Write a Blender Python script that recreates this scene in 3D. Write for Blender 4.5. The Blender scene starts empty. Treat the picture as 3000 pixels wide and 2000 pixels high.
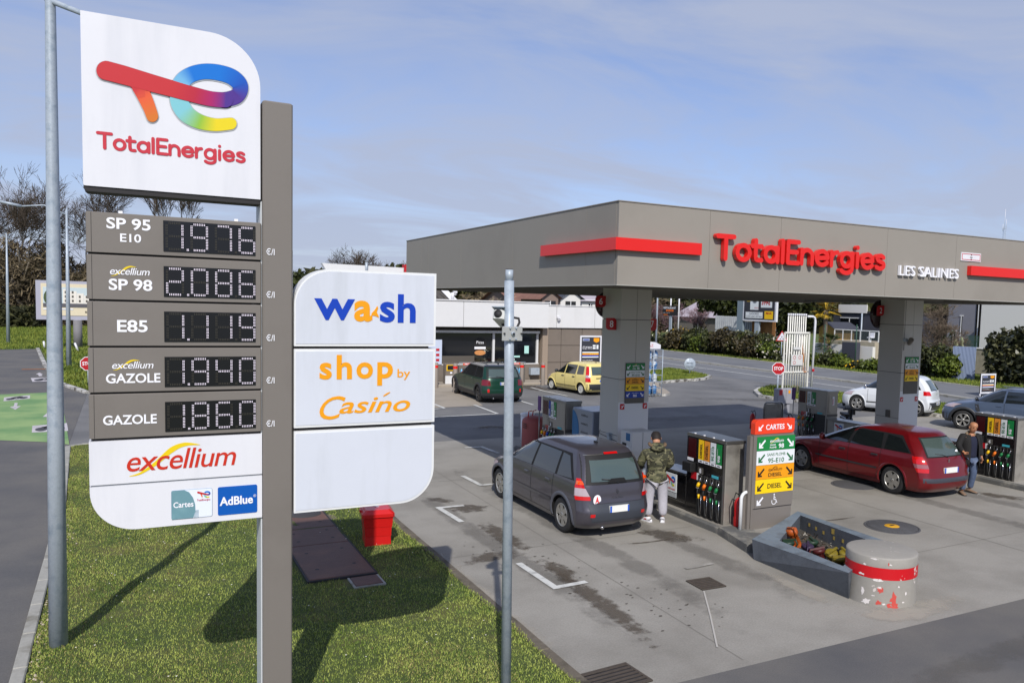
import bpy,bmesh,math,random
import numpy as np
from mathutils import Vector,Matrix
R=math.radians
scn=bpy.context.scene
COL=scn.collection
# ---------------------------------------------------------------- camera
F_PX,PPX,PPY,CAMH=2385.8,1700.0,1072.5,4.0        # focal length and principal point in the 3000 px wide photograph
def cam_axes(y,p,r):
    cy,sy,cp,sp,cr,sr=math.cos(y),math.sin(y),math.cos(p),math.sin(p),math.cos(r),math.sin(r)
    A=np.array([[cy,-sy,0],[0,0,-1],[sy,cy,0]])
    P=np.array([[1,0,0],[0,cp,-sp],[0,sp,cp]])
    Q=np.array([[cr,-sr,0],[sr,cr,0],[0,0,1]])
    return Q @ P @ A
CM=cam_axes(0.5037,0.0743,0.0277)
cam_data=bpy.data.cameras.new('camera')
cam=bpy.data.objects.new('camera',cam_data)
COL.objects.link(cam)
mw=Matrix.Identity(4)
for i in range(3):
    mw[i][0]=CM[0][i];mw[i][1]=-CM[1][i];mw[i][2]=-CM[2][i]
mw[0][3],mw[1][3],mw[2][3]=0,0,CAMH
cam.matrix_world=mw
cam_data.sensor_width=36
cam_data.lens=36*F_PX/3000
cam_data.shift_x=(1500-PPX)/3000
cam_data.shift_y=(PPY-1000)/3000
cam_data.clip_start=0.1
cam_data.clip_end=3000
scn.camera=cam
# ---------------------------------------------------------------- world, sun, exposure
SUN_AZ,SUN_EL=R(180+22.3),R(40)         # compass direction the light comes from (0 = +Y, clockwise), height
world=bpy.data.worlds.new('World')
scn.world=world
world.use_nodes=True
wn=world.node_tree.nodes;wl=world.node_tree.links
bg=wn['Background']
sky=wn.new('ShaderNodeTexSky')
sky.sky_type='NISHITA'
sky.sun_disc=False
sky.sun_elevation=SUN_EL
sky.sun_rotation=SUN_AZ
sky.altitude=0
sky.air_density=1.0
sky.dust_density=0.6
sky.ozone_density=2.5
tc=wn.new('ShaderNodeTexCoord')
def wmath(op,a,b=None,c=None):
    n=wn.new('ShaderNodeMath');n.operation=op
    for i,v in enumerate((a,b,c)):
        if v is None:continue
        if isinstance(v,(int,float)):n.inputs[i].default_value=v
        else:wl.new(v,n.inputs[i])
    return n.outputs[0]
sep=wn.new('ShaderNodeSeparateXYZ');wl.new(tc.outputs['Generated'],sep.inputs[0])
zz=wmath('MAXIMUM',sep.outputs[2],0.0)
den=wmath('ADD',zz,0.16)
cx_=wmath('DIVIDE',sep.outputs[0],den);cy_=wmath('DIVIDE',sep.outputs[1],den)
cmb=wn.new('ShaderNodeCombineXYZ');wl.new(cx_,cmb.inputs[0]);wl.new(cy_,cmb.inputs[1])
mp=wn.new('ShaderNodeMapping');wl.new(cmb.outputs[0],mp.inputs[0])
mp.inputs['Rotation'].default_value=(0,0,R(35));mp.inputs['Scale'].default_value=(0.55,1.0,1)
mp.inputs['Location'].default_value=(3.1,1.7,0)
n1=wn.new('ShaderNodeTexNoise');wl.new(mp.outputs[0],n1.inputs['Vector'])
n1.inputs['Scale'].default_value=1.7;n1.inputs['Detail'].default_value=9;n1.inputs['Roughness'].default_value=0.58
n1.inputs['Distortion'].default_value=0.9
r1=wn.new('ShaderNodeMapRange');wl.new(n1.outputs['Fac'],r1.inputs[0])
r1.inputs[1].default_value=0.36;r1.inputs[2].default_value=0.70;r1.inputs[3].default_value=0.22;r1.inputs[4].default_value=0.92
# veil of thin cloud near the horizon
hz=wmath('POWER',wmath('SUBTRACT',1.0,zz),7.0)
veil=wmath('MULTIPLY',hz,0.55)
cl=wmath('MINIMUM',wmath('ADD',r1.outputs[0],veil),0.9)
mx=wn.new('ShaderNodeMixRGB');wl.new(cl,mx.inputs[0])
tint=wn.new('ShaderNodeMixRGB');tint.blend_type='MULTIPLY';tint.inputs[0].default_value=1.0
wl.new(sky.outputs[0],tint.inputs[1]);tint.inputs[2].default_value=(0.92,0.92,1.12,1)
wl.new(tint.outputs[0],mx.inputs[1]);mx.inputs[2].default_value=(3.6,4.05,5.3,1)
wl.new(mx.outputs[0],bg.inputs['Color'])
bg.inputs['Strength'].default_value=0.125
sd=bpy.data.lights.new('sun','SUN');sd.energy=4.0;sd.angle=R(0.53);sd.color=(1.0,0.955,0.89)
sun=bpy.data.objects.new('sun',sd);COL.objects.link(sun)
sdir=Vector((math.sin(SUN_AZ)*math.cos(SUN_EL),math.cos(SUN_AZ)*math.cos(SUN_EL),math.sin(SUN_EL)))
sun.rotation_euler=sdir.to_track_quat('Z','Y').to_euler()
sun.location=(0,-20,40)
scn.view_settings.view_transform='Standard'
scn.view_settings.look='None'
scn.view_settings.exposure=0.0
scn.view_settings.gamma=1.0
scn.view_settings.use_curve_mapping=False
# ---------------------------------------------------------------- measuring helpers: a sight line of the photograph meets a real plane
def _ray(x,y):return CM.T @ np.array([(x-PPX)/F_PX,(y-PPY)/F_PX,1.0])
def G(x,y,z=0.0):
    d=_ray(x,y);t=(z-CAMH)/d[2];return Vector((d[0]*t,d[1]*t,z))
def atX(x,y,X):
    d=_ray(x,y);t=X/d[0];return Vector((X,d[1]*t,CAMH+d[2]*t))
def atY(x,y,Y):
    d=_ray(x,y);t=Y/d[1];return Vector((d[0]*t,Y,CAMH+d[2]*t))
# ---------------------------------------------------------------- materials
def lin(c):
    return tuple(((v/255)/12.92 if v/255<= 0.04045 else ((v/255+0.055)/1.055)** 2.4) for v in c)
_M={}
def mat(name,rgb=(128,128,128),rough=0.6,metal=0.0,var=0.0,vscale=3.0,bump=0.0,bscale=40.0,spec=0.5,
        coat=0.0,emit=0.0,dark=None,dscale=1.2,dpos=(0.5,0.7),alpha=1.0,trans=0.0,streak=0.0,linear=False):
    """var: fine brightness variation; dark: second colour mixed in by a broad noise (dirt, wear, patches)"""
    if name in _M:return _M[name]
    m=bpy.data.materials.new(name);m.use_nodes=True
    nt=m.node_tree;N=nt.nodes;L=nt.links
    b=N['Principled BSDF']
    c=tuple(rgb) if linear else lin(rgb)
    b.inputs['Base Color'].default_value=(*c,1)
    b.inputs['Roughness'].default_value=rough
    b.inputs['Metallic'].default_value=metal
    b.inputs['Specular IOR Level'].default_value=spec
    b.inputs['Coat Weight'].default_value=coat
    b.inputs['Coat Roughness'].default_value=0.05
    if trans:b.inputs['Transmission Weight'].default_value=trans
    if alpha<1:b.inputs['Alpha'].default_value=alpha
    if emit:
        b.inputs['Emission Color'].default_value=(*c,1);b.inputs['Emission Strength'].default_value=emit
    tcn=N.new('ShaderNodeNewGeometry')
    colsock=None
    if dark is not None:
        nz=N.new('ShaderNodeTexNoise');nz.inputs['Scale'].default_value=dscale;nz.inputs['Detail'].default_value=8
        nz.inputs['Roughness'].default_value=0.6
        if streak:
            mpn=N.new('ShaderNodeMapping');mpn.inputs['Scale'].default_value=(1,1,streak)
            L.new(tcn.outputs['Position'],mpn.inputs[0]);L.new(mpn.outputs[0],nz.inputs['Vector'])
        else:L.new(tcn.outputs['Position'],nz.inputs['Vector'])
        mr=N.new('ShaderNodeMapRange');L.new(nz.outputs['Fac'],mr.inputs[0])
        mr.inputs[1].default_value,mr.inputs[2].default_value=dpos
        mixn=N.new('ShaderNodeMixRGB');L.new(mr.outputs[0],mixn.inputs[0])
        mixn.inputs[1].default_value=(*c,1);mixn.inputs[2].default_value=(*(dark if linear else lin(dark)),1)
        colsock=mixn.outputs[0]
    if var>0:
        nz=N.new('ShaderNodeTexNoise');nz.inputs['Scale'].default_value=vscale;nz.inputs['Detail'].default_value=6
        nz.inputs['Roughness'].default_value=0.7
        L.new(tcn.outputs['Position'],nz.inputs['Vector'])
        mr=N.new('ShaderNodeMapRange');L.new(nz.outputs['Fac'],mr.inputs[0])
        mr.inputs[1].default_value,mr.inputs[2].default_value=0.3,0.7
        mr.inputs[3].default_value,mr.inputs[4].default_value=1-var,1+var
        vm=N.new('ShaderNodeVectorMath');vm.operation='SCALE'
        if colsock:L.new(colsock,vm.inputs[0])
        else:vm.inputs[0].default_value=c
        L.new(mr.outputs[0],vm.inputs['Scale']);colsock=vm.outputs[0]
    if colsock:L.new(colsock,b.inputs['Base Color'])
    if bump>0:
        nz=N.new('ShaderNodeTexNoise');nz.inputs['Scale'].default_value=bscale;nz.inputs['Detail'].default_value=4
        L.new(tcn.outputs['Position'],nz.inputs['Vector'])
        bn=N.new('ShaderNodeBump');bn.inputs['Strength'].default_value=bump;bn.inputs['Distance'].default_value=0.02
        L.new(nz.outputs['Fac'],bn.inputs['Height']);L.new(bn.outputs[0],b.inputs['Normal'])
    _M[name]=m
    return m
def leafmat(name,rgb,rgb2,rough=0.6,scale=0.8):
    """foliage: two leaf colours mixed clump by clump and leaf by leaf, a little light passing through"""
    if name in _M:return _M[name]
    m=bpy.data.materials.new(name);m.use_nodes=True
    N=m.node_tree.nodes;L=m.node_tree.links;b=N['Principled BSDF']
    g=N.new('ShaderNodeNewGeometry')
    a=N.new('ShaderNodeTexNoise');a.inputs['Scale'].default_value=scale;a.inputs['Detail'].default_value=4
    w=N.new('ShaderNodeTexWhiteNoise');w.noise_dimensions='1D'
    L.new(g.outputs['Position'],a.inputs['Vector']);L.new(g.outputs['Random Per Island'],w.inputs['W'])
    ad=N.new('ShaderNodeMath');ad.operation='MULTIPLY_ADD';L.new(w.outputs['Value'],ad.inputs[0]);ad.inputs[1].default_value=0.5
    L.new(a.outputs['Fac'],ad.inputs[2])
    mr=N.new('ShaderNodeMapRange');L.new(ad.outputs[0],mr.inputs[0]);mr.inputs[1].default_value=0.5;mr.inputs[2].default_value=1.05
    mx_=N.new('ShaderNodeMixRGB');L.new(mr.outputs[0],mx_.inputs[0])
    mx_.inputs[1].default_value=(*lin(rgb),1);mx_.inputs[2].default_value=(*lin(rgb2),1)
    L.new(mx_.outputs[0],b.inputs['Base Color'])
    b.inputs['Roughness'].default_value=rough
    b.inputs['Specular IOR Level'].default_value=0.3
    _M[name]=m
    return m
def paint_attr(name,rough=0.35):
    """printed colours carried by the mesh itself (attribute Col)"""
    if name in _M:return _M[name]
    m=bpy.data.materials.new(name);m.use_nodes=True
    N=m.node_tree.nodes;L=m.node_tree.links;b=N['Principled BSDF']
    a=N.new('ShaderNodeAttribute');a.attribute_name='Col'
    L.new(a.outputs['Color'],b.inputs['Base Color']);b.inputs['Roughness'].default_value=rough
    _M[name]=m
    return m
# ---------------------------------------------------------------- mesh builder
class MB:
    def __init__(s):s.v=[];s.f=[];s.m=[];s.mats=[];s.sm=[]
    def mi(s,m):
        if m not in s.mats:s.mats.append(m)
        return s.mats.index(m)
    def add(s,vs,fs,m,smooth=False):
        o=len(s.v);i=s.mi(m)
        s.v.extend([tuple(v) for v in vs])
        for f in fs:
            s.f.append(tuple(a+o for a in f));s.m.append(i);s.sm.append(smooth)
        return s
    def box(s,a,b,m,M=None):
        x0,y0,z0=a;x1,y1,z1=b
        vs=[Vector(p) for p in ((x0,y0,z0),(x1,y0,z0),(x1,y1,z0),(x0,y1,z0),(x0,y0,z1),(x1,y0,z1),(x1,y1,z1),(x0,y1,z1))]
        if M is not None:vs=[M @ v for v in vs]
        return s.add(vs,[(0,3,2,1),(4,5,6,7),(0,1,5,4),(1,2,6,5),(2,3,7,6),(3,0,4,7)],m)
    def cbox(s,c,size,m,rz=0,M=None):
        T=Matrix.Translation(c) @ Matrix.Rotation(rz,4,'Z')
        if M is not None:T=M @ T
        h=[d/2 for d in size]
        return s.box((-h[0],-h[1],-h[2]),(h[0],h[1],h[2]),m,T)
    def bbox(s,a,b,m,r=0.02,M=None):
        """box with its vertical edges and top edge chamfered"""
        x0,y0,z0=a;x1,y1,z1=b
        def ring(d,z,e):
            return [(x0+e+d,y0+e,z),(x1-e-d,y0+e,z),(x1-e,y0+e+d,z),(x1-e,y1-e-d,z),(x1-e-d,y1-e,z),(x0+e+d,y1-e,z),(x0+e,y1-e-d,z),(x0+e,y0+e+d,z)]
        vs=ring(r,z0,0)+ring(r,z1-r,0)+ring(r,z1,r)
        if M is not None:vs=[M @ Vector(v) for v in vs]
        fs=[tuple(range(7,-1,-1)),tuple(range(16,24))]
        for k in (0,8):
            for i in range(8):fs.append((k+i,k+(i+1)%8,k+8+(i+1)%8,k+8+i))
        return s.add(vs,fs,m)
    def prism(s,poly,a,b,m,plane='XZ',M=None):
        """polygon extruded between a and b along the axis normal to plane"""
        def pt(p,d):
            if plane== 'XZ':return (p[0],d,p[1])
            if plane== 'YZ':return (d,p[0],p[1])
            return (p[0],p[1],d)
        n=len(poly)
        vs=[pt(p,a) for p in poly]+[pt(p,b) for p in poly]
        if M is not None:vs=[M @ Vector(v) for v in vs]
        fs=[tuple(range(n)),tuple(range(2*n-1,n-1,-1))]+[(i,i+n,(i+1)%n+n,(i+1)%n) for i in range(n)]
        return s.add(vs,fs,m)
    def tube(s,pts,r,m,n=8,caps=True,smooth=True):
        pts=[Vector(p) for p in pts]
        rs=r if isinstance(r,(list,tuple)) else [r]*len(pts)
        vs=[];prev=None
        for i,p in enumerate(pts):
            t=(pts[min(i+1,len(pts)-1)]-pts[max(i-1,0)]).normalized()
            if prev is None:
                u=t.cross(Vector((0,0,1)))
                if u.length<1e-3:u=t.cross(Vector((1,0,0)))
            else:u=prev-t*prev.dot(t)
            u.normalize();prev=u;w=t.cross(u)
            for k in range(n):
                a=2*math.pi*k/n
                vs.append(p+(u*math.cos(a)+w*math.sin(a))*rs[i])
        fs=[]
        for i in range(len(pts)-1):
            for k in range(n):fs.append((i*n+k,i*n+(k+1)%n,(i+1)*n+(k+1)%n,(i+1)*n+k))
        if caps:fs+= [tuple(range(n-1,-1,-1)),tuple(range((len(pts)-1)*n,len(pts)*n))]
        return s.add(vs,fs,m,smooth)
    def lathe(s,prof,m,n=24,M=None,smooth=True,arc=None):
        """profile [(r, z)] turned about z"""
        vs=[];full=arc is None
        cols=n if full else n+1
        for (r_,z_) in prof:
            for k in range(cols):
                a=(2*math.pi*k/n) if full else arc[0]+(arc[1]-arc[0])*k/n
                vs.append(Vector((r_*math.cos(a),r_*math.sin(a),z_)))
        if M is not None:vs=[M @ v for v in vs]
        fs=[]
        for i in range(len(prof)-1):
            for k in range(n):
                k2=(k+1)%cols
                fs.append((i*cols+k,i*cols+k2,(i+1)*cols+k2,(i+1)*cols+k))
        return s.add(vs,fs,m,smooth)
    def disc(s,r,m,M=None,n=24,z=0.0):
        vs=[Vector((r*math.cos(2*math.pi*k/n),r*math.sin(2*math.pi*k/n),z)) for k in range(n)]
        if M is not None:vs=[M @ v for v in vs]
        return s.add(vs,[tuple(range(n))],m)
    def build(s,name,parent=None,world=True,loc=None):
        """world=True: vertices are in world space; the mesh is stored relative to its origin"""
        me=bpy.data.meshes.new(name)
        V=np.array([tuple(v) for v in s.v],dtype=float).reshape(-1,3)
        if parent is not None:
            if world:
                Minv=parent_matrix(parent).inverted()
                V=(np.array(Minv.to_3x3()) @ V.T).T+np.array(Minv.translation)
            o_loc=Vector((0,0,0))
        else:
            if loc is None:
                mn,mx_=V.min(0),V.max(0);loc=Vector(((mn[0]+mx_[0])/2,(mn[1]+mx_[1])/2,mn[2]))
            o_loc=Vector(loc)
            if world:V=V-np.array(o_loc)
        me.from_pydata([tuple(v) for v in V],[],s.f)
        for m in s.mats:me.materials.append(m)
        me.polygons.foreach_set('material_index',s.m)
        me.polygons.foreach_set('use_smooth',s.sm)
        me.update()
        o=bpy.data.objects.new(name,me);COL.objects.link(o)
        if parent is not None:o.parent=parent
        else:o.location=o_loc
        return o
def parent_matrix(p):
    M=Matrix.Identity(4);chain=[]
    while p is not None:chain.append(p);p=p.parent
    for q in reversed(chain):
        M=M @ Matrix.LocRotScale(q.location,q.rotation_euler,q.scale)
    return M
def thing(name,label,cat,loc=(0,0,0),rz=0.0,group=None):
    o=bpy.data.objects.new(name,None);COL.objects.link(o)
    o.empty_display_size=0.2
    o.location=loc;o.rotation_euler=(0,0,rz);o['label']=label;o['category']=cat
    if group:o['group']=group
    return o
def tag(o,label,cat,group=None):
    o['label']=label;o['category']=cat
    if group:o['group']=group
    return o
def struct(o):o['kind']='structure';return o
def stuff(o):o['kind']='stuff';return o
def children(o):return [c for c in bpy.data.objects if c.parent== o]
def dup(root,loc=None,rz=None,label=None,group=None):
    r=root.copy();COL.objects.link(r)
    if loc is not None:r.location=loc
    if rz is not None:r.rotation_euler=(0,0,rz)
    if label:r['label']=label
    if group:r['group']=group
    for ch in children(root):
        c=ch.copy();COL.objects.link(c);c.parent=r
        for g in children(ch):
            d=g.copy();COL.objects.link(d);d.parent=c
    return r
# ---------------------------------------------------------------- lettering
_TC={}
def text_geo(s,off=0.0,shear=0.0,ext=0.0,spacing=1.0,bev=0.0,res=4):
    key=(s,off,shear,ext,spacing,bev)
    if key in _TC:return _TC[key]
    cu=bpy.data.curves.new('txt','FONT');cu.body=s;cu.size=1.0;cu.offset=off;cu.shear=shear
    cu.extrude=ext;cu.resolution_u=res;cu.space_character=spacing;cu.bevel_depth=bev;cu.bevel_resolution=1 if bev else 0
    o=bpy.data.objects.new('txt',cu);COL.objects.link(o)
    dg=bpy.context.evaluated_depsgraph_get();dg.update()
    me=o.evaluated_get(dg).to_mesh()
    V=np.array([v.co[:] for v in me.vertices]).reshape(-1,3)
    Fs=[tuple(p.vertices) for p in me.polygons]
    o.evaluated_get(dg).to_mesh_clear()
    bpy.data.objects.remove(o);bpy.data.curves.remove(cu)
    _TC[key]=(V,Fs)
    return V,Fs
def put_text(mb,s,p0,width,height,m,right=(1,0,0),up=(0,0,1),off=0.0,shear=0.0,depth=0.0,spacing=1.0,lift=0.004,bev=0.0,align='L',flatten=True):
    """lettering fitted to a width x height box whose lower left corner is p0; depth = thickness in metres"""
    V,Fs=text_geo(s,off,shear,0.5 if depth>0 else 0.0,spacing,bev)
    mn,mx_=V[:,:2].min(0),V[:,:2].max(0)
    r_=Vector(right).normalized();u_=Vector(up).normalized();n_=r_.cross(u_)
    sx=width/(mx_[0]-mn[0]);sy=height/(mx_[1]-mn[1]) if height else sx
    p0=Vector(p0);out=[]
    for v in V:
        d=lift+((v[2]+0.5)*depth if depth>0 else 0)
        out.append(p0+r_*((v[0]-mn[0])*sx)+u_*((v[1]-mn[1])*sy)+n_*d)
    mb.add(out,Fs,m)
def stroke2d(pts,rad,n=10):
    """points with radii -> smooth thick line polygon strip (list of quads as vertex pairs) with round ends"""
    P=[Vector(p) for p in pts];out=[];outr=[]
    if not isinstance(rad,(list,tuple)):rad=[rad]*len(P)
    for i in range(len(P)-1):
        p0,p1,p2,p3=P[max(i-1,0)],P[i],P[i+1],P[min(i+2,len(P)-1)]
        for k in range(n):
            t=k/n
            q=0.5*((2*p1)+(p2-p0)*t+(2*p0-5*p1+4*p2-p3)*t*t+(-p0+3*p1-3*p2+p3)*t** 3)
            out.append(q);outr.append(rad[i]*(1-t)+rad[i+1]*t)
    out.append(P[-1]);outr.append(rad[-1])
    return out,outr
def add_stroke(V,F_,C,path,rads,colfn,conv):
    """colfn(t) -> linear rgb, conv(x, y) -> 3D point"""
    n=len(path);base=len(V)
    for i,p in enumerate(path):
        t=(path[min(i+1,n-1)]-path[max(i-1,0)]).normalized();nn=Vector((-t.y,t.x))
        for sgn in (1,-1):
            q=p+nn*rads[i]*sgn
            V.append(conv(q.x,q.y));C.append(colfn(i/(n-1)))
    for i in range(n-1):F_.append((base+2*i,base+2*i+1,base+2*i+3,base+2*i+2))
    for (idx,sg) in ((0,-1),(n-1,1)):
        p=path[idx];t=(path[min(idx+1,n-1)]-path[max(idx-1,0)]).normalized()*sg;nn=Vector((-t.y,t.x))
        b2=len(V);K=10
        for k in range(K+1):
            a=-math.pi/2+math.pi*k/K
            q=p+(t*math.cos(a)+nn*math.sin(a))*rads[idx]
            V.append(conv(q.x,q.y));C.append(colfn(idx/(n-1)))
        F_.append(tuple(range(b2,b2+K+1)))
def mesh_col(name,V,F_,C,m,parent):
    me=bpy.data.meshes.new(name)
    Minv=parent_matrix(parent).inverted()
    me.from_pydata([tuple(Minv @ Vector(v)) for v in V],[],F_)
    a=me.color_attributes.new('Col','FLOAT_COLOR','POINT')
    for i,c in enumerate(C):a.data[i].color=(c[0],c[1],c[2],1)
    me.materials.append(m);me.update()
    o=bpy.data.objects.new(name,me);COL.objects.link(o);o.parent=parent
    return o
def ramp(stops):
    def f(t):
        for (a,ca),(b,cb) in zip(stops,stops[1:]):
            if t<= b:
                k=(t-a)/(b-a) if b>a else 0
                k=max(0,min(1,k));return tuple(x+(y-x)*k for x,y in zip(ca,cb))
        return stops[-1][1]
    return f
def emblem(parent,conv3,name='emblem',outline=True):
    """the two-letter ribbon emblem; conv3(x, y, lift) maps zoom pixels to a surface"""
    red,dred,mag,vio=lin((196,46,50)),lin((184,34,56)),lin((168,26,98)),lin((78,46,138))
    blue,lblue,cyan=lin((20,80,180)),lin((0,112,205)),lin((112,176,218))
    aqua,grn,yel,org=lin((128,196,206)),lin((140,188,60)),lin((230,208,24)),lin((212,116,34))
    V=[];F_=[];C=[]
    ring=[(1160,742),(1250,712),(1274,640),(1215,575),(1110,540),(1000,533),(905,558),(840,612),(818,700),(830,775),(880,850),(970,902),(1085,926),(1203,918)]
    rr=[55,56,57,58,58,57,58,62,66,67,62,54,47,44]
    colr=ramp([(0,vio),(.08,vio),(.16,blue),(.3,lblue),(.45,lblue),(.52,cyan),(.64,aqua),(.74,aqua),(.85,grn),(.93,yel),(1,yel)])
    leg=[(520,640),(565,720),(600,800),(622,863)];lr=[52,52,47,44]
    coll=ramp([(0,red),(.35,lin((228,92,50))),(1,org)])
    bar=[(278,525),(400,557),(520,591),(640,625),(760,658),(900,697),(1050,734),(1165,744)]
    br=[70,69,66,63,60,57,55,56]
    colb=ramp([(0,red),(.6,red),(.75,dred),(.87,mag),(1,vio)])
    if outline:
        wcol=lambda t:(0.45,0.47,0.5)
        for pts,r_ in ((ring,rr),(leg,lr),(bar,br)):
            p,r2=stroke2d(pts,[q+7 for q in r_])
            add_stroke(V,F_,C,p,r2,wcol,lambda x,y:conv3(x,y+3,0.004))
    for k,(pts,r_,cf) in enumerate(((ring,rr,colr),(leg,lr,coll),(bar,br,colb))):
        p,r2=stroke2d(pts,r_)
        add_stroke(V,F_,C,p,r2,cf,lambda x,y,k=k:conv3(x,y,0.008+0.002*k))
    # soft inner corner between bar and leg
    i0=len(V)
    for q in ((330,597),(400,614),(455,640),(490,676),(516,730),(570,720),(560,620)):
        V.append(conv3(q[0],q[1],0.011));C.append(coll(.22) if q[1]>700 else red)
    F_.append(tuple(range(i0,i0+7)))
    return mesh_col(name,V,F_,C,paint_attr('printed_colours'),parent)
# the rounded single-width letters of the station's name
_GL={'T':(.56,[[(0,.7),(.5,.7)],[(.25,.7),(.25,0)]]),'o':(.52,['O']),'t':(.34,[[(.08,.64),(.08,.15),(.12,.03),(.27,.02)],[(-.03,.46),(.27,.46)]]),'a':(.56,['O',[(.44,.46),(.44,0)]]),'l':(.17,[[(.03,.7),(.03,0)]]),
 'E':(.46,[[(.02,.7),(.02,0)],[(.02,.7),(.38,.7)],[(.02,.36),(.33,.36)],[(.02,0),(.38,0)]]),'n':(.49,[[(.02,.46),(.02,0)],[(.02,.26),(.07,.40),(.2,.465),(.33,.40),(.38,.26),(.38,0)]]),
 'e':(.53,[[(.04,.22),(.42,.25)],[(.43,.25),(.40,.36),(.33,.43),(.23,.46),(.12,.42),(.05,.34),(.02,.23),(.05,.11),(.13,.03),(.24,.0),(.36,.04),(.41,.09)]]),'r':(.33,[[(.02,.46),(.02,0)],[(.02,.26),(.09,.41),(.23,.46)]]),
 'g':(.58,['O',[(.44,.46),(.44,-.04),(.40,-.16),(.28,-.22),(.14,-.21),(.04,-.15)]]),'i':(.17,[[(.03,.46),(.03,0)],[(.03,.675),(.031,.68)]]),'s':(.40,[[(.31,.40),(.2,.46),(.07,.42),(.06,.32),(.18,.25),(.31,.19),(.32,.07),(.19,0),(.03,.05)]])}
def round_word(s,x0,y,z_base,width,cap,m,depth=0.0,r=.076,lift=.004):
    """one mesh per letter: strokes with round ends; returns the list of builders"""
    tot=sum(_GL[c][0] for c in s)+.02*len(s);k=width/tot/cap*.78;x=.0;out=[]
    sc=cap/.762
    for c in s:
        mb=MB();adv,st=_GL[c]
        for j,q in enumerate(st):
            if q== 'O':pts=[(.23+.195*math.cos(a),.23+.23*math.sin(a)) for a in np.linspace(0,2*math.pi,25)]
            else:pts=q
            P_=[((x+p[0])*width/tot/sc,p[1]) for p in pts]
            big=len(P_)>2 and q!= 'O' and c!= 'E'
            if big:path,rr=stroke2d(P_,r,4)
            else:path=[Vector(p) for p in P_];rr=[r]*len(path)
            n_=len(path);L_,R_=[],[]
            for i,p in enumerate(path):
                t=(path[min(i+1,n_-1)]-path[max(i-1,0)]) if q!= 'O' else Vector((-math.sin(2*math.pi*i/(n_-1))*1.2,math.cos(2*math.pi*i/(n_-1))))
                t=t.normalized();nn=Vector((-t.y,t.x))*r;L_.append(p+nn);R_.append(p-nn)
            d0=lift+j*.0006
            def W(p,d):return (x0+p.x*sc,y-d,z_base+(p.y+.062)*sc)
            dd=d0+depth
            for i in range(n_-1):
                qd=[R_[i],R_[i+1],L_[i+1],L_[i]]
                mb.add([W(p,dd) for p in qd],[(0,1,2,3)],m)
                if depth>0:mb.add([W(R_[i],d0),W(R_[i+1],d0),W(R_[i+1],dd),W(R_[i],dd)],[(0,1,2,3)],m);mb.add([W(L_[i],d0),W(L_[i+1],d0),W(L_[i+1],dd),W(L_[i],dd)],[(0,3,2,1)],m)
            if q!= 'O':
                for idx,sg in ((0,-1),(n_-1,1)):
                    t=((path[min(idx+1,n_-1)]-path[max(idx-1,0)])*sg).normalized();nn=Vector((-t.y,t.x));arc=[path[idx]+(t*math.cos(a)+nn*math.sin(a))*r for a in np.linspace(-math.pi/2,math.pi/2,7)]
                    mb.add([W(p,dd) for p in arc],[tuple(range(7))],m)
                    if depth>0:
                        for a,b in zip(arc,arc[1:]):mb.add([W(a,d0),W(b,d0),W(b,dd),W(a,dd)],[(0,1,2,3)],m)
        out.append(mb);x+= adv+.02
    return out
# ================================================================ THE SETTING
random.seed(4);rng=np.random.default_rng(7)
m_grassbase=mat('grass_soil',(66,78,34),0.95,var=0.25,vscale=9,dark=(96,92,52),dscale=1.1,dpos=(0.5,0.68),bump=0.6,bscale=60)
m_farground=mat('far_grass',(84,100,44),0.95,var=0.3,vscale=1.5,dark=(110,104,62),dscale=0.15)
m_conc=mat('forecourt_concrete',(150,146,138),0.85,var=0.16,vscale=42,dark=(126,122,114),dscale=0.6,dpos=(0.42,0.72),bump=0.15,bscale=120)
m_asph=mat('old_asphalt',(118,117,116),0.9,var=0.14,vscale=45,dark=(92,92,93),dscale=0.35,dpos=(0.4,0.7),bump=0.35,bscale=150)
m_asph2=mat('road_asphalt',(105,102,98),0.9,var=0.2,vscale=60,dark=(84,84,86),dscale=0.5,dpos=(0.4,0.7),bump=0.4,bscale=150)
m_asphr=mat('worn_road_asphalt',(114,115,117),0.9,var=0.1,vscale=30,dark=(97,98,101),dscale=0.3,bump=0.25,bscale=90)
m_paint=mat('road_paint',(205,205,200),0.7,var=0.08,vscale=40,dark=(150,150,146),dscale=5,dpos=(0.52,0.68))
m_green=mat('green_lane_paint',(140,166,106),0.75,var=0.06,vscale=30,dark=(104,142,88),dscale=0.7,dpos=(0.4,0.65))
m_kerb=mat('kerb_stone',(158,156,148),0.85,var=0.1,vscale=20,dark=(120,116,105),dscale=3)
m_kerbd=mat('dirty_kerb_stone',(100,92,80),0.9,var=0.2,vscale=15,dark=(66,60,48),dscale=4)
m_kerbw=mat('white_painted_kerb',(190,188,182),0.8,var=0.1,vscale=10,dark=(90,86,78),dscale=3.5,dpos=(0.45,0.6))
m_pave=mat('pale_paving',(158,148,134),0.85,var=0.07,vscale=20,dark=(138,130,118),dscale=0.8)
def sheet(name,pts,m,z,kind=True,flip=False):
    mb=MB();P=[Vector((p[0],p[1],z)) for p in pts]
    a=sum(P[i].x*P[(i+1)%len(P)].y-P[(i+1)%len(P)].x*P[i].y for i in range(len(P)))
    if a<0:P.reverse()
    mb.add(P,[tuple(range(len(P)))],m)
    o=mb.build(name,loc=(0,0,0))
    if kind:struct(o)
    return o
def px(*ps):return [G(*p) for p in ps]
mb=MB();n=48
vs=[(0,0,-0.05)]+[(1800*math.cos(2*math.pi*k/n),1800*math.sin(2*math.pi*k/n),-0.05) for k in range(n)]
mb.add(vs,[(0,1+k,1+(k+1)%n) for k in range(n)],m_farground)
struct(mb.build('ground',loc=(0,0,0)))
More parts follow.
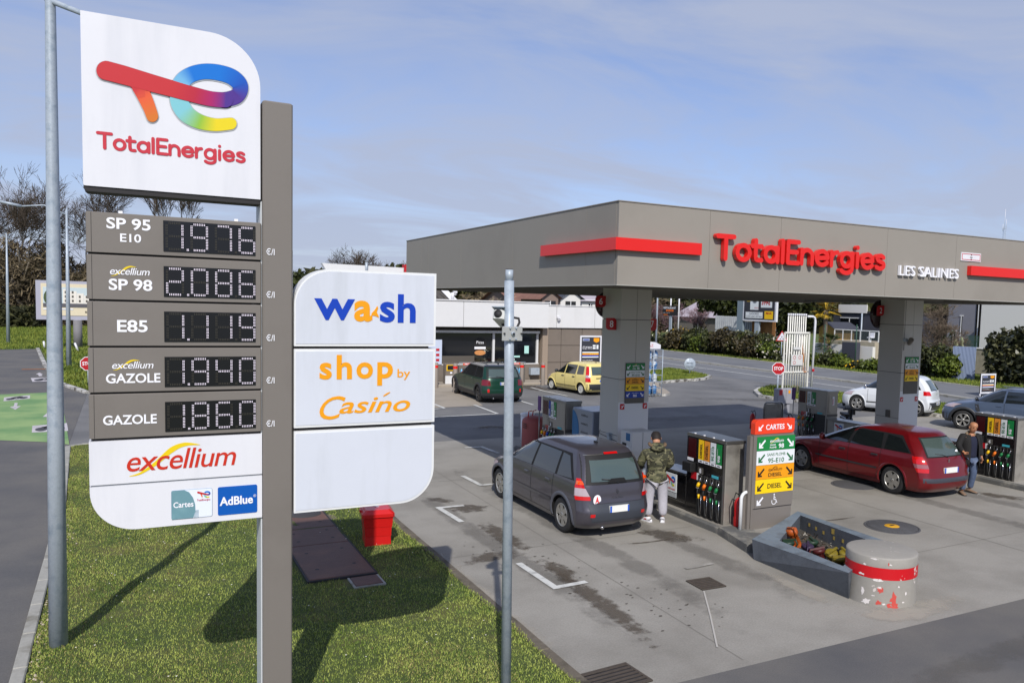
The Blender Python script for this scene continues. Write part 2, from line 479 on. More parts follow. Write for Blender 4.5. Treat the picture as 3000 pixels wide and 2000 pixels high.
sheet('forecourt',[(4.2,6.86),(31,6.86),(31,22.2),(4.2,22.2)],m_conc,0.0)
sheet('front_road',[(4.2,-12),(60,-12),(60,6.86),(4.2,6.86)],m_asph2,0.001)
sheet('yard',[(-2.2,22.2+2.3),(4.2,24.5),(4.2,22.2),(31,22.2),(31,45),(26,60),(4,60),(4,37.3),(-3.0,37.3)],m_asph,0.0)
# the road on the right, its far pavement and the verge
near_edge=[(22,-12),(29.5,5),(31.5,22),(30.6,41),(30.8,60),(31,160)]
kerb_line=[(30,-12),(33.4,8),(35.0,24.5),(36.1,31),(36.7,40),(36.8,55),(37,160)]
far_edge=[(37,-12),(39.5,10),(40.8,27),(41.6,34),(42.2,45),(42.8,62),(43.5,160)]
sheet('road',near_edge+kerb_line[::-1],m_asphr,0.004)
sheet('pavement',[(x+0.15,y) for x,y in kerb_line]+far_edge[::-1],m_asphr,0.11)
def kerb_run(name,line,w,h,m,step=1.0,label=None,y0=-50,y1=70,gap=0.012):
    """a row of separate kerb stones"""
    root=bpy.data.objects.new(name,None);COL.objects.link(root);root['kind']='structure'
    P=[Vector((p[0],p[1],0)) for p in line];segs=[];proto=None;k=0
    for a,b in zip(P,P[1:]):
        L_=(b-a).length;nn=max(1,round(L_/step));d=(b-a)/nn
        for i in range(nn):
            c=a+d*(i+0.5)
            if not (y0<c.y<y1):continue
            if proto is None:
                mb=MB();mb.bbox((-0.5,-w/2,-0.05),(0.5,w/2,h),m,0.012)
                o=mb.build('kerb_stone',root,world=False);proto=o
            else:
                o=proto.copy();COL.objects.link(o);o.parent=root
            o.location=(c.x,c.y,random.uniform(-0.004,0.004));o.rotation_euler=(0,0,math.atan2(d.y,d.x)+random.uniform(-0.006,0.006));o.scale=((d.length-gap),1,1)
            k+= 1
    return root
kerb_run('pavement_kerb',kerb_line,0.3,0.12,m_kerb,3.0,y0=18,y1=160)
kerb_run('verge_kerb',far_edge,0.2,0.16,m_kerb,4.0,y0=18,y1=160)
# white lines along the road
def painted(pts,w,name='painted_line',m=None,z=0.012,world=None):
    P=world if world else [G(*p) for p in pts]
    P=[Vector((p[0],p[1],0)) for p in P]
    mb=MB()
    for i in range(len(P)-1):
        t=(P[i+1]-P[i]).normalized();nn=Vector((-t.y,t.x,0))*w/2
        a,b=P[i]-(t*w/2 if i else t*0),P[i+1]
        if i== 0:a=P[i]
        if i<len(P)-2:b=P[i+1]+t*w/2
        zz_=z+0.002*i
        mb.add([(q.x,q.y,zz_) for q in (a-nn,b-nn,b+nn,a+nn)],[(0,1,2,3)],m or m_paint)
    return struct(mb.build(name))
painted(None,0.16,world=[(33.6,26),(33.75,34),(33.8,49),(34,150)],name='road_line')
painted(None,0.10,world=[(36.2,34),(36.4,49),(36.6,150)],name='road_line')
# lawn in front with a low crown, its kerbs
LX0,LX1,LY0,LY1=-1.18,4.05,2.0,24.4
def lawn_left(y):return-0.98+(y-8)*-0.012 if y<17 else-1.09-(y-17)*0.045
def lawn_z(x,y):return 0.05+0.03*math.sin(x*1.3+1)*math.sin(y*0.7)+0.02*math.sin(3.1*x+2.2*y)
mb=MB();nx,ny=22,90;vs=[]
for j in range(ny+1):
    y=LY0+(LY1-LY0)*j/ny;xl=lawn_left(y)
    for i in range(nx+1):
        x=xl+(LX1-xl)*i/nx
        e=min(i,nx-i,1)
        vs.append((x,y,lawn_z(x,y) if e else 0.03))
mb.add(vs,[(j*(nx+1)+i,j*(nx+1)+i+1,(j+1)*(nx+1)+i+1,(j+1)*(nx+1)+i) for j in range(ny) for i in range(nx)],m_grassbase,True)
struct(mb.build('lawn',loc=(0,0,0)))
kerb_run('lawn_kerb',[(lawn_left(y)-0.07,y) for y in (2,5,8,11,14,17,20,22.5,24.3)]+[(-1.2,24.55),(-0.6,24.6),(4.0,24.6)],0.13,0.07,m_kerb,1.0)
kerb_run('forecourt_kerb',[(4.13,y) for y in (2,24.5)],0.14,0.045,m_kerbd,1.0)
def leafcloud(n,region,size,rng_,tri=False,up=0.0,aspect=0.5):
    """n leaves as small quads; region(n) -> positions"""
    P=region(n)
    a=rng_.normal(size=(n,3));a[:,2]+= up;a /=np.linalg.norm(a,axis=1)[:,None]
    b=rng_.normal(size=(n,3));b-= a*(a*b).sum(1)[:,None];b /=np.linalg.norm(b,axis=1)[:,None]
    s=size*rng_.uniform(0.6,1.4,n)[:,None]
    if tri:V=np.stack([P+a*s,P-a*s*0.5+b*s*aspect,P-a*s*0.5-b*s*aspect],1)
    else:V=np.stack([P+a*s,P+b*s*aspect,P-a*s,P-b*s*aspect],1)
    return V
def fastmesh(name,V,m,parent=None,world=True):
    """V: (n, k, 3) polygons"""
    n,k,_=V.shape
    me=bpy.data.meshes.new(name);W=V.reshape(-1,3).astype(np.float32)
    me.vertices.add(n*k);me.vertices.foreach_set('co',W.ravel())
    me.loops.add(n*k);me.loops.foreach_set('vertex_index',np.arange(n*k,dtype=np.int32))
    me.polygons.add(n);me.polygons.foreach_set('loop_start',np.arange(0,n*k,k,dtype=np.int32))
    me.update(calc_edges=True)
    me.materials.append(m)
    o=bpy.data.objects.new(name,me);COL.objects.link(o)
    if parent is not None:o.parent=parent
    return o
# grass blades
m_blade=leafmat('grass_blades',(92,116,42),(176,184,92),0.6,1.6)
m_bladed=leafmat('dry_grass_blades',(124,120,62),(178,164,108),0.7,1.2)
def blades(n,xy,h,w,zf=None):
    x,y=xy(n);m_=len(x)
    z=np.array([zf(a,b) for a,b in zip(x,y)]) if zf else np.zeros(m_)
    base=np.stack([x,y,z-0.005],1)
    ang=rng.uniform(0,2*np.pi,m_);lean=rng.uniform(0.2,1.0,m_)** 1
    hh=h*rng.uniform(0.5,1.3,m_);d=np.stack([np.cos(ang),np.sin(ang),np.zeros(m_)],1)
    s=np.stack([-np.sin(ang),np.cos(ang),np.zeros(m_)],1)*(w*rng.uniform(0.6,1.4,m_))[:,None]
    tip=base+d*(hh*lean*0.8)[:,None];tip[:,2]+= hh*(1.1-0.55*lean)
    return np.stack([base-s,base+s,tip],1)
def lawn_xy(n):
    y=4.6+20*rng.random(n)** 1.7;y=np.minimum(y,LY1-0.05)
    x=np.array([lawn_left(v) for v in y]);x=x+(LX1+0.04-x)*rng.random(n)
    ok=~((x>2.05) & (x<3.1) & (y>11.5) & (y<15.6)) & ~((x>2.55) & (x<3.1) & (y>11.0) & (y<11.6)) & ~((x>1.9) & (x<3.0) & (y>15.6) & (y<17.2))
    return x[ok],y[ok]
stuff(fastmesh('grass',blades(330000,lawn_xy,0.034,0.0048,lawn_z),m_blade))['label']='short green lawn grass'
def dry_xy(n):
    x,y=lawn_xy(n)
    k=(np.sin(x*2.3+1.1*np.sin(y))*np.sin(y*1.4+x)>0.25) | (x<-0.4)
    return x[k],y[k]
stuff(fastmesh('grass',blades(110000,dry_xy,0.03,0.0048,lawn_z),m_bladed))['label']='dry straw coloured grass patches'
# the cycle path on the left, its green lane and painted marks
sheet('cycle_path',[(-9,-12),(-1.05,-12),(lawn_left(8)-0.1,8),(lawn_left(17)-0.1,17),(-1.5,24.6),(-1.6,37.3),(-2.9,41.5),(-4.2,52),(-5.8,66.8),(-14,63)],m_asph2,0.006)
g=px((0,1156),(160,1149.5),(188,1210),(203,1303),(155,1296),(0,1275))
sheet('green_lane',[(-5.6,g[0].y-0.4)]+g[:5]+[(-5.6,g[5].y+0.6)],m_green,0.012)
m_mark=mat('pale_marks',(196,190,192),0.7,dark=(160,158,158),dscale=3)
m_markd=mat('dark_marks',(70,70,74),0.8)
def markbox(pts,name,bike=True):
    mb=MB();P=[G(*p) for p in pts]
    mb.add([(p.x,p.y,0.016) for p in P],[tuple(range(4))],m_mark)
    if bike:      # the cycle: two wheels and a frame
        a,b,c,d=P
        def q(u,v):return a.lerp(b,u).lerp(d.lerp(c,u),v)
        for cu in (0.25,0.75):
            ring=[q(cu+0.17*math.cos(t),0.62+0.26*math.sin(t)) for t in np.linspace(0,2*math.pi,17)[:-1]]
            mb.add([(p.x,p.y,0.020) for p in ring],[tuple(range(16))],m_markd)
        for (u0,v0,u1,v1) in ((0.25,0.62,0.45,0.25),(0.45,0.25,0.75,0.62),(0.45,0.25,0.65,0.15),(0.3,0.3,0.5,0.72),(0.5,0.72,0.68,0.2)):
            A,B=q(u0,v0),q(u1,v1);t=(B-A).normalized();nn=Vector((-t.y,t.x,0))*0.05
            mb.add([(p.x,p.y,0.024) for p in (A-nn,B-nn,B+nn,A+nn)],[(0,1,2,3)],m_markd)
    return struct(mb.build(name))
markbox([(12,1165),(88,1158),(88,1168),(10,1176)],'cycle_marking')
markbox([(95,1248),(196,1240),(200,1263),(93,1268)],'cycle_marking')
markbox([(90,1108),(170,1105),(172,1116),(95,1119)],'cycle_marking')
def arrowmark(pts,name='arrow_marking'):
    mb=MB();P=[G(*p) for p in pts];mb.add([(p.x,p.y,0.017) for p in P],[tuple(range(len(P)))],m_mark);return struct(mb.build(name))
arrowmark([(43,1181),(52,1181),(50,1191),(61,1190),(45,1201),(29,1193),(40,1191)])
arrowmark([(125,1222),(142,1207),(160,1221),(150,1221),(151,1232),(137,1233),(137,1222)])
arrowmark([(105,1097),(115,1092),(127,1097),(121,1097),(125,1102),(114,1103),(112,1098)])
kerb_run('cycle_path_kerb',[(-1.6,37.4),(-2.85,41.6),(-4.15,52),(-5.7,66.6)],0.2,0.1,m_kerbw,2.2)
kerb_run('yard_kerb',[(-1.5,37.5),(4,37.5)],0.15,0.08,m_kerb,1.4)
tag((lambda mb:(mb.box((0,0,0.01),(1.75,0.16,0.03),mat('rust_joint_plate',(150,96,52),0.7,var=0.2,vscale=8),Matrix.Translation(G(63,1083)) @ Matrix.Rotation(R(1),4,'Z')),mb.build('joint_plate'))[1])(MB()),'rusty orange strip lying across the asphalt cycle path','metal strip')
# bay corners and lines painted on the forecourt
for pts in ([(1359,1481),(1285,1488),(1353,1530)],[(1519,1650),(1627,1722),(1718,1705)],[(1355,1394),(1410,1422),(1441,1419)],[(1362,1312),(1410,1309),(1460,1328)]):
    painted(pts,0.11,'bay_marking')
for pts in ([(1240,1224),(1458,1212)],[(1389,1186),(1458,1212)],[(1262,1180),(1302,1195.5)],[(1302,1196),(1262,1199)],[(1523,1174),(1562,1186)],[(1556,1135),(1600,1147),(1662,1160)],[(1480,1093),(1500,1100)]):
    painted(pts,0.11,'bay_marking')
m_faint=mat('faded_paint',(168,164,156),0.85,dark=(142,138,131),dscale=6,dpos=(0.35,0.5))
painted([(2008,1666),(2040,1661),(2088,1651)],0.08,'faded_marking',m_faint)
painted([(2062,1732),(2080,1800),(2101,1897)],0.022,'pale_joint',mat('pale_joint_fill',(178,174,166),0.9))
m_jf=mat('joint_line',(124,120,113),.9)
for w_ in ([(4.3,11.9),(9.0,11.9)],[(4.3,17.2),(9.0,17.2)],[(6.1,7.0),(6.3,22)],[(10.3,14.2),(18,14.2)],[(13.4,7),(13.4,22)],[(10.0,9.0),(17.8,9.2)]):painted(None,.013,'slab_joint',m_jf,z=.0035,world=w_)
# pale paving left of the green car
sheet('paving',px((1200,1100),(1305,1122),(1395,1172),(1415,1188),(1200,1198)),m_pave,0.008)
# stains: thin films of old oil and water with ragged, fading edges
def stain_mat(name,rgb,amt,sc):
    m=bpy.data.materials.new(name);m.use_nodes=True;N=m.node_tree.nodes;L=m.node_tree.links;b=N['Principled BSDF']
    b.inputs['Base Color'].default_value=(*lin(rgb),1);b.inputs['Roughness'].default_value=0.7
    g_=N.new('ShaderNodeNewGeometry');nz=N.new('ShaderNodeTexNoise');nz.inputs['Scale'].default_value=sc;nz.inputs['Detail'].default_value=9;nz.inputs['Roughness'].default_value=0.68
    L.new(g_.outputs['Position'],nz.inputs['Vector']);a=N.new('ShaderNodeAttribute');a.attribute_name='Col'
    ma=N.new('ShaderNodeMath');ma.operation='MULTIPLY_ADD';L.new(nz.outputs['Fac'],ma.inputs[0]);ma.inputs[1].default_value=2.2;ma.inputs[2].default_value=-1.1
    ad=N.new('ShaderNodeMath');L.new(ma.outputs[0],ad.inputs[0]);L.new(a.outputs['Fac'],ad.inputs[1])
    mr=N.new('ShaderNodeMapRange');L.new(ad.outputs[0],mr.inputs[0]);mr.inputs[1].default_value=0.42;mr.inputs[2].default_value=0.85;mr.inputs[4].default_value=amt
    m2=N.new('ShaderNodeMath');m2.operation='MULTIPLY';L.new(mr.outputs[0],m2.inputs[0])
    m3=N.new('ShaderNodeMapRange');L.new(a.outputs['Fac'],m3.inputs[0]);m3.inputs[2].default_value=.25;L.new(m3.outputs[0],m2.inputs[1])
    L.new(m2.outputs[0],b.inputs['Alpha']);return m
m_stain=stain_mat('oil_stain',(88,78,66),.62,5.0);m_track=stain_mat('tyre_track',(104,100,94),.28,2.2);m_dust=stain_mat('pale_dust',(186,178,164),.5,2.5)
_sz=[0.005]
def stain(pts,w,m=None,world=False,name='stain'):
    """a smear along a path: full in the middle, nothing at its edges"""
    P=[Vector((p[0],p[1])) for p in (pts if world else [G(*q) for q in pts])]
    ws=w if isinstance(w,(list,tuple)) else [w]*len(P);path,rr=stroke2d(P,ws,6);V=[];C=[];n_=len(path);F_=[];_sz[0]+= .00025;z=_sz[0]
    for i,p in enumerate(path):
        t=(path[min(i+1,n_-1)]-path[max(i-1,0)]).normalized();nn=Vector((-t.y,t.x));e=min(1,3.0*i/n_+.0,3.0*(n_-1-i)/n_)
        for k,c in ((-1,0),(-.45,.8),(0,1),(.45,.8),(1,0)):q=p+nn*rr[i]*k;V.append((q.x,q.y,z));C.append(c*e)
    for i in range(n_-1):
        for k in range(4):F_.append((5*i+k,5*i+k+1,5*i+k+6,5*i+k+5))
    me=bpy.data.meshes.new(name);me.from_pydata(V,[],F_);a=me.color_attributes.new('Col','FLOAT_COLOR','POINT')
    for i,c in enumerate(C):a.data[i].color=(c,c,c,1)
    me.materials.append(m or m_stain);o=bpy.data.objects.new(name,me);COL.objects.link(o);return struct(o)
stain([(1300,1500),(1370,1490),(1450,1490)],[.3,.5,.3]);stain([(1235,1460),(1290,1464),(1340,1475)],.22)
stain([(1400,1520),(1470,1570),(1560,1630)],[.25,.3,.35]);stain([(1335,1655),(1440,1630),(1560,1615)],[.18,.3,.25])
stain([(1560,1630),(1650,1690),(1760,1765),(1860,1840),(2010,1950)],[.28,.22,.26,.22,.2]);stain([(1570,1630),(1640,1670),(1700,1720)],[.3,.25,.2])
stain([(1850,1545),(1960,1570),(2080,1590)],[.2,.45,.2]);stain([(1785,1595),(1900,1588),(2020,1568)],.05);stain([(2840,1440),(2920,1452),(3040,1468)],[.2,.35,.3]);stain([(2370,1530),(2450,1522),(2525,1512)],.05)
stain([(1380,1257),(1440,1250),(1510,1255)],.3);stain([(1500,1120),(1560,1135),(1610,1150)],.9);stain([(2060,1480),(2200,1500),(2330,1440)],.3)
stain([(2500,1780),(2620,1800),(2900,1740)],[.3,.35,.3],m_dust);stain([(2210,1660),(2330,1720),(2480,1790)],[.15,.2,.2],m_dust);stain([(1250,1590),(1420,1760),(1700,1990)],[.2,.3,.3],m_dust)
for x_,w_ in ((6.7,.33),(8.1,.33),(14.9,.35),(16.4,.35),(5.2,.3)):stain([(x_,7.1),(x_+.1,10),(x_,14),(x_+.05,21.5)],w_,m_track,True)
for y_ in (5.2,6.3):stain([(5,y_-.8),(9,y_-.5),(16,y_),(24,y_+.2)],.35,m_track,True)
stain([(8,24.2),(13,24),(22,24.3)],.7,m_track,True);stain([(20,30),(26,27),(30,22)],.9,m_track,True);stain([(24,36),(28,30),(28,24)],.06,m_stain,True)
# pale stones along the cycle path kerb, specks of litter and daisies in the lawn
mb=MB()
for k in range(420):
    y_=4.5+12*random.random()** 1.5;x_=lawn_left(y_)+.02+abs(random.gauss(0,.09));r_=random.uniform(.006,.02)
    q=[(x_+r_*math.cos(a),y_+r_*.7*math.sin(a),.045) for a in (0,1.6,3.1,4.7)];mb.add(q+[(x_,y_,.045+r_)],[(0,1,4),(1,2,4),(2,3,4),(3,0,4)],mat('pale_stones',(176,164,144),.8))
stuff(mb.build('pebbles'))['label']='pale small stones along the lawn edge'
mb=MB()
for k in range(260):
    y_=5+12*random.random();x_=random.uniform(-.6,3.9);r_=random.uniform(.006,.012);z_=lawn_z(x_,y_)+.03
    mb.add([(x_+r_*math.cos(a),y_+r_*math.sin(a),z_+.003*math.cos(a*2)) for a in (0,1.5,3,4.5)],[(0,1,2,3)],mat('daisy',(222,218,206),.7) if k%3 else mat('dead_leaf',(130,92,56),.8))
stuff(mb.build('daisies'))['label']='scattered daisies and dead leaves in the lawn'
# many small spots
mb=MB()
for k in range(90):
    c=Vector((random.uniform(4.4,12),random.uniform(7,17),0.005));r_=random.uniform(0.006,0.02)
    if k<120:
        t=random.random();c=Vector((5.2+1.2*t+random.gauss(0,.35),12.5-4.5*t+random.gauss(0,.25),0.005))
    q=[(c.x+r_*1.6*math.cos(a)*random.uniform(.6,1.2),c.y+r_*math.sin(a)*random.uniform(.6,1.2),0.005) for a in np.linspace(0,5.5,7)]
    mb.add(q,[tuple(range(7))],mat('tar_spot',(74,68,62),0.6))
o=mb.build('spots');stuff(o)['label']='small dark oil drips on the concrete'
# tongue of grass and paving beyond the forecourt, grass island on the right
def island(name,pts,h,m_top,m_k,w=0.22,top2=None):
    P=[Vector((p.x,p.y,0)) for p in (G(*q) for q in pts)]
    a=sum(P[i].x*P[(i+1)%len(P)].y-P[(i+1)%len(P)].x*P[i].y for i in range(len(P)))
    if a<0:P.reverse()
    c=sum(P,Vector())/len(P);n_=len(P)
    ins=[]
    for i in range(n_):
        t=(P[(i+1)%n_]-P[i-1]).normalized();ins.append(P[i]+Vector((-t.y,t.x,0))*w)
    mb=MB()
    vs=[(p.x,p.y,0) for p in P]+[(p.x,p.y,h) for p in P]+[(p.x,p.y,h) for p in ins]
    fs=[(i,(i+1)%n_,n_+(i+1)%n_,n_+i) for i in range(n_)]+[(n_+i,n_+(i+1)%n_,2*n_+(i+1)%n_,2*n_+i) for i in range(n_)]
    mb.add(vs,fs,m_k)
    mb.add([(p.x,p.y,h+0.004) for p in ins],[tuple(range(n_))],m_top)
    return struct(mb.build(name)),ins
isl=[(1900,1088),(1960,1083),(2020,1091),(2060,1099),(2086,1106),(2070,1112),(2040,1116),(2000,1118),(1960,1121),(1930,1124),(1880,1118)]
o,ins1=island('grass_tongue',isl,0.12,m_farground,m_kerbw)
isl2=[(2207,1150),(2220,1141),(2250,1135),(2330,1138),(2480,1158),(2620,1172),(2760,1187),(2900,1210),(3060,1240),(3060,1285),(2900,1250),(2760,1222),(2600,1205),(2480,1192),(2330,1177),(2260,1170),(2222,1163)]
o,ins2=island('grass_island',isl2,0.12,m_farground,m_kerbw)
sheet('walkway',px((1560,1100),(1880,1112),(1930,1127),(1930,1136),(1952,1147),(1963,1156),(1950,1160),(1900,1158),(1760,1140),(1560,1122)),m_pave,0.10)
mb=MB();wp=[G(*p) for p in ((1560,1122),(1760,1140),(1900,1158),(1950,1160),(1963,1156),(1952,1147),(1930,1136))]
for a,b in zip(wp,wp[1:]):mb.add([(a.x,a.y,0),(b.x,b.y,0),(b.x,b.y,0.1),(a.x,a.y,0.1)],[(0,1,2,3)],m_kerbw)
struct(mb.build('walkway_edge'))
def poly_xy(poly,dens=None):
    P=np.array([(p.x,p.y) for p in poly]);mn,mx_=P.min(0),P.max(0)
    def f(n):
        q=mn+(mx_-mn)*rng.random((n,2));inside=np.zeros(n,bool);k=len(P)
        for i in range(k):
            a,b=P[i],P[(i+1)%k]
            c=((a[1]>q[:,1])!= (b[1]>q[:,1])) & (q[:,0]<(b[0]-a[0])*(q[:,1]-a[1])/(b[1]-a[1]+1e-12)+a[0])
            inside ^= c
        return q[inside,0],q[inside,1]
    return f
m_blade2=leafmat('verge_grass',(70,92,30),(138,146,58),0.7,0.6)
for ins_,nn in ((ins1,24000),(ins2,50000)):
    o=stuff(fastmesh('grass',blades(nn,poly_xy(ins_),0.12,0.02,lambda a,b:0.12),m_blade2));o['label']='grass on a kerbed traffic island'
# verge beyond the road, rising into the gardens
def vergepoly(n):
    y=rng.uniform(18,80,n);x0=np.interp(y,[p[1] for p in far_edge],[p[0] for p in far_edge])+0.1
    return x0+7*rng.random(n)** 1.3,y
stuff(fastmesh('grass',blades(120000,vergepoly,0.28,0.035,lambda a,b:0.0),m_blade2))['label']='rough grass verge beyond the road'
def bankpoly(n):
    y=37.7+75*rng.random(n)** 1.4;x=rng.uniform(-16,6,n)
    xe=np.interp(y,[37.5,41.5,52,66.8,67],[-1.4,-2.6,-3.9,-5.5,-30]);k=x>xe
    return x[k],y[k]
stuff(fastmesh('grass',blades(120000,bankpoly,0.22,0.03,lambda a,b:0.0),m_blade2))['label']='unmown grass around the lamp posts'
# ================================================================ PRICE TOTEM
m_white=mat('white_sign_face',(224,224,229),0.35,var=0.012,vscale=3,coat=0.2,dark=(211,212,218),dscale=2.5,streak=.12)
m_whitec=mat('cool_white_face',(210,214,224),0.35,var=0.015,vscale=3,coat=0.2,dark=(196,200,208),dscale=2.5,streak=.12)
m_frame=mat('white_aluminium',(225,226,226),0.4,var=0.03)
m_taupe=mat('taupe_metal',(120,114,108),0.5,var=0.035,vscale=220,metal=0.0,dark=(113,107,101),dscale=0.9)
m_taupe_side=mat('pale_edge',(200,204,208),0.4)
m_led_bg=mat('display_glass',(22,22,26),0.25)
m_led_on=mat('display_dot_lit',(236,226,240),0.5,emit=0.4)
m_led_off=mat('display_dot_unlit',(62,58,48),0.6)
m_lwhite=mat('white_lettering',(240,240,245),0.4)
m_gap=mat('dark_gap',(40,38,40),0.7)
m_red=mat('signal_red',(205,22,26),0.35,coat=0.3)
m_txtred=mat('crimson_lettering',(196,48,62),0.4)
SY=7.65;SX0,SX1=-0.318,0.998
def S(x,y,lift=0.0):v=atY(x,y,SY);v.y-= lift;return v
totem=thing('price_totem','tall taupe and white price totem with ribbon emblem and five lit fuel prices','price sign',(1.13,SY+0.15,0))
mb=MB();mb.bbox((1.005,SY-0.03,0),(1.255,SY+0.33,5.69),m_taupe,0.012)
mb.box((0.992,SY+0.02,0),(1.003,SY+0.30,4.83),m_taupe_side)
mast_=mb.build('mast',totem)
mb=MB()
for x,y in ((778,747),(778,872),(778,998),(778,1122),(778,1248)):
    p=S(x,y);put_text(mb,'€/l',(p.x,SY-0.032,p.z),0.07,0.058,m_lwhite,off=0.008)
mb.build('unit_lettering',mast_)
def rounded(x0,z0,x1,z1,corners,k=14):
    """outline of a panel; corners: radii at bl, br, tr, tl"""
    out=[]
    for (cx0,cz0,sx,sz,a0,r_) in ((x0,z0,1,1,180,corners[0]),(x1,z0,-1,1,270,corners[1]),(x1,z1,-1,-1,0,corners[2]),(x0,z1,1,-1,90,corners[3])):
        if r_<= 0:out.append((cx0,cz0));continue
        for i in range(k+1):
            a=R(a0+90*i/k);out.append((cx0+sx*r_+r_*math.cos(a),cz0+sz*r_+r_*math.sin(a)))
    return out
# emblem panel
mb=MB();mb.prism(rounded(SX0-0.012,4.842,0.99,6.19,(0.012,0,0.40,0.0)),SY,SY+0.24,m_white)
mb.prism(rounded(SX0-0.010,4.80,0.988,4.842,(0.03,0,0,0)),SY+0.012,SY+0.23,m_gap)
lp=mb.build('emblem_panel',totem)
emblem(lp,lambda x,y,l:S(200+x*.3955,y*.3955,l))
mb=MB()
p0=S(283,420);p1=S(725,484)
# lettering rises and falls with the panel: baseline level in the plane
for mb in round_word('TotalEnergies',-.225,SY,S(300,437).z,1.10,.125,m_txtred):mb.build('letter',lp)
# price panels
SEG={'0':'abcdef','1':'bc','2':'abged','3':'abgcd','4':'fgbc','5':'afgcd','6':'afgedc','7':'abc','8':'abcdefg','9':'abcdfg'}
def digits(s,x0,z0,w,h,mb):
    """double-row dot segments"""
    dw=w*0.165;dh=h*0.85;pitch=w*0.262;y=SY-0.012;ds=0.0030
    ox=x0+w*0.035;oz=z0+h*0.075
    def dot(x,z,on):mb.add([(x-ds,y,z-ds),(x+ds,y,z-ds),(x+ds,y,z+ds),(x-ds,y,z+ds)],[(0,1,2,3)],m_led_on if on else m_led_off)
    for i,ch in enumerate(s):
        X0=ox+pitch*i;on=SEG[ch]
        for sgn,(ax,az,bx,bz) in {'a':(0.16,1,.84,1),'g':(.16,.5,.84,.5),'d':(.16,0,.84,0),'f':(0,.93,0,.56),'b':(1,.93,1,.56),'e':(0,.44,0,.07),'c':(1,.44,1,.07)}.items():
            L_=math.hypot((bx-ax)*dw,(bz-az)*dh);nn=max(5,int(L_/0.0102))
            hor=sgn in 'agd'
            for k in range(nn):
                t=k/(nn-1);x=X0+(ax+(bx-ax)*t)*dw;z=oz+(az+(bz-az)*t)*dh
                for q in (-0.0046,0.0046):dot(x+(0 if hor else q),z+(q if hor else 0),sgn in on)
        # point
        if i in (0,2):
            for a in (-.0046,.0046):
                for b in (-.0046,.0046):dot(X0+dw+w*0.055+a,oz+b,i== 0)
PR=[((4.307,4.645),'SP 95','E10','1976',None),((3.931,4.307),'SP 98',None,'2086','ex'),((3.555,3.931),'E85',None,'1119',None),((3.175,3.555),'GAZOLE',None,'1940','ex'),((2.795,3.175),'GAZOLE',None,'1860',None)]
m_yel=mat('swoosh_yellow',(232,202,10),0.45)
def excellium(mb,x,z,w,h,mt,swoosh,lift=0.004,y=None,right=(1,0,0)):
    y=SY if y is None else y;rv=Vector(right)
    put_text(mb,'excellium',Vector((x,y,z)),w,h,mt,right=right,off=0.004,shear=0.22,spacing=0.93,lift=lift)
    nv=rv.cross(Vector((0,0,1)))
    pts,rr=stroke2d([(0.02,-0.22),(0.12,-0.1),(0.26,0.35),(0.40,0.95),(0.52,1.18),(0.66,1.12)],[0.004,0.02,0.035,0.05,0.035,0.003],6)
    V=[]
    for i,p in enumerate(pts):
        t=Vector(((pts[min(i+1,len(pts)-1)]-pts[max(i-1,0)]).x*w,(pts[min(i+1,len(pts)-1)]-pts[max(i-1,0)]).y*h)).normalized();nn=Vector((-t.y,t.x))*rr[i]*w*0.55
        for s_ in (1,-1):V.append(Vector((x,y,z))+rv*(p.x*w+nn.x*s_)+Vector((0,0,p.y*h+nn.y*s_))+nv*(lift-0.0015))
    mb.add(V,[(2*i,2*i+1,2*i+3,2*i+2) for i in range(len(pts)-1)],swoosh)
for i,((z0,z1),a,b,num,ex) in enumerate(PR):
    mb=MB();mb.bbox((SX0,SY+0.0,z0+0.014),(0.995,SY+0.22,z1-0.004),m_taupe,0.006)
    mb.box((SX0+0.012,SY+0.03,z0-0.002),(0.99,SY+0.2,z0+0.016),m_gap)
    mb.box((SX0+0.035,SY-0.002,z0+0.018),(SX0+0.038,SY+0.001,z1-0.008),m_gap)
    pp=mb.build('price_panel',totem)
    mb=MB();mb.box((0.232,SY-0.008,z0+0.048),(0.947,SY+0.01,z0+0.3),m_led_bg);mb.build('display',pp)
    mb=MB();digits(num,0.232,z0+0.048,0.715,0.252,mb);stuff(mb.build('digits',pp))
    mb=MB()
    if a== 'SP 95':
        put_text(mb,a,(-0.175,SY,z0+0.205),0.315,0.092,m_lwhite,off=0.022);put_text(mb,b,(-0.08,SY,z0+0.105),0.15,0.068,m_lwhite,off=0.018)
    elif a== 'SP 98':
        put_text(mb,a,(-0.165,SY,z0+0.088),0.313,0.094,m_lwhite,off=0.022);excellium(mb,-0.155,z0+0.216,0.285,0.058,m_lwhite,m_yel)
    elif a== 'E85':put_text(mb,a,(-0.11,SY,z0+0.125),0.22,0.1,m_lwhite,off=0.022)
    elif ex:put_text(mb,a,(-0.195,SY,z0+0.085),0.395,0.08,m_lwhite,off=0.022);excellium(mb,-0.15,z0+0.205,0.30,0.058,m_lwhite,m_yel)
    else:put_text(mb,a,(-0.22,SY,z0+0.122),0.39,0.08,m_lwhite,off=0.022)
    mb.build('lettering',pp)
mb=MB()
for x in (-0.09,0.78):mb.box((x,SY+0.02,4.642),(x+0.03,SY+0.05,4.662),m_lwhite)
mb.build('clip',totem)
m_exred=mat('warm_red_lettering',(200,46,26),0.4)
mb=MB();mb.prism(rounded(SX0-0.004,2.424,1.0,2.786,(0,0,0,0)),SY,SY+0.22,m_white)
mb.box((SX0+0.01,SY+0.01,2.409),(0.995,SY+0.2,2.426),mat('grey_gap',(130,134,140),0.6))
ep=mb.build('brand_panel',totem)
mb=MB();excellium(mb,-0.055,2.52,0.84,0.175,m_exred,m_yel);mb.build('lettering',ep)
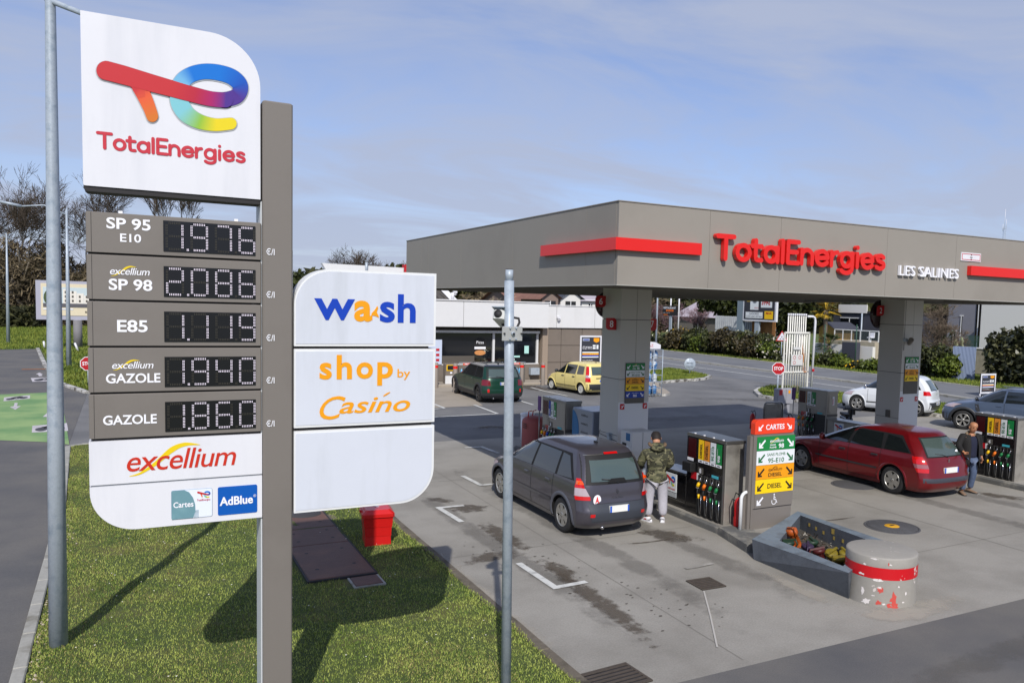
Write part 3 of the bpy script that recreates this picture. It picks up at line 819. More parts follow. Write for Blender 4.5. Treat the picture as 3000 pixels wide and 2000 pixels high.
mb=MB();mb.prism(rounded(SX0-0.004,2.03,1.0,2.410,(0.34,0,0,0)),SY,SY+0.22,m_white)
cp=mb.build('card_panel',totem)
m_teal=mat('teal_card',(108,148,158),0.4,dark=(120,160,168),dscale=8);m_blue=mat('panel_blue',(0,86,176),0.4)
mb=MB();mb.prism(rounded(0.272,2.082,0.592,2.333,(.015,)*4,4),SY-0.004,SY+0.002,mat('card_outline',(120,150,175),0.4))
mb.prism(rounded(0.2745,2.0845,0.5895,2.3305,(.013,)*4,4),SY-0.006,SY+0.001,mat('card_white',(228,234,246),0.4))
half=[(0.2745,2.0845),(0.44,2.0845),(0.458,2.14),(0.456,2.20),(0.44,2.26),(0.41,2.31),(0.375,2.3305),(0.2745,2.3305)]
mb.prism(half,SY-0.008,SY,m_teal)
for k in range(4):mb.prism([(0.446+k*.01,2.0845),(0.449+k*.01,2.0845),(0.464+k*.006,2.15),(0.462+k*.006,2.15)],SY-0.009,SY,m_teal)
card=mb.build('card_sticker',cp)
mb=MB();put_text(mb,'Cartes',(0.288,SY-0.006,2.183),0.155,0.05,m_lwhite,off=0.02)
put_text(mb,'TotalEnergies',(0.47,SY-0.006,2.222),0.105,0.022,m_txtred,off=0.01);mb.build('lettering',cp)
def card_conv(x,y,l):return Vector((0.472+(x-208)*0.105/1122,SY-0.006-l*.3,2.312-(y-455)*0.062/515))
emblem(cp,card_conv,'emblem',False)
mb=MB();mb.prism(rounded(0.636,2.082,0.958,2.333,(.014,)*4,4),SY-0.005,SY+0.002,m_blue);mb.build('blue_sticker',cp)
mb=MB();put_text(mb,'AdBlue',(0.65,SY-0.005,2.167),0.272,0.077,m_lwhite,off=0.03);put_text(mb,'®',(0.925,SY-0.005,2.222),0.024,0.024,m_lwhite)
mb.build('lettering',cp)
# right hand panels
RX0,RX1=1.268,2.583
m_wblue=mat('ink_blue_lettering',(10,62,178),0.4);m_amber=mat('amber_lettering',(238,158,10),0.4)
def rpanel(name,z0,z1,corners):
    mb=MB();mb.prism(rounded(RX0,z0,RX1,z1,corners),SY-0.03,SY+0.2,m_frame)
    r2=tuple(max(0,c-0.02) if c else 0 for c in corners)
    mb.prism(rounded(RX0+0.012,z0+0.022,RX1-0.022,z1-0.022,r2),SY-0.034,SY,m_whitec)
    return mb.build(name,totem)
FY=SY-0.034
w1=rpanel('wash_panel',3.566,4.268,(0,0,0,0.33));w2=rpanel('shop_panel',2.826,3.542,(0,0,0,0));w3=rpanel('blank_panel',2.045,2.796,(0,0.33,0,0))
mb=MB();mb.box((RX0,SY,3.535),(RX1-0.06,SY+0.18,3.572),m_gap);mb.build('joint',totem);mb=MB();mb.box((RX0,SY,2.79),(RX1-0.02,SY+0.18,2.83),m_gap);mb.build('joint',totem)
mb=MB()
def seq(mb,parts,y=FY):
    for (s_,x,z,w,h,mt,of,sh) in parts:put_text(mb,s_,(x,y,z),w,h,mt,off=of,shear=sh)
seq(mb,[('w',1.438,3.805,0.365,0.195,m_wblue,0.02,0.0),('s',2.035,3.79,0.142,0.195,m_wblue,0.028,0),('h',2.205,3.79,0.175,0.27,m_wblue,0.026,0)])
seq(mb,[('a',1.795,3.795,0.17,0.195,m_amber,0.034,0)])
fx=[(1.958,3.875),(1.985,3.905),(2.01,3.945),(2.018,3.925),(2.005,3.885),(2.022,3.855),(2.026,3.835),(1.99,3.85),(1.955,3.855)]
mb.prism(fx,FY-0.005,FY-0.001,m_amber)
mb.prism([(1.858+.009*math.cos(a),3.85+.009*math.sin(a)) for a in np.linspace(0,6.28,11)[:-1]],FY-0.008,FY-0.003,m_whitec)
mb.build('lettering',w1)
mb=MB();seq(mb,[('s',1.487,3.262,0.11,0.155,m_amber,0.028,0),('h',1.64,3.262,0.14,0.225,m_amber,0.028,0),('o',1.82,3.262,0.155,0.155,m_amber,0.028,0),('p',2.015,3.195,0.15,0.222,m_amber,0.028,0),('by',2.208,3.245,0.125,0.105,m_amber,0.01,0),
 ('C',1.488,2.892,0.235,0.215,m_amber,0.004,0.35),('asino',1.665,2.942,0.672,0.145,m_amber,0.012,0.3)])
pts,rr=stroke2d([(2.075,3.095),(2.11,3.115),(2.14,3.13)],[0.006,0.009,0.003],4)
V=[]
for i,p in enumerate(pts):
    for s_ in (1,-1):V.append((p.x,FY-0.005,p.y+s_*rr[i]))
mb.add(V,[(2*i,2*i+1,2*i+3,2*i+2) for i in range(len(pts)-1)],m_amber)
mb.build('lettering',w2)
mb=MB();mb.box((1.258,SY+0.05,4.0),(1.268,SY+0.09,4.42),m_frame);mb.build('side_rail',totem)
# ================================================================ LAMP POSTS, MAST
m_galv=mat('galvanised_steel',(168,178,188),0.45,metal=0.15,var=0.10,vscale=45,dark=(140,154,168),dscale=9)
b0=G(172,1905)
top0=atY(148,0,b0.y)
lamp=thing('lamp_post','thick galvanised lamp post on the lawn left of the price totem','lamp post',b0)
mb=MB();tx=top0.x-b0.x
mb.tube([(b0.x+tx*t,b0.y,z) for t,z in ((0,0.0),(0.35,2.6),(1.0,top0.z+0.3),(1.6,9.2))],[0.094,0.080,0.047,0.04],m_galv,20)
mb.build('post',lamp)
mb=MB();q=atY(150,4,b0.y);q2=atY(236,38,b0.y-0.3);d_=(q2-q)
mb.tube([q-d_*0.15,q,q+d_*0.6,q2,q2+d_*0.9],[0.032,0.032,0.030,0.028,0.026],m_galv,10);mb.build('arm',lamp)
# camera mast
MY=6.9
mbase=Vector((atY(1490,1700,6.9).x,6.9,0))
m_x=[atY(1490.5+1.0*k,y,mbase.y) for k,y in ((0,2000),(1,1100),(2,790))]
mast=thing('camera_mast','galvanised tube mast with clamp plate and camera rising in front of the forecourt','mast',mbase)
mb=MB();zt=m_x[2].z
mb.tube([(mbase.x,MY,0),(m_x[1].x,MY,m_x[1].z),(m_x[2].x,MY,zt-0.10)],[0.048,0.045,0.0445],m_galv,18)
mb.tube([(m_x[2].x,MY,zt-0.10),(m_x[2].x,MY,zt)],0.036,m_galv,14)
mb.tube([(m_x[2].x,MY,zt),(m_x[2].x,MY,zt+0.006)],0.034,m_gap,14)
mb.build('tube',mast)
c=atY(1493,976,MY)
mb=MB();mb.bbox((c.x-0.1,MY-.07,c.z-0.065),(c.x+0.1,MY-.05,c.z+0.065),mat('steel_plate',(190,190,186),0.35,metal=0.4,var=0.1,vscale=20),0.006)
for dx,dz in ((-.085,0),(.085,0),(-.03,.05),(.03,.05),(-.03,-.05),(.03,-.05)):mb.tube([(c.x+dx,MY-.088,c.z+dz),(c.x+dx,MY-.07,c.z+dz)],0.008,m_gap if dz== 0 else m_galv,8)
mb.tube([(c.x,MY-.09,c.z),(c.x,MY-.07,c.z)],0.018,m_galv,12);mb.tube([(c.x,MY-.095,c.z),(c.x,MY-.088,c.z)],0.01,m_gap,8)
mb.build('clamp_plate',mast)
c2=atY(1474,935,MY+.15)
mb=MB();T=Matrix.Translation(c2) @ Matrix.Rotation(R(50),4,'Z') @ Matrix.Rotation(R(18),4,'Y')
mb.bbox((-0.17,-0.055,-0.045),(0.13,0.055,0.055),mat('camera_shell',(205,205,200),0.4),0.02,T)
mb.box((-0.20,-0.062,0.056),(0.12,0.062,0.063),m_galv,T)
mb.tube([T @ Vector((-0.172,0,0)),T @ Vector((-0.18,0,0))],0.038,m_gap,14)
mb.tube([c2+Vector((0,0,-.04)),c2+Vector((0.03,-.05,-.11)),c+Vector((0,0.05,0.04))],0.02,m_gap,8)
mb.build('camera_head',mast)
mb=MB();mb.tube([c2+Vector((0.09,0.0,0.02)),c2+Vector((0.16,0,0.01)),c+Vector((0.12,0.05,0.1)),c+Vector((0.085,0.05,0.03))],0.011,m_gap,8)
mb.build('cable',mast)
# ================================================================ LAWN THINGS
# red bin
m_bin=mat('bin_red',(196,24,22),0.35,var=0.04,coat=0.2)
bl,bf,br_=G(1072,1603),G(1095,1612),G(1155,1600)
bc=Vector((3.46,13.02,0.05));T=Matrix.Translation(bc) @ Matrix.Rotation(R(-8),4,'Z')
bin_=thing('waste_bin','red square plastic bin with domed lid standing on the lawn','bin',bc)
mb=MB();H_=0.50;w0,w1_=0.205,0.235
lev=[(0,w0),(0.15,.200),(0.155,.206),(0.30,.212),(0.305,.218),(H_,w1_)]
vs=[]
for z,w in lev:vs+= [T @ Vector((sx*w,sy*w,z)) for sx,sy in ((-1,-1),(1,-1),(1,1),(-1,1))]
mb.add(vs,[(4*i+k,4*i+(k+1)%4,4*i+4+(k+1)%4,4*i+4+k) for i in range(5) for k in range(4)],m_bin)
mb.build('body',bin_)
mb=MB();mb.bbox((-.255,-.255,H_-0.03),(.255,.255,H_+0.055),m_bin,0.03,T);mb.bbox((-.22,-.22,H_+0.055),(.22,.22,H_+0.085),m_bin,0.03,T)
mb.bbox((-.25,-.03,H_+.02),(-.27,.03,H_+.06),m_bin,0.004,T)
lid=mb.build('lid',bin_)
mb=MB()
put_text(mb,'sablé',T @ Vector((-0.06,0.10,H_+0.086)),0.14,0.06,m_lwhite,right=T.to_3x3() @ Vector((0.5,-1,0)),up=T.to_3x3() @ Vector((1,.5,0)),off=0.03)
mb.build('lettering',lid)
# brown cover plates sunk in the lawn
m_plate=mat('brown_steel_plate',(92,68,60),0.65,var=0.12,vscale=14,dark=(112,80,66),dscale=1.5,bump=0.3,bscale=60)
def plate(name,x0,y0,x1,y1,z,label,rz=0,edge=None,group=None,holes=True):
    t=thing(name,label,'cover plate',((x0+x1)/2,(y0+y1)/2,0.05),0,group)
    mb=MB();mb.bbox((x0,y0,0.03),(x1,y1,z),m_plate,0.01);mb.build('plate',t)
    mb=MB();f=edge or m_gap
    mb.box((x0-.03,y0-.03,0.02),(x1+.03,y0-0.002,z-0.012),f);mb.box((x0-.03,y0,0.02),(x0-0.002,y1+.03,z-0.012),f)
    mb.box((x1+0.002,y0,0.02),(x1+.03,y1+.03,z-.012),f);mb.build('frame',t)
    if holes:
        mb=MB()
        for u,v in ((.2,.25),(.8,.3),(.2,.75),(.8,.8)):mb.disc(0.03,m_gap,Matrix.Translation((x0+(x1-x0)*u,y0+(y1-y0)*v,z+.002)),10)
        mb.build('lifting_hole',t)
    return t
pa,pb,pc_=G(915,1712,.08),G(1100,1690,.08),G(862,1620,.08)
plate('cover_plate',2.12,11.5,3.04,13.15,0.085,'large brown steel cover plate in the lawn, the one nearest the camera',group='brown cover plates in the lawn')
plate('cover_plate',2.12,13.18,3.04,14.15,0.083,'brown steel cover plate in the lawn, middle one of the row beside the red bin',group='brown cover plates in the lawn')
plate('cover_plate',2.12,14.18,3.04,15.35,0.085,'brown steel cover plate in the lawn, farthest of the row behind the red bin',group='brown cover plates in the lawn')
plate('cover_plate',2.66,11.05,3.04,11.42,0.07,'small square brown cover plate with pale concrete edge in the lawn',edge=m_kerb,group=None,holes=False)
pit=G(890,1508,0.06);t=thing('pit_cover','dark round pit cover set in the lawn behind the brown plates','cover',pit)
mb=MB();mb.lathe([(0.0,0.03),(0.30,0.03),(0.33,0.0),(0.33,-0.05)],mat('black_cover',(62,60,60),0.7,bump=.3),28,Matrix.Translation(pit));mb.build('cover',t)
mb=MB();mb.box((pit.x-.5,pit.y-.45,0.0),(pit.x+.5,pit.y+.45,0.058),m_kerbd);mb.build('surround',t)
# drain grates
def grate(name,c,w,d,label,rz=0,bars=7):
    t=thing(name,label,'drain',(c.x,c.y,0.0),R(rz))
    mb=MB();mb.box((-w/2,-d/2,-.02),(w/2,d/2,0.009),m_gap);mb.build('pit',t,world=False)
    mb=MB();f=mat('cast_iron',(78,70,62),0.6,var=.2,vscale=20);e=0.03
    for a,b in (((-w/2,-d/2),(w/2,-d/2+e)),((-w/2,d/2-e),(w/2,d/2)),((-w/2,-d/2+e),(-w/2+e,d/2-e)),((w/2-e,-d/2+e),(w/2,d/2-e))):mb.box((*a,0),(*b,0.018),f)
    mb.build('frame',t,world=False);pr=None
    for k in range(bars):
        if pr is None:
            m2=MB();m2.box((-w/2+e,-d/bars*.27,0.0),(w/2-e,d/bars*.27,0.016),f);pr=m2.build('bar',t,world=False);o=pr
        else:o=pr.copy();COL.objects.link(o)
        o.location=(0,-d/2+d*(k+.5)/bars,0)
    return t
grate('drain_grate',G(2068,1710),0.42,0.42,'small square drain grate in the concrete in front of the fuel island',-2)
grate('drain_grate',G(1790,1990),0.75,0.5,'rusty drain grate at the bottom edge beside the lawn kerb',4)
# round tank covers
m_cover=mat('grey_cover',(84,84,86),0.7,bump=0.8,bscale=90,var=.1)
def tank_cover(c,r_,label,cap):
    t=thing('tank_cover',label,'tank cover',(c.x,c.y,0))
    mb=MB();mb.lathe([(0,0.016),(r_-.05,0.014),(r_-.045,0.006),(r_-.03,0.006),(r_-.028,0.013),(r_,0.010),(r_+.01,0)],m_cover,40,Matrix.Translation((c.x,c.y,0)))
    for k in range(-7,8):      # raised tread ribs
        y=k*r_*.12;h=math.sqrt(max(0,(r_*.9)** 2-y*y))
        mb.box((c.x-h,c.y+y-.012,0.012),(c.x+h,c.y+y+.012,0.0195),m_cover)
    mb.build('cover',t)
    if cap:
        mb=MB();mb.lathe([(0,.03),(.12,.03),(.14,.018)],mat('cap_yellow',(214,160,40),.5),20,Matrix.Translation((c.x,c.y,0)));mb.build('yellow_cap',t)
        mb=MB();mb.box((c.x-.05,c.y-.02,.03),(c.x+.05,c.y+.02,.034),m_gap);mb.build('keyhole',t)
tank_cover((G(2515,1535)+G(2712,1550))/2+Vector((0,0,0)),0.50,'round ribbed tank cover with yellow cap in its middle, right of the planter trough',True)
tank_cover(G(2500,1420),0.5,'round tank cover half hidden beneath the red estate car',False)
# ================================================================ CANOPY
m_can=mat('canopy_cladding',(146,140,131),0.5,var=0.015,vscale=200,dark=(140,134,125),dscale=0.6)
m_soff=mat('soffit',(128,124,118),0.7,var=0.04)
m_cred=mat('canopy_red',(222,28,20),0.35,coat=0.2)
CX0,CX1,CY0,CY1,CZ0,CZ1=6.25,20.2,10.3,20.85,4.325,5.535
canopy=thing('canopy','large flat taupe forecourt canopy with red bands and red raised lettering','canopy',((CX0+CX1)/2,(CY0+CY1)/2,0))
def panel_run(name,axis,fixed,a0,a1,joints,flip):
    js=[a0]+[j for j in joints if a0<j<a1]+[a1]
    for u,v in zip(js,js[1:]):
        mb=MB();g_=0.0025
        if axis== 'X':mb.box((u+g_,min(fixed,fixed+flip),CZ0),(v-g_,max(fixed,fixed+flip),CZ1),m_can)
        else:mb.box((min(fixed,fixed+flip),u+g_,CZ0),(max(fixed,fixed+flip),v-g_,CZ1),m_can)
        mb.build(name,canopy)
jx=[atY(p,800,CY0).x for p in (2075,2283,2595)]+[13.8,16.2,18.2]
jy=[atX(1715,780,CX0).y,atX(1500,780,CX0).y,atX(1350,780,CX0).y,atX(1255,780,CX0).y,19.6]
panel_run('fascia_panel','X',CY0,CX0,CX1,jx,0.06)
panel_run('fascia_panel','Y',CX0,CY0+0.065,CY1-0.065,jy,0.06)
panel_run('fascia_panel','X',CY1-0.06,CX0,CX1,[8.7,11,13.5,16,18.4],0.06)
panel_run('fascia_panel','Y',CX1-0.06,CY0+0.065,CY1-0.065,[13,15.6,18],0.06)
mb=MB();mb.box((CX0+.08,CY0+.08,CZ0+0.12),(CX1-.08,CY1-.08,CZ0+.2),m_soff)
mb.box((CX0+.066,CY0+.066,CZ0+0.03),(CX1-.066,CY0+.35,CZ0+.119),m_soff);mb.box((CX0+.066,CY1-.35,CZ0-0.03),(CX1-.066,CY1-.07,CZ0+.119),m_soff)
mb.box((CX0+.066,CY0+.36,CZ0+0.02),(CX0+.35,CY1-.36,CZ0+.119),m_soff);mb.box((CX1-.35,CY0+.36,CZ0+0.02),(CX1-.066,CY1-.36,CZ0+.119),m_soff)
mb.build('soffit',canopy)
for k in range(6):
    mb=MB();y=CY0+1.6+k*1.55;mb.box((CX0+.5,y,CZ0+.06),(CX1-.5,y+.12,CZ0+.118),m_soff);mb.build('soffit_rib',canopy)
mb=MB();mb.box((CX0+.07,CY0+.07,CZ1-.5),(CX1-.07,CY1-.07,CZ1-.44),m_soff);mb.build('roof_deck',canopy)
mb=MB();e=.012
mb.box((CX0-.012,CY0-.012,CZ1+.001),(CX1+.012,CY0+.07,CZ1+.014),m_can);mb.box((CX0-.012,CY0+.071,CZ1+.001),(CX0+.07,CY1,CZ1+.014),m_can)
mb.box((CX0-.006,CY0-.006,CZ0-.014),(CX1,CY0+.05,CZ0-.001),mat('drip_edge',(170,168,160),.4));mb.box((CX0-.006,CY0+.051,CZ0-.014),(CX0+.05,CY1,CZ0-.001),mat('drip_edge'))
mb.build('edge_trim',canopy)
# red bands
BZ0,BZ1=4.825,5.005
bl_=atX(1597,735,CX0).y;brx=atY(2046,730,CY0).x
mb=MB()
L_=[(CX0-.09,bl_),(CX0-.09,CY0-.09),(brx,CY0-.09),(brx,CY0-.002),(CX0-.002,CY0-.002),(CX0-.002,bl_)]
mb.prism(L_,BZ0,BZ1,m_cred,'XY');mb.build('red_band',canopy)
r0=atY(2832,810,CY0);mb=MB();mb.box((r0.x,CY0-.09,4.79),(CX1+.05,CY0-.002,4.97),m_cred);mb.build('red_band',canopy)
# lettering
q0,q1=atY(2090,765,CY0),atY(2586,795,CY0)
for mb in round_word('TotalEnergies',q0.x+.0,CY0,4.768,q1.x-q0.x-.03,.375,m_cred,depth=.08,r=.078,lift=.02):mb.build('letter',canopy)
q0,q1=atY(2628,805,CY0),atY(2800,822,CY0)
mb=MB();put_text(mb,'LES SALINES',(q0.x,CY0,4.705),q1.x-q0.x,0.185,m_lwhite,off=0.004,spacing=1.06,depth=0.05,lift=0.01);mb.build('white_lettering',canopy)
q0,q1=atY(2813,765,CY0),atY(2870,768,CY0)
hp=thing('height_plate','small white and red rectangular headroom plate reading 4.5m on the canopy front','sign',(q0.x,CY0-.02,5.08))
mb=MB();mb.box((q0.x,CY0-.02,5.06),(q1.x,CY0-.003,5.22),m_white);mb.build('plate',hp)
mb=MB();x0,x1,z0,z1=q0.x+.02,q1.x-.02,5.08,5.2;t_=.011
for a,b in (((x0,z0),(x1,z0+t_)),((x0,z1-t_),(x1,z1)),((x0,z0+t_),(x0+t_,z1-t_)),((x1-t_,z0+t_),(x1,z1-t_))):mb.box((a[0],CY0-.024,a[1]),(b[0],CY0-.019,b[1]),m_txtred)
mb.build('red_border',hp)
mb=MB();cxm=(x0+x1)/2
mb.prism([(cxm-.022,z1-t_),(cxm+.022,z1-t_),(cxm,z1-.03)],CY0-.026,CY0-.02,m_gap);mb.prism([(cxm-.022,z0+t_),(cxm+.022,z0+t_),(cxm,z0+.03)],CY0-.026,CY0-.02,m_gap)
put_text(mb,'4.5m',(cxm-.035,CY0-.02,5.122),.07,.032,m_gap,off=.01);mb.build('lettering',hp)
# ================================================================ COLUMNS
m_col=mat('column_cladding',(196,194,188),0.6,var=0.02,vscale=160)
m_colw=mat('bounce_lit_column',(218,220,222),0.6,var=0.02,vscale=160)  # column cladding lightened to hold bounce light from the ground
m_board=mat('board_grey',(92,88,82),0.6)
BG_,BW_,BO_,BY_,BB_=mat('board_green',(22,128,62),.4),mat('board_white',(226,230,232),.4),mat('board_orange',(236,156,14),.4),mat('board_yellow',(250,208,10),.4),mat('board_blue',(20,62,160),.4)
m_ink=mat('black_ink',(26,24,24),.5);m_grn=mat('green_ink',(20,104,56),.5);m_brown=mat('brown_ink',(120,72,14),.5)
def arrow(mb,x,z,s,m,y,dirx=-1):
    """arrow pointing down and outwards"""
    w=s*.13
    def q(a,b):return (x+dirx*a*s,z+b*s)
    P1=[q(-.38,.5),q(-.52,.34),q(.18,-.38),q(.36,-.20)]
    P2=[q(.5,-.5),q(.5,-.32),q(-.14,-.32),q(-.14,-.5)]
    P3=[q(.5,-.5),q(.5,.14),q(.32,.14),q(.32,-.5)]
    for k,P_ in enumerate((P1,P2,P3)):
        if dirx>0:P_=P_[::-1]
        mb.add([(p[0],y-.0015*k,p[1]) for p in P_],[(0,1,2,3)],m)
def pump_board(parent,rows,x0,x1,y,row_h,z_top,name='board_row',blank=None):
    z=z_top;w=x1-x0
    for kind in rows:
        bgm={'98':BG_,'e10':BW_,'exd':BO_,'d':BY_,'e85':BB_,'pmr':m_taupe}[kind]
        mb=MB();mb.box((x0,y-.006,z-row_h+.006),(x1,y,z),bgm);rw=mb.build(name,parent)
        mb=MB();yy=y-.006;am={'98':m_lwhite,'e10':m_grn,'exd':m_ink,'d':m_ink,'e85':m_lwhite,'pmr':m_lwhite}[kind]
        zc=z-row_h/2;s=min(row_h*.62,w*.17)
        arrow(mb,x0+w*.13,zc,s,am,yy-.003,-1)
        if kind!= 'pmr':arrow(mb,x1-w*.13,zc,s,am,yy-.003,1)
        if kind== '98':
            excellium(mb,x0+w*.33,zc+row_h*.06,w*.36,row_h*.24,m_lwhite,m_yel,y=yy)
            put_text(mb,'98',(x0+w*.56,yy,zc-row_h*.36),w*.14,row_h*.32,m_lwhite,off=.02)
            put_text(mb,'SANS',(x0+w*.33,yy,zc-row_h*.16),w*.15,row_h*.11,m_lwhite,off=.02);put_text(mb,'PLOMB',(x0+w*.33,yy,zc-row_h*.35),w*.17,row_h*.12,m_lwhite,off=.02)
        elif kind== 'e10':
            put_text(mb,'SANS PLOMB',(x0+w*.27,yy,zc+row_h*.12),w*.48,row_h*.2,m_grn);put_text(mb,'95-E10',(x0+w*.3,yy,zc-row_h*.36),w*.42,row_h*.33,m_grn,off=.01)
        elif kind== 'exd':
            excellium(mb,x0+w*.32,zc+row_h*.06,w*.36,row_h*.24,m_brown,m_brown,y=yy);put_text(mb,'DIESEL',(x0+w*.32,yy,zc-row_h*.33),w*.36,row_h*.26,m_ink,off=.014)
        elif kind== 'd':put_text(mb,'DIESEL',(x0+w*.31,yy,zc-row_h*.16),w*.38,row_h*.34,m_ink,off=.016)
        elif kind== 'e85':put_text(mb,'super ethanol',(x0+w*.33,yy,zc+row_h*.15),w*.34,row_h*.14,m_lwhite);put_text(mb,'E85',(x0+w*.4,yy,zc-row_h*.3),w*.2,row_h*.33,m_lwhite,off=.03)
        else:      # wheelchair sign
            cxp=x0+w*.5;r_=row_h*.2
            ring=[(cxp+r_*math.cos(a),zc-.12*row_h+r_*math.sin(a)) for a in np.linspace(R(150),R(400),14)]
            for (ax,az),(bx,bz) in zip(ring,ring[1:] ):
                t=Vector((bx-ax,bz-az)).normalized();nx_,nz_=-t.y*.007,t.x*.007
                mb.add([(ax-nx_,yy-.003,az-nz_),(bx-nx_,yy-.003,bz-nz_),(bx+nx_,yy-.003,bz+nz_),(ax+nx_,yy-.003,az+nz_)],[(0,1,2,3)],m_lwhite)
            for (ax,az,bx,bz) in ((0,.3,-.02,.02),(-.02,.02,.16,.02),(.16,.02,.24,-.2),(.24,-.2,.3,-.18),(0,.18,.13,.15)):
                A=Vector((cxp+ax*row_h,zc+az*row_h));B=Vector((cxp+bx*row_h,zc+bz*row_h));t=(B-A).normalized();n_=Vector((-t.y,t.x))*.008
                mb.add([(q.x,yy-.005,q.y) for q in (A-n_,B-n_,B+n_,A+n_)],[(0,1,2,3)],m_lwhite)
            mb.add([(cxp+.016*math.cos(a),yy-.004,zc+.38*row_h+.016*math.sin(a)) for a in np.linspace(0,5.6,9)],[tuple(range(9))],m_lwhite)
        mb.build('lettering',rw)
        z-= row_h
    return z
def flag_plate(parent,s,x0,x1,z0,z1,y,face='Y',X=None,flip=False):
    """red number plate with two rounded corners"""
    w=x1-x0;h=z1-z0;r_=min(w,h)*.3
    mb=MB();poly=rounded(0,0,w,h,(r_,0,r_,0) if not flip else (0,r_,0,r_),5)
    if face== 'Y':
        mb.prism([(x0+a,z0+b) for a,b in poly],y,y+.03,m_flag);put_text(mb,s,(x0+w*.32,y,z0+h*.22),w*.36,h*.56,m_lwhite,off=.01)
    else:      # faces -X; runs along Y (x0..x1 are Y values, far to near seen left to right)
        mb.prism([(x1-a,z0+b) for a,b in poly],X-.03,X,m_flag,'YZ');put_text(mb,s,(X-.03,x1-w*.34,z0+h*.22),w*.36,h*.56,m_lwhite,right=(0,-1,0),off=.01)
    return mb.build('number_plate',parent)
m_flag=mat('plate_red',(186,24,34),.4);m_dome=mat('dark_dome',(46,26,30),.25,coat=.4);m_ptag=mat('pictogram_red',(190,30,38),.45)
def column(x0,x1,y0,y1,label):
    t=thing('canopy_column',label,'column',((x0+x1)/2,(y0+y1)/2,0),0,'square columns carrying the canopy')
    zs=[0.0,1.18,2.42,3.72,CZ0+.115]
    for k in range(4):
        a,b=zs[k]+(0.006 if k else 0),zs[k+1]-.006;mm=m_col
        if k<2 or k== 1:mb=MB();mb.box((x0,y0,a),(x1,y1,b),mm);mb.build('cladding_panel',t)
        else:
            xm=x0+(x1-x0)*.52
            mb=MB();mb.box((x0,y0,a),(xm-.004,y1,b),mm);mb.build('cladding_panel',t)
            mb=MB();mb.box((xm+.004,y0,a),(x1,y1,b),mm);mb.build('cladding_panel',t)
    mb=MB();mb.box((x0+.02,y0+.02,0.01),(x1-.02,y1-.02,CZ0+.1),m_gap);mb.build('core',t)
    mb=MB();mb.box((x0-.0015,y0-.003,0.13),(x1+.0015,y0-.0005,1.92),m_colw);mb.build('bounce_lit_face',t)  # thin paler sheet: ground bounce light painted on the lower front face
    return t
col1=column(9.27,10.05,15.05,15.85,'square taupe canopy column with red plates 8, 6 and 7 and a fuel board, beside the grey car')
bd=MB();bd.box((9.42,15.03,1.60+.29),(9.92,15.046,2.78),m_board);bd=bd.build('fuel_board',col1)
pump_board(col1,['98','e10','exd','d','e85'],9.43,9.91,15.029,.153,2.77)
def pictos(parent,X0,X1,y,z):
    for x in (X0,X1):
        mb=MB();mb.prism(rounded(x,z,x+.11,z+.125,(.02,0,.02,0),3),y-.006,y,m_ptag);
        A=Vector((x+.03,z+.03));B=Vector((x+.085,z+.09));mb.prism([(A.x,A.y),(A.x+.012,A.y-.01),(B.x+.006,B.y-.006),(B.x-.006,B.y+.006)],y-.009,y-.006,m_lwhite)
        mb.prism([(x+.03,z+.065),(x+.055,z+.06),(x+.056,z+.07),(x+.032,z+.08)],y-.009,y-.006,m_lwhite)
        mb.build('pictogram',parent)
pictos(col1,9.31,9.90,15.045,1.76)
flag_plate(col1,'8',9.015,9.265,3.49,3.75,15.23)
flag_plate(col1,'6',8.98,9.235,3.98,4.23,15.66,flip=True)
mb=MB();p7=atY(1905,950,15.4);mb.prism([(10.052+a,3.49+b) for a,b in rounded(0,0,.2,.26,(0,.07,0,0),5)],15.12,15.15,m_flag)
put_text(mb,'7',(10.09,15.12,3.56),.08,.15,m_lwhite);mb.build('number_plate',col1)
def dome(parent,x,y,z,r_,sx):
    mb=MB();T=Matrix.Translation((x,y,z)) @ Matrix.Rotation(R(90),4,'X')
    mb.lathe([(0,.10),(r_*.5,.085),(r_*.85,.045),(r_,0),(r_*.9,-.03),(0,-.03)],m_dome,26,T);return mb.build('round_disc',parent)  # dark domed disc, gives no light
dome(col1,atY(1778,893,15.93).x,15.93,atY(1778,893,15.93).z,0.30,-1)
mb=MB();mb.cbox((9.25,15.33,1.06),(.1,.1,.2),m_galv);mb.cbox((9.24,15.33,1.19),(.11,.12,.03),m_galv);mb.build('socket_box',col1)
mb=MB();mb.tube([(9.255,15.8,1.13),(9.255,15.06,1.06)],.006,m_gap,6);mb.build('cable',col1)
col2=column(18.2,18.95,15.05,15.85,'square taupe canopy column with red plate 2, security lamp and fuel board, behind the red estate car')
bd=MB();bd.box((18.32,15.03,1.85),(18.86,15.046,2.86),m_board);bd=bd.build('fuel_board',col2)
pump_board(col2,['98','e10','exd','d'],18.33,18.85,15.029,.165,2.85)
pictos(col2,18.22,18.80,15.045,1.64)
pz=atX(2591,910,18.2)
flag_plate(col2,'2',17.93,18.19,pz.z-.14,pz.z+.14,pz.y,flip=True)
dome(col2,atY(2578,921,15.93).x,15.93,atY(2578,921,15.93).z,0.40,-1)
lampc=atY(2667,1000,14.9)
mb=MB();T=Matrix.Translation(lampc) @ Matrix.Rotation(R(-35),4,'Z') @ Matrix.Rotation(R(60),4,'X')
mb.lathe([(0,-.14),(.05,-.13),(.062,-.06),(.068,.1),(.06,.11),(0,.08)],mat('grey_lamp',(120,114,106),.5),16,T);mb.cbox(lampc+Vector((-.07,.1,.03)),(.08,.1,.08),m_galv)
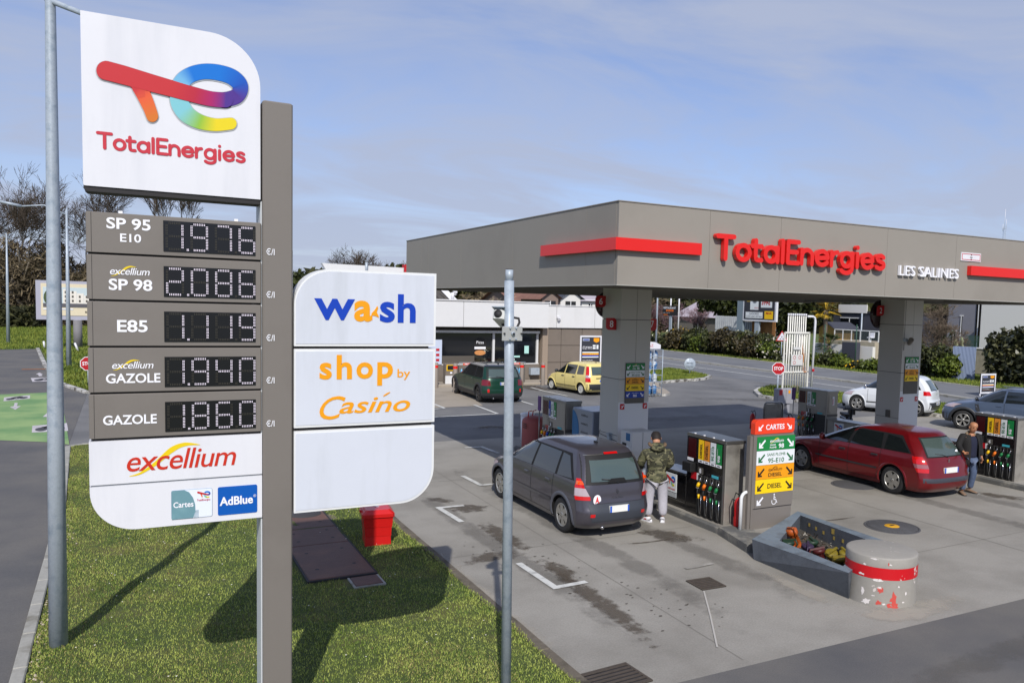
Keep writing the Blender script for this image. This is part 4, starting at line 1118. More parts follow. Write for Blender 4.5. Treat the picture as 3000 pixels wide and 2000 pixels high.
mb.tube([lampc+Vector((-.07,.14,0)),lampc+Vector((-.07,.14,-.25))],.006,m_gap,5);mb.tube([lampc+Vector((-.07,.14,0)),lampc+Vector((-.07,.14,1.2))],.004,m_gap,5);mb.build('spot_lamp',col2)
mb=MB();mb.cbox((18.185,15.4,1.28),(.06,.12,.2),m_board);mb.build('socket_box',col2)
# ================================================================ FUEL ISLANDS
m_steel=mat('brushed_steel',(150,148,144),0.28,metal=0.85,var=0.04,vscale=60)
m_steelp=mat('grey_pump_metal',(158,154,146),0.3,metal=0.35,var=0.05,vscale=90,dark=(108,104,98),dscale=1.5)
m_blk=mat('black_gloss',(24,23,24),0.18,coat=0.5);m_blkm=mat('black_rubber',(26,26,27),0.55)
m_chrome=mat('chrome',(200,200,204),0.15,metal=1.0)
m_kisl=mat('island_edge',(96,96,94),.85,var=.1,dark=(140,136,126),dscale=3)
def isle(x0,x1,y0,y1,name='fuel_island'):
    mb=MB();mb.bbox((x0,y0,0),(x1,y1,.13),m_kisl,.03);mb.box((x0+.06,y0+.06,.13),(x1-.06,y1-.06,.134),m_conc);return struct(mb.build(name))
isle(9.12,10.2,10.4,20.2);isle(18.05,19.15,9.2,20.2)
# nose block of the island
mb=MB();mb.prism([(8.86,10.2),(9.1,11.25),(9.6,11.25),(9.5,10.0)],0,.14,m_kisl,'XY');struct(mb.build('island_nose'))
m_ny,m_no,m_ng,m_nb=mat('nozzle_yellow',(246,196,10),.4),mat('nozzle_orange',(240,120,20),.4),mat('nozzle_green',(26,120,66),.4),mat('nozzle_blue',(24,78,190),.4)
m_sty,m_sto=mat('strip_yellow',(248,200,20),.45),mat('strip_orange',(230,148,50),.45)
def dispenser(name,num,X,y0,y1,ycab,label,extra_blue=False,front='black',end_label=False,purple=False):
    """fuel pump facing -X: tall body from y0 (near) to y1 (far), low cabinet on to ycab"""
    t=thing(name,label,'fuel pump',(X+.25,(y0+y1)/2,0.134),0,'fuel pumps under the canopy');W=.45;zb=.134;zt=1.64
    near=min(y0,y1);far=max(y0,y1)
    mf=m_blk if front== 'black' else m_steelp
    mb=MB();mb.bbox((X+.012,near,zb),(X+W,far,zt),m_steelp,.02);mb.build('body',t)
    mb=MB();mb.bbox((X-.004,near-.012,zt-.045),(X+W+.012,far+.012,zt+.012),m_steel,.012)
    for k in range(4):mb.box((X+.02,near+.1+k*.28,zt+.012),(X+.05,near+.13+k*.28,zt+.024),m_lwhite)
    mb.build('top_cap',t)
    mb=MB();mb.box((X-.004,near+.0,zb),(X+.011,near+.05,zt-.046),m_steel);mb.build('corner_post',t)
    L_=far-near;sgn=1
    def yv(u):return near+.06+(L_-.08)*u      # u: 0 near .. 1 far
    mb=MB();mb.box((X,yv(0),.92),(X+.0115,yv(.68),zt-.05),mf);mb.box((X-.012,yv(.70),1.12),(X+.0115,yv(1),zt-.05),mf);mb.build('front_panel',t)
    mb=MB();mb.box((X-.016,yv(.735),1.20),(X-.0125,yv(.96),zt-.075),mat('dark_red_display',(62,16,18),.2));mb.build('display',t)
    mb=MB();mb.box((X+.002,yv(0),.13),(X+.0115,yv(.68),.915),m_blkm);mb.box((X+.002,yv(.70),.13),(X+.0115,yv(1),1.11),mf if front== 'black' else m_steelp);mb.build('nozzle_bay',t)
    cols=[(m_ny,m_sty,'DIESEL',m_ink),(m_no,m_sto,'DIESEL',m_ink),(m_ng,BW_,'95-E10',m_grn),(m_ng,BG_,'98',m_lwhite)]
    if extra_blue:cols=[(m_ny,m_sty,'DIESEL',m_ink),(m_no,m_sto,'DIESEL',m_ink),(m_nb,BB_,'E85',m_lwhite),(m_ng,BW_,'95-E10',m_grn),(m_ng,BG_,'98',m_lwhite)]
    n_=len(cols);wS=.66/n_
    flip=(front!= 'black')      # older pumps: display nearest the camera, product strips behind
    for k,(nc,sc,word,ic) in enumerate(cols):
        u1=.67-k*wS;u0=u1-wS*.88
        if flip:u1=1.0-k*wS;u0=u1-wS*.88
        ya,yb=yv(u0),yv(u1)
        mb=MB();mb.box((X-.008,ya,1.20),(X-.0045,yb,zt-.07),sc);mb.box((X-.008,ya,1.145),(X-.0045,yb,1.195),m_lwhite)
        mb.box((X-.0095,ya+(yb-ya)*.25,1.16),(X-.008,yb-(yb-ya)*.25,1.178),m_ink)
        put_text(mb,word,(X-.008,ya+(yb-ya)*.28,1.235),.27 if len(word)>3 else .13,(yb-ya)*.4,ic,right=(0,0,1),up=(0,1,0),off=.02)
        if word!= 'DIESEL' or k:put_text(mb,'excellium' if k in (1,n_-1) else 'SANS PLOMB',(X-.008,ya+(yb-ya)*.72,1.235),.24,(yb-ya)*.17,ic,right=(0,0,1),up=(0,1,0))
        mb.build('product_strip',t)
        yc=(ya+yb)/2
        # holster, nozzle, hose
        mb=MB();mb.box((X-.02,yc-.045,.80),(X-.0,yc-.03,.90),m_steel);mb.box((X-.02,yc+.03,.80),(X-.0,yc+.045,.90),m_steel);mb.box((X-.02,yc-.045,.9),(X,yc+.045,.912),m_steel);mb.build('holster',t)
        mb=MB();mb.tube([(X-.03,yc+.035,.68),(X-.05,yc+.0,.72),(X-.05,yc-.03,.77)],[.028,.034,.026],nc,8)
        mb.tube([(X-.05,yc-.03,.77),(X-.045,yc-.05,.82),(X-.03,yc-.055,.87)],[.014,.011,.011],m_chrome,8)
        mb.tube([(X-.03,yc+.035,.68),(X-.035,yc+.05,.66)],[.03,.022],m_lwhite if k!= 1 else nc,8);nz=mb.build('nozzle',t)
        mb=MB();mb.tube([(X-.03,yc,.55),(X-.03,yc,.47)],.02,nc,8);mb.build('hose_sleeve',t)
        mb=MB();mb.tube([(X-.035,yc+.03,.66),(X-.06,yc+.01,.58),(X-.03,yc,.55),(X-.03,yc-.005,.35),(X-.04,yc-.05,.2),(X-.02,yc-.08,.16)],.012,m_blkm,6)
        mb.tube([(X-.012,yc-.05,.14),(X-.012,yc-.05,.56)],.009,m_chrome,6);mb.build('hose',t)
    # stickers
    mb=MB()
    mb.box((X-.008,yv(.70),.80),(X-.0,yv(.86),.93),m_flag);mb.build('sticker',t);mb=MB();mb.box((X-.0085,yv(.64),.80),(X-.0005,yv(.695),.93),BW_);mb.build('sticker',t);mb=MB()
    mb.box((X-.008,yv(.10),.93),(X-.004,yv(.28),.98),mat('cyan_sticker',(70,176,190),.5));mb.build('sticker',t)
    mb=MB()
    if num:
        mb.box((X-.006,yv(.52),.93),(X-.0045,yv(.66),1.05),m_board);put_text(mb,num,(X-.006,yv(.625),.945),.055,.09,m_lwhite,right=(0,-1,0),off=.02)
        mb.build('number',t)
    if front== 'black':      # card reader box
        mb=MB();mb.bbox((X-.12,yv(.74),.94),(X,yv(1)+.0,1.11),m_blkm,.01);mb.build('card_reader',t)
        mb=MB();mb.box((X-.015,yv(.80),1.135),(X-.0125,yv(.98),1.19),m_lwhite);mb.build('notice',t)
    else:
        # the near end is a plain folded steel face with a notice
        mb=MB();mb.box((X+.06,near-.010,1.0),(X+W-.05,near-.001,zt-.1),m_steelp);mb.box((X+.20,near-.014,1.22),(X+.28,near-.0105,1.48),m_lwhite);mb.box((X+.21,near-.016,1.24),(X+.235,near-.0145,1.42),m_flag)
        mb.box((X+.01,near-.008,.88),(X+W-.01,near-.001,.95),m_board);mb.build('end_panel',t)
    if ycab is not None:
        a,b=(far,ycab) if ycab>far else (ycab,near);g_=.012
        mb=MB();mb.bbox((X+.02,a+g_,zb),(X+W-.02,b-g_,.80),m_blk if front== 'black' else m_steelp,.015);cb=mb.build('low_cabinet',t)
        mb=MB();mb.bbox((X-.0,a+g_-.0,.801),(X+W,b-g_,.84),m_steel,.008);mb.build('lid',cb)
        mb=MB();lw=.36;yc=(a+b)/2+(.02 if ycab>far else .16)
        mb.box((X+.008,yc-lw/2,.40),(X+.019,yc+lw/2,.76),BW_);mb.box((X+.008,yc-lw/2,.30),(X+.019,yc+lw/2,.385),mat('pale_grey',(176,180,184),.5))
        put_text(mb,'TotalEnergies',(X+.008,yc+lw*.4,.43),lw*.8,.05,m_txtred,right=(0,-1,0),off=.01);pl_=mb.build('logo_plate',cb)
        emblem_on(cb,lambda x,y,l,yc=yc,lw=lw:Vector((X+.006-l*.4,yc+lw*.40-(x-208)*lw*.8/1122,.72-(y-455)*.2/515)))
        mb=MB();mb.box((X+.012,a+.05,.26),(X+.0195,b-.05,.272),m_steel);mb.build('trim',cb)
    return t
def emblem_on(parent,conv):
    # sub-part level is already used by the cabinet's plate: parent the emblem to the cabinet
    return emblem(parent,conv,'emblem',False)
dispenser('fuel_pump','8',9.27,11.35,12.5,13.45,'black fuel pump with coloured nozzles between the grey car and the fuel board totem')
dispenser('fuel_pump','4',18.2,11.66,12.78,13.9,'black fuel pump numbered 4 at the right edge beside the man in the dark jacket')
dispenser('fuel_pump','6',9.27,17.50,18.78,None,'older grey fuel pump with blue nozzle seen over the roof of the grey car',True,'grey')
dispenser('fuel_pump','2',18.2,17.65,18.87,16.35,'older grey fuel pump numbered 2 behind the bonnet of the red estate car',False,'grey')
# side pump hidden behind: tall purple product flags
for X,y in ((9.27,18.9),(18.2,19.0)):
    mb=MB();mb.box((X,y,1.24),(X+.02,y+.16,1.62),mat('purple_flag',(92,52,120),.5));mb.tube([(X+.01,y+.08,.13),(X+.01,y+.08,1.24)],.015,m_steel,6)
    tag(mb.build('product_flag'),'narrow purple product flag at the far end of the '+('grey pump above the grey car' if X<12 else 'grey pump numbered 2'),'flag')
# blue-dot cabinet beside the first column
a=atY(1708,1150,16.6);b=atY(1762,1170,16.6)
t=thing('additive_cabinet','silver cabinet with large blue disc on its face, left of the first column','cabinet',(9.75,16.7,.134))
mb=MB();mb.bbox((9.30,16.2,.134),(10.05,17.2,1.56),mat('silver_sheet',(150,158,172),.3,metal=.5,var=.05),.02);mb.build('body',t)
mb=MB();Y_=17.19;cz=.98
arc=[(17.19-.34*math.sin(u),cz+.52*math.cos(u)) for u in np.linspace(0,math.pi,18)]
mb.add([(9.296,p[0],p[1]) for p in arc],[tuple(range(18))],mat('disc_blue',(0,104,158),.4));mb.build('blue_disc',t)
mb=MB()
for k,s_ in enumerate(('AdBlue','moteurs','diesel','propre')):put_text(mb,s_,(9.296,16.75,1.4-k*.2),.32,.05,m_ink,right=(0,-1,0))
mb.build('lettering',t)
# white box (paper and gloves) on a leg beside the column
t=thing('service_box','white towel and glove box on the island behind the man in camouflage','dispenser box',(9.5,14.6,.134))
q=atY(1885,1262,14.2)
mb=MB();x0,z1=atY(1851,1266,14.3).x,atY(1885,1264,14.3).z;x1=atY(1916,1268,14.3).x
mb.bbox((x0,14.3,z1-.42),(x1,14.75,z1),mat('white_box_paint',(220,220,216),.5),.02);mb.build('box',t)
mb=MB();mb.box(((x0+x1)/2-.003,14.296,z1-.4),((x0+x1)/2+.003,14.30,z1-.01),m_gap);mb.box((x0-.004,14.36,z1-.2),(x0,14.52,z1-.04),mat('disc_blue'));mb.box((x0-.004,14.5,z1-.36),(x0-.0005,14.66,z1-.26),m_gap);mb.build('sticker',t)
mb=MB();mb.tube([(x0+.1,14.5,.134),(x0+.1,14.5,z1-.42)],.04,m_galv,10);mb.tube([(x1-.1,14.5,.134),(x1-.1,14.5,z1-.42)],.04,m_galv,10);mb.build('leg',t)
# white caddies hooked at the man's side
for (xx,yy) in ((1942,1352),(1858,1365)):
    q=atX(xx,yy,9.3 if xx>1900 else 8.95)
    mb=MB();mb.bbox((q.x,q.y-.04,q.z-.09),(q.x+.1,q.y+.04,q.z+.08),m_lwhite,.015);mb.box((q.x-.004,q.y-.041,q.z-.06),(q.x,q.y+.041,q.z-.01),m_flag)
    mb.tube([(q.x+.05,q.y-.03,q.z+.08),(q.x+.05,q.y,q.z+.12),(q.x+.05,q.y+.03,q.z+.08)],.008,m_lwhite,6);mb.tube([(q.x+.05,q.y,.134 if xx>1900 else 0.0),(q.x+.05,q.y,q.z-.09)],.015,m_galv,6)
    tag(mb.build('glove_caddy'),'white and red glove caddy on a stem '+('right' if xx>1900 else 'left')+' of the man in camouflage','caddy')
# sand barrel and extinguisher trolley by pump 6
q=G(1590,1352);bx,by=9.45,19.6
t=thing('sand_barrel','dull red domed sand barrel beside the older grey pump','barrel',(bx,by,0.134))
mb=MB();mb.lathe([(0.34,0),(.34,.72),(.33,.78),(.27,.84),(.14,.88),(0,.89)],mat('faded_red_plastic',(150,74,72),.6,var=.05),28,Matrix.Translation((bx,by,.134)));mb.build('drum',t)
mb=MB()
for k in range(3):mb.box((bx-.345,by-.18,.72+k*.05),(bx-.325,by+.02,.735+k*.05),m_gap)
mb.build('rib',t)
mb=MB();mb.lathe([(.2,0),(.2,.03),(.1,.06),(0,.065)],m_white,20,Matrix.Translation((bx+.2,by+.9,.92)));mb.tube([(bx+.2,by+.9,.134),(bx+.2,by+.9,.92)],.18,m_white,16)
tag(mb.build('white_drum'),'small white capped drum behind the dull red barrel','drum')
def extinguisher(loc,label,big=False,rz=0):
    t=thing('fire_extinguisher',label,'fire extinguisher',loc,rz);s=1.5 if big else 1.0
    m_er=mat('extinguisher_red',(170,20,24),.35)
    mb=MB();mb.lathe([(0,0),(.085*s,0),(.09*s,.03),(.09*s,.42*s),(.06*s,.49*s),(.025,.52*s),(0,.53*s)],m_er,18);mb.build('cylinder',t,world=False)
    mb=MB();mb.tube([(0,0,.52*s),(.02,0,.58*s),(.13*s,0,.60*s)],.012,m_blkm,6);mb.tube([(.02,0,.56*s),(-.08,.02,.62*s),(-.16,.02,.5*s),(-.13,.02,.2*s)],.011,m_blkm,6);mb.build('valve',t,world=False)
    if big:
        mb=MB();mb.tube([(-.12,.1,.05),(-.14,.1,.9),(-.1,.1,1.15),(0,.1,1.18)],.014,m_er,6);mb.tube([(-.12,-.1,.05),(-.14,-.1,.9),(-.1,-.1,1.15),(0,-.1,1.18)],.014,m_er,6);mb.tube([(-.13,-.1,.8),(-.13,.1,.8)],.012,m_er,6);mb.build('trolley_frame',t,world=False)
        for s_ in (-1,1):
            mb=MB();mb.lathe([(0,-.02),(.11,-.02),(.12,0),(.11,.02),(0,.02)],m_blkm,16,Matrix.Translation((-.1,s_*.16,.12)) @ Matrix.Rotation(R(90),4,'X'));mb.build('wheel',t,world=False)
    return t
extinguisher(G(1562,1330)+Vector((0.0,0,0)),'red wheeled fire extinguisher trolley left of the dull red barrel',True,R(-60))
extinguisher((9.48,11.18,.134),'red fire extinguisher at the near end of the black pump beside the fuel board totem',False,R(20))
extinguisher((18.35,19.4,.134),'red fire extinguisher beside the steel hoop left of pump 2',False,R(100))
extinguisher((18.42,21.2,.0),'red fire extinguisher left of the grey instruction stand',False,R(200))
# guard hoops
def hoop(name,y,x0,x1,h,label,m=None,plate=None):
    t=thing(name,label,'guard hoop',((x0+x1)/2,y,.134));r_=.12
    pts=[(x0,y,.134),(x0,y,h-r_)]+[(x0+r_-r_*math.cos(a),y,h-r_+r_*math.sin(a)) for a in np.linspace(.2,math.pi/2,5)]+[(x1-r_+r_*math.sin(a),y,h-r_+r_*math.cos(a)) for a in np.linspace(0,1.4,5)]+[(x1,y,h-r_),(x1,y,.134)]
    mb=MB();mb.tube(pts,.03,m or m_frame,10);mb.build('tube',t)
    if plate:
        mb=MB();mb.box((x0+.04,y+.01,.134),(x1-.04,y+.02,h-.05),plate);mb.build('infill_plate',t)
    return t
hoop('guard_hoop',10.98,9.36,10.0,.80,'white guard hoop between the black pump and the fuel board totem',plate=m_taupe)
hoop('guard_hoop',20.4,18.2,19.0,.98,'steel guard hoop at the far end of the right island',m_steel,plate=m_steelp)
# fuel board totem
t=thing('fuel_board_totem','taupe totem with orange red CARTES top and stacked coloured fuel boards','sign',(9.98,10.95,0))
tw0,tw1,ty=9.53,10.47,10.9
mb=MB();mb.bbox((tw0,ty,.0),(tw1,ty+.13,1.83),m_taupe,.01);mb.box((tw0-.06,ty+.03,0),(tw0-.001,ty+.12,1.80),m_taupe);mb.build('body',t)
z=pump_board(t,['98','e10','exd','d','pmr'],tw0+.065,tw1+.01,ty-.002,.256,1.785)
mb=MB();mb.box((tw0+.03,ty-.004,z-.01),(tw1,ty-.0005,z+.0),m_gap);mb.build('shadow_gap',t)
mb=MB();mb.prism(rounded(tw0-.0,1.832,tw1-.02,2.085,(0,.07,0,.07),6),ty-.01,ty+.1,mat('vermilion',(232,66,34),.4));hd=mb.build('header',t)
mb=MB();arrow(mb,tw0+.13,1.95,.11,m_lwhite,ty-.014,-1);arrow(mb,tw1-.15,1.95,.11,m_lwhite,ty-.014,1);put_text(mb,'CARTES',(tw0+.245,ty-.01,1.905),.43,.095,m_lwhite,off=.02);mb.build('lettering',hd)
mb=MB()
for (a,b) in (((9.45,.2),(9.52,.55)),((9.44,.45),(9.55,.3)),((9.46,.3),(9.6,.18))):pass
# trough with tank filler caps, concrete bollard
A=G(2203,1579,.30);B=G(2486,1678,.42);C=G(2337,1497,.30);D=G(2599,1586,.42)
Ab,Bb,Cb,Db=G(2208,1638),G(2486,1753),Vector((C.x+.02,C.y+.02,0)),Vector((D.x+.02,D.y,0))
m_tr=mat('trough_grey',(86,91,98),.7,var=.10,vscale=14,dark=(60,63,68),dscale=1.6,bump=.2)
m_trt=mat('trough_rim',(112,124,134),.7,var=.10,vscale=14,dark=(84,90,96),dscale=2)
t=thing('filler_trough','blue grey concrete trough holding the coloured tank filler caps, beside the fuel board totem','trough',(Ab+Db)/2)
ctr=(A+B+C+D)/4
def inn(p,w):
    v=(ctr-p);v.z=0;return p+v.normalized()*w
wa=[A,B,D,C];outs_b=[Vector((Ab.x,Ab.y,0)),Vector((Bb.x,Bb.y,0)),Db,Cb]
inner=[inn(A,.44),inn(B,.30),inn(D,.30),inn(C,.30)]
flo=[Vector((p.x,p.y,.05)) for p in inner]
mb=MB();vs=outs_b+wa+inner+flo
for i in range(4):
    j=(i+1)%4
    mb.add([vs[i],vs[j],vs[4+j],vs[4+i]],[(0,1,2,3)],m_tr)
    mb.add([vs[8+i],vs[8+j],vs[12+j],vs[12+i]],[(0,1,2,3)],m_tr)
mb.add(flo,[(0,1,2,3)],mat('trough_floor',(70,66,60),.9,var=.3,vscale=12))
mb.build('wall',t)
mb=MB()
for i in range(4):
    j=(i+1)%4;mb.add([vs[4+i]+Vector((0,0,.003)),vs[4+j]+Vector((0,0,.003)),vs[8+j]+Vector((0,0,.003)),vs[8+i]+Vector((0,0,.003))],[(0,1,2,3)],m_trt)
mb.build('rim',t)
# little yellow plates on the far inner wall
f0,f1=inner[3],inner[2];fl0,fl1=flo[3],flo[2]
nrm=(f1-f0).cross(fl0-f0).normalized()
if nrm.dot(ctr-f0)<0:nrm=-nrm
for u,v,s_ in ((.16,.40,.05),(.27,.45,.05),(.39,.5,.05),(.53,.22,.075),(.55,.55,.05),(.68,.5,.05),(.78,.5,.05)):
    c_=f0.lerp(f1,u).lerp(fl0.lerp(fl1,u),v);e1=(f1-f0).normalized()*s_*.6;e2=(fl0-f0).normalized()*s_*.6
    mb=MB();n_=nrm*.006;mb.add([c_-e1-e2+n_,c_+e1-e2+n_,c_+e1+e2+n_,c_-e1+e2+n_],[(0,1,2,3)],mat('yellow_tag',(196,170,84),.5,dark=(120,106,60),dscale=30));mb.build('yellow_tag',t)
caps=[((2342,1583),'orange',(216,102,30),'tall orange filler pipe with open collar at the back of the trough'),((2310,1598),'green',(44,84,58),'dark green filler cap at the left end of the trough'),((2361,1607),'purple',(88,66,104),'purple filler cap beside the orange pipe in the trough'),((2380,1596),'green',(52,92,64),'dark green filler cap behind the purple one in the trough'),
 ((2409,1624),'red',(120,34,34),'dark red round filler cap in the middle of the trough'),((2433,1622),'yellow',(196,172,40),'yellow and black filler cap right of the red one'),((2467,1628),'yellow',(200,176,44),'yellow filler cap with silver lever at the right end of the trough'),((2460,1648),'yellow',(190,166,40),'yellow and black filler cap lowest in the trough beside the bollard')]
for k,((x,y),cn,rgb,lab) in enumerate(caps):
    p=G(x,y,.16);tt=thing('tank_filler',lab,'filler cap',(p.x,p.y,.05),random.uniform(0,6),'tank fillers in the trough')
    mc=mat('cap_'+cn+str(k),tuple(int(c_*(.8 if k== 0 else .62)) for c_ in rgb),.5,var=.15,vscale=25,dark=tuple(int(c_*.5) for c_ in rgb),dscale=14)
    tilt=Matrix.Rotation(R(random.uniform(-22,22)),4,'X') @ Matrix.Rotation(R(random.uniform(-22,22)),4,'Y');hgt=.15 if k else .26;tt.scale=(1.3,1.3,1.2)
    mb=MB();mb.lathe([(.05,0),(.055,hgt*.7),(.075,hgt*.72),(.08,hgt),(.06,hgt+.015),(0,hgt+.01)],mc,14,tilt);mb.build('pipe',tt,world=False)
    mb=MB();mb.box((-.10,-.015,hgt+.012),(.08,.015,hgt+.035),mc,tilt);mb.tube([tilt @ Vector((-.1,0,hgt+.02)),tilt @ Vector((-.13,0,hgt-.05)),tilt @ Vector((-.09,0,hgt-.1))],.01,m_blkm if cn== 'yellow' else mc,6);mb.build('lever',tt,world=False)
    mb=MB();mb.tube([tilt @ Vector((.07,-.03,hgt*.5)),tilt @ Vector((.12,-.03,hgt*.55)),tilt @ Vector((.13,.04,hgt*.4))],.008,m_chrome,6);mb.cbox((.02,.09,.02),(.09,.05,.03),mc);mb.build('clip',tt,world=False)
mb=MB()
for k in range(420):
    u,v=random.random(),random.random();p=flo[0].lerp(flo[3],u).lerp(flo[1].lerp(flo[2],u),v)+Vector((0,0,random.uniform(.0,.06)));r_=random.uniform(.01,.04)
    d1=Vector((random.gauss(0,1),random.gauss(0,1),random.gauss(0,.5))).normalized()*r_;d2=Vector((random.gauss(0,1),random.gauss(0,1),random.gauss(0,.5))).normalized()*r_*.6
    mb.add([p-d1,p+d2,p+d1,p-d2],[(0,1,2,3)],(m_blkm,mat('litter_brown',(96,78,58),.9),mat('litter_grey',(140,136,128),.9))[k%3])
stuff(mb.build('debris',t))
for k in range(7):
    a=flo[0].lerp(flo[1],random.random()) ;b=flo[3].lerp(flo[2],random.random());m_=a.lerp(b,.5)+Vector((0,0,.12));mb=MB();mb.tube([a.lerp(b,.2),m_+Vector((.1,0,0)),a.lerp(b,.75)],.016,m_blkm,6);mb.build('hose',t)
mbc=Vector((9.28,7.83,0));r_=.485
m_bol=mat('bollard_paint',(150,146,138),.65,var=.06,vscale=12,dark=(205,196,190),dscale=5.5,dpos=(.66,.68))
m_bolr=mat('bollard_red',(196,12,24),.45,dark=(205,190,185),dscale=6,dpos=(.64,.67))
t=thing('concrete_bollard','thick round grey concrete bollard with red band and chipped paint at the trough end','bollard',mbc)
T=Matrix.Translation(mbc)
mb=MB();mb.lathe([(r_,0),(r_,.385)],m_bol,48,T);mb.lathe([(r_+.0015,.385),(r_+.0015,.545)],m_bolr,48,T);mb.lathe([(r_,.545),(r_,.665),(r_-.008,.68),(r_-.03,.687),(0,.69)],m_bol,48,T);mb.build('drum',t)
mb=MB()
for (a,z_,w_,h_,c_) in ((-110,.3,.02,.015,'w'),(-150,.15,.03,.01,'w'),(-100,.08,.03,.012,'w'),(-132,.05,.03,.015,'w'),(-118,.12,.05,.12,'r'),(-118,.03,.09,.05,'r'),(-139,.24,.05,.05,'r'),(-140,.27,.04,.02,'w'),(-160,.05,.1,.05,'w'),(-140,.06,.05,.04,'r'),(-166,.19,.03,.08,'w'),(-128,.61,.012,.03,'r'),(-125,.60,.03,.012,'w'),(-170,.42,.05,.02,'w'),(-145,.375,.10,.02,'w'),(-165,.56,.03,.02,'w'),(-96,.2,.02,.03,'w'),(-150,.66,.08,.015,'w')):
    cen=R(a);P_=[]
    for k in range(15):
        th=2*math.pi*k/15;q=random.uniform(.4,1.05);P_.append(Vector((math.cos(cen+w_*math.cos(th)*q/r_)*(r_+.002),math.sin(cen+w_*math.cos(th)*q/r_)*(r_+.002),z_+h_*math.sin(th)*q))+mbc)
    mb.add(P_,[tuple(range(15))],mat('chip_red',(196,76,66),.6) if c_== 'r' else mat('chip_white',(222,216,212),.6))
stuff(mb.build('paint_chip',t))
# ================================================================ CARS
m_tyre=mat('tyre',(34,34,35),.8,bump=.3,bscale=80);m_glass=mat('car_glass',(20,26,28),.06,spec=.8,coat=.6);m_glass2=mat('rear_glass',(70,84,80),.08,spec=.8,coat=.6)
m_trim=mat('dark_plastic_trim',(44,46,50),.5,var=.08,vscale=10);m_alloy=mat('alloy',(176,174,168),.32,metal=.75,var=.06);m_alloyd=mat('dark_alloy',(66,66,68),.35,metal=.6)
m_lred=mat('lamp_red',(190,14,16),.15,coat=.8,emit=.12);m_lclear=mat('lamp_clear',(176,160,166),.12,coat=.8);m_lorg=mat('lamp_orange',(232,96,20),.15,coat=.8,emit=.15)
m_plw=mat('plate_white',(232,232,226),.5);m_plb=mat('plate_blue',(40,90,190),.5);m_well=mat('wheel_well',(14,14,15),.9);m_seam=mat('seam',(20,20,22),.7)
m_gast=mat('inner_glow',(96,112,106),.15,coat=.5)
def interp(keys,t):
    xs=[k[0] for k in keys]
    return [float(np.interp(t,xs,[k[i] for k in keys])) for i in range(1,len(keys[0]))]
def smooth_interp(keys,t):
    """monotone-ish cubic through keys (first column is the parameter)"""
    n=len(keys)
    for i in range(n-1):
        if t<= keys[i+1][0] or i== n-2:break
    t0,t1=keys[i][0],keys[i+1][0];u=0 if t1== t0 else max(0,min(1,(t-t0)/(t1-t0)));out=[]
    for c in range(1,len(keys[0])):
        def sl(a,b):return (keys[b][c]-keys[a][c])/max(1e-6,keys[b][0]-keys[a][0])
        s=sl(i,i+1)
        m0=sl(i-1,i) if i>0 else s;m1=sl(i+1,i+2) if i<n-2 else s
        a=0 if m0*s<= 0 else 2*m0*s/(m0+s);b=0 if m1*s<= 0 else 2*m1*s/(m1+s)
        if i== 0:a=s
        if i== n-2:b=s
        h=t1-t0
        out.append((2*u** 3-3*u*u+1)*keys[i][c]+(u** 3-2*u*u+u)*h*a+(-2*u** 3+3*u*u)*keys[i+1][c]+(u** 3-u*u)*h*b)
    return out
class CarShape:
    def __init__(s,levels,bf=.10,cf=.32,br=.05,cr=.16,nose=.05):
        """levels: (z, x_front, x_rear, half width)"""
        s.L=levels;s.bf,s.cf,s.br,s.cr=bf,cf,br,cr
    def at(s,z):return smooth_interp(s.L,z)
    def ends(s,z):
        xf,xr,w=s.at(z);ln=max(0.02,xf-xr);k=min(1,ln/2.2)
        return xf,xr,w,s.bf*k,s.cf*k,s.br*k,s.cr*k
    def xf(s,y,z):
        xf,xr,w,bf,cf,br,cr=s.ends(z);q=min(1,abs(y)/w);return xf-bf*q*q-cf*q** 7
    def xr(s,y,z):
        xf,xr,w,bf,cf,br,cr=s.ends(z);q=min(1,abs(y)/w);return xr+br*q*q+cr*q** 7
    def ysid(s,x,z):
        xf,xr,w,bf,cf,br,cr=s.ends(z)
        if x>xf-bf-cf:
            lo,hi=0.0,1.0
            for _ in range(22):
                m=(lo+hi)/2
                if xf-bf*m*m-cf*m** 7>x:lo=m
                else:hi=m
            return w*lo
        if x<xr+br+cr:
            lo,hi=0.0,1.0
            for _ in range(22):
                m=(lo+hi)/2
                if xr+br*m*m+cr*m** 7<x:lo=m
                else:hi=m
            return w*lo
        return w
    def ring(s,z,ne=14,ns=74):
        xf,xr,w,bf,cf,br,cr=s.ends(z);out=[]
        qs=[math.sin(math.pi/2*i/ne) for i in range(ne)]
        for q in qs:out.append((xf-bf*q*q-cf*q** 7,w*q))
        a,b=xf-bf-cf,xr+br+cr
        for i in range(ns+1):out.append((a+(b-a)*i/ns,w))
        for q in qs[::-1]:out.append((xr+br*q*q+cr*q** 7,w*q))
        return out
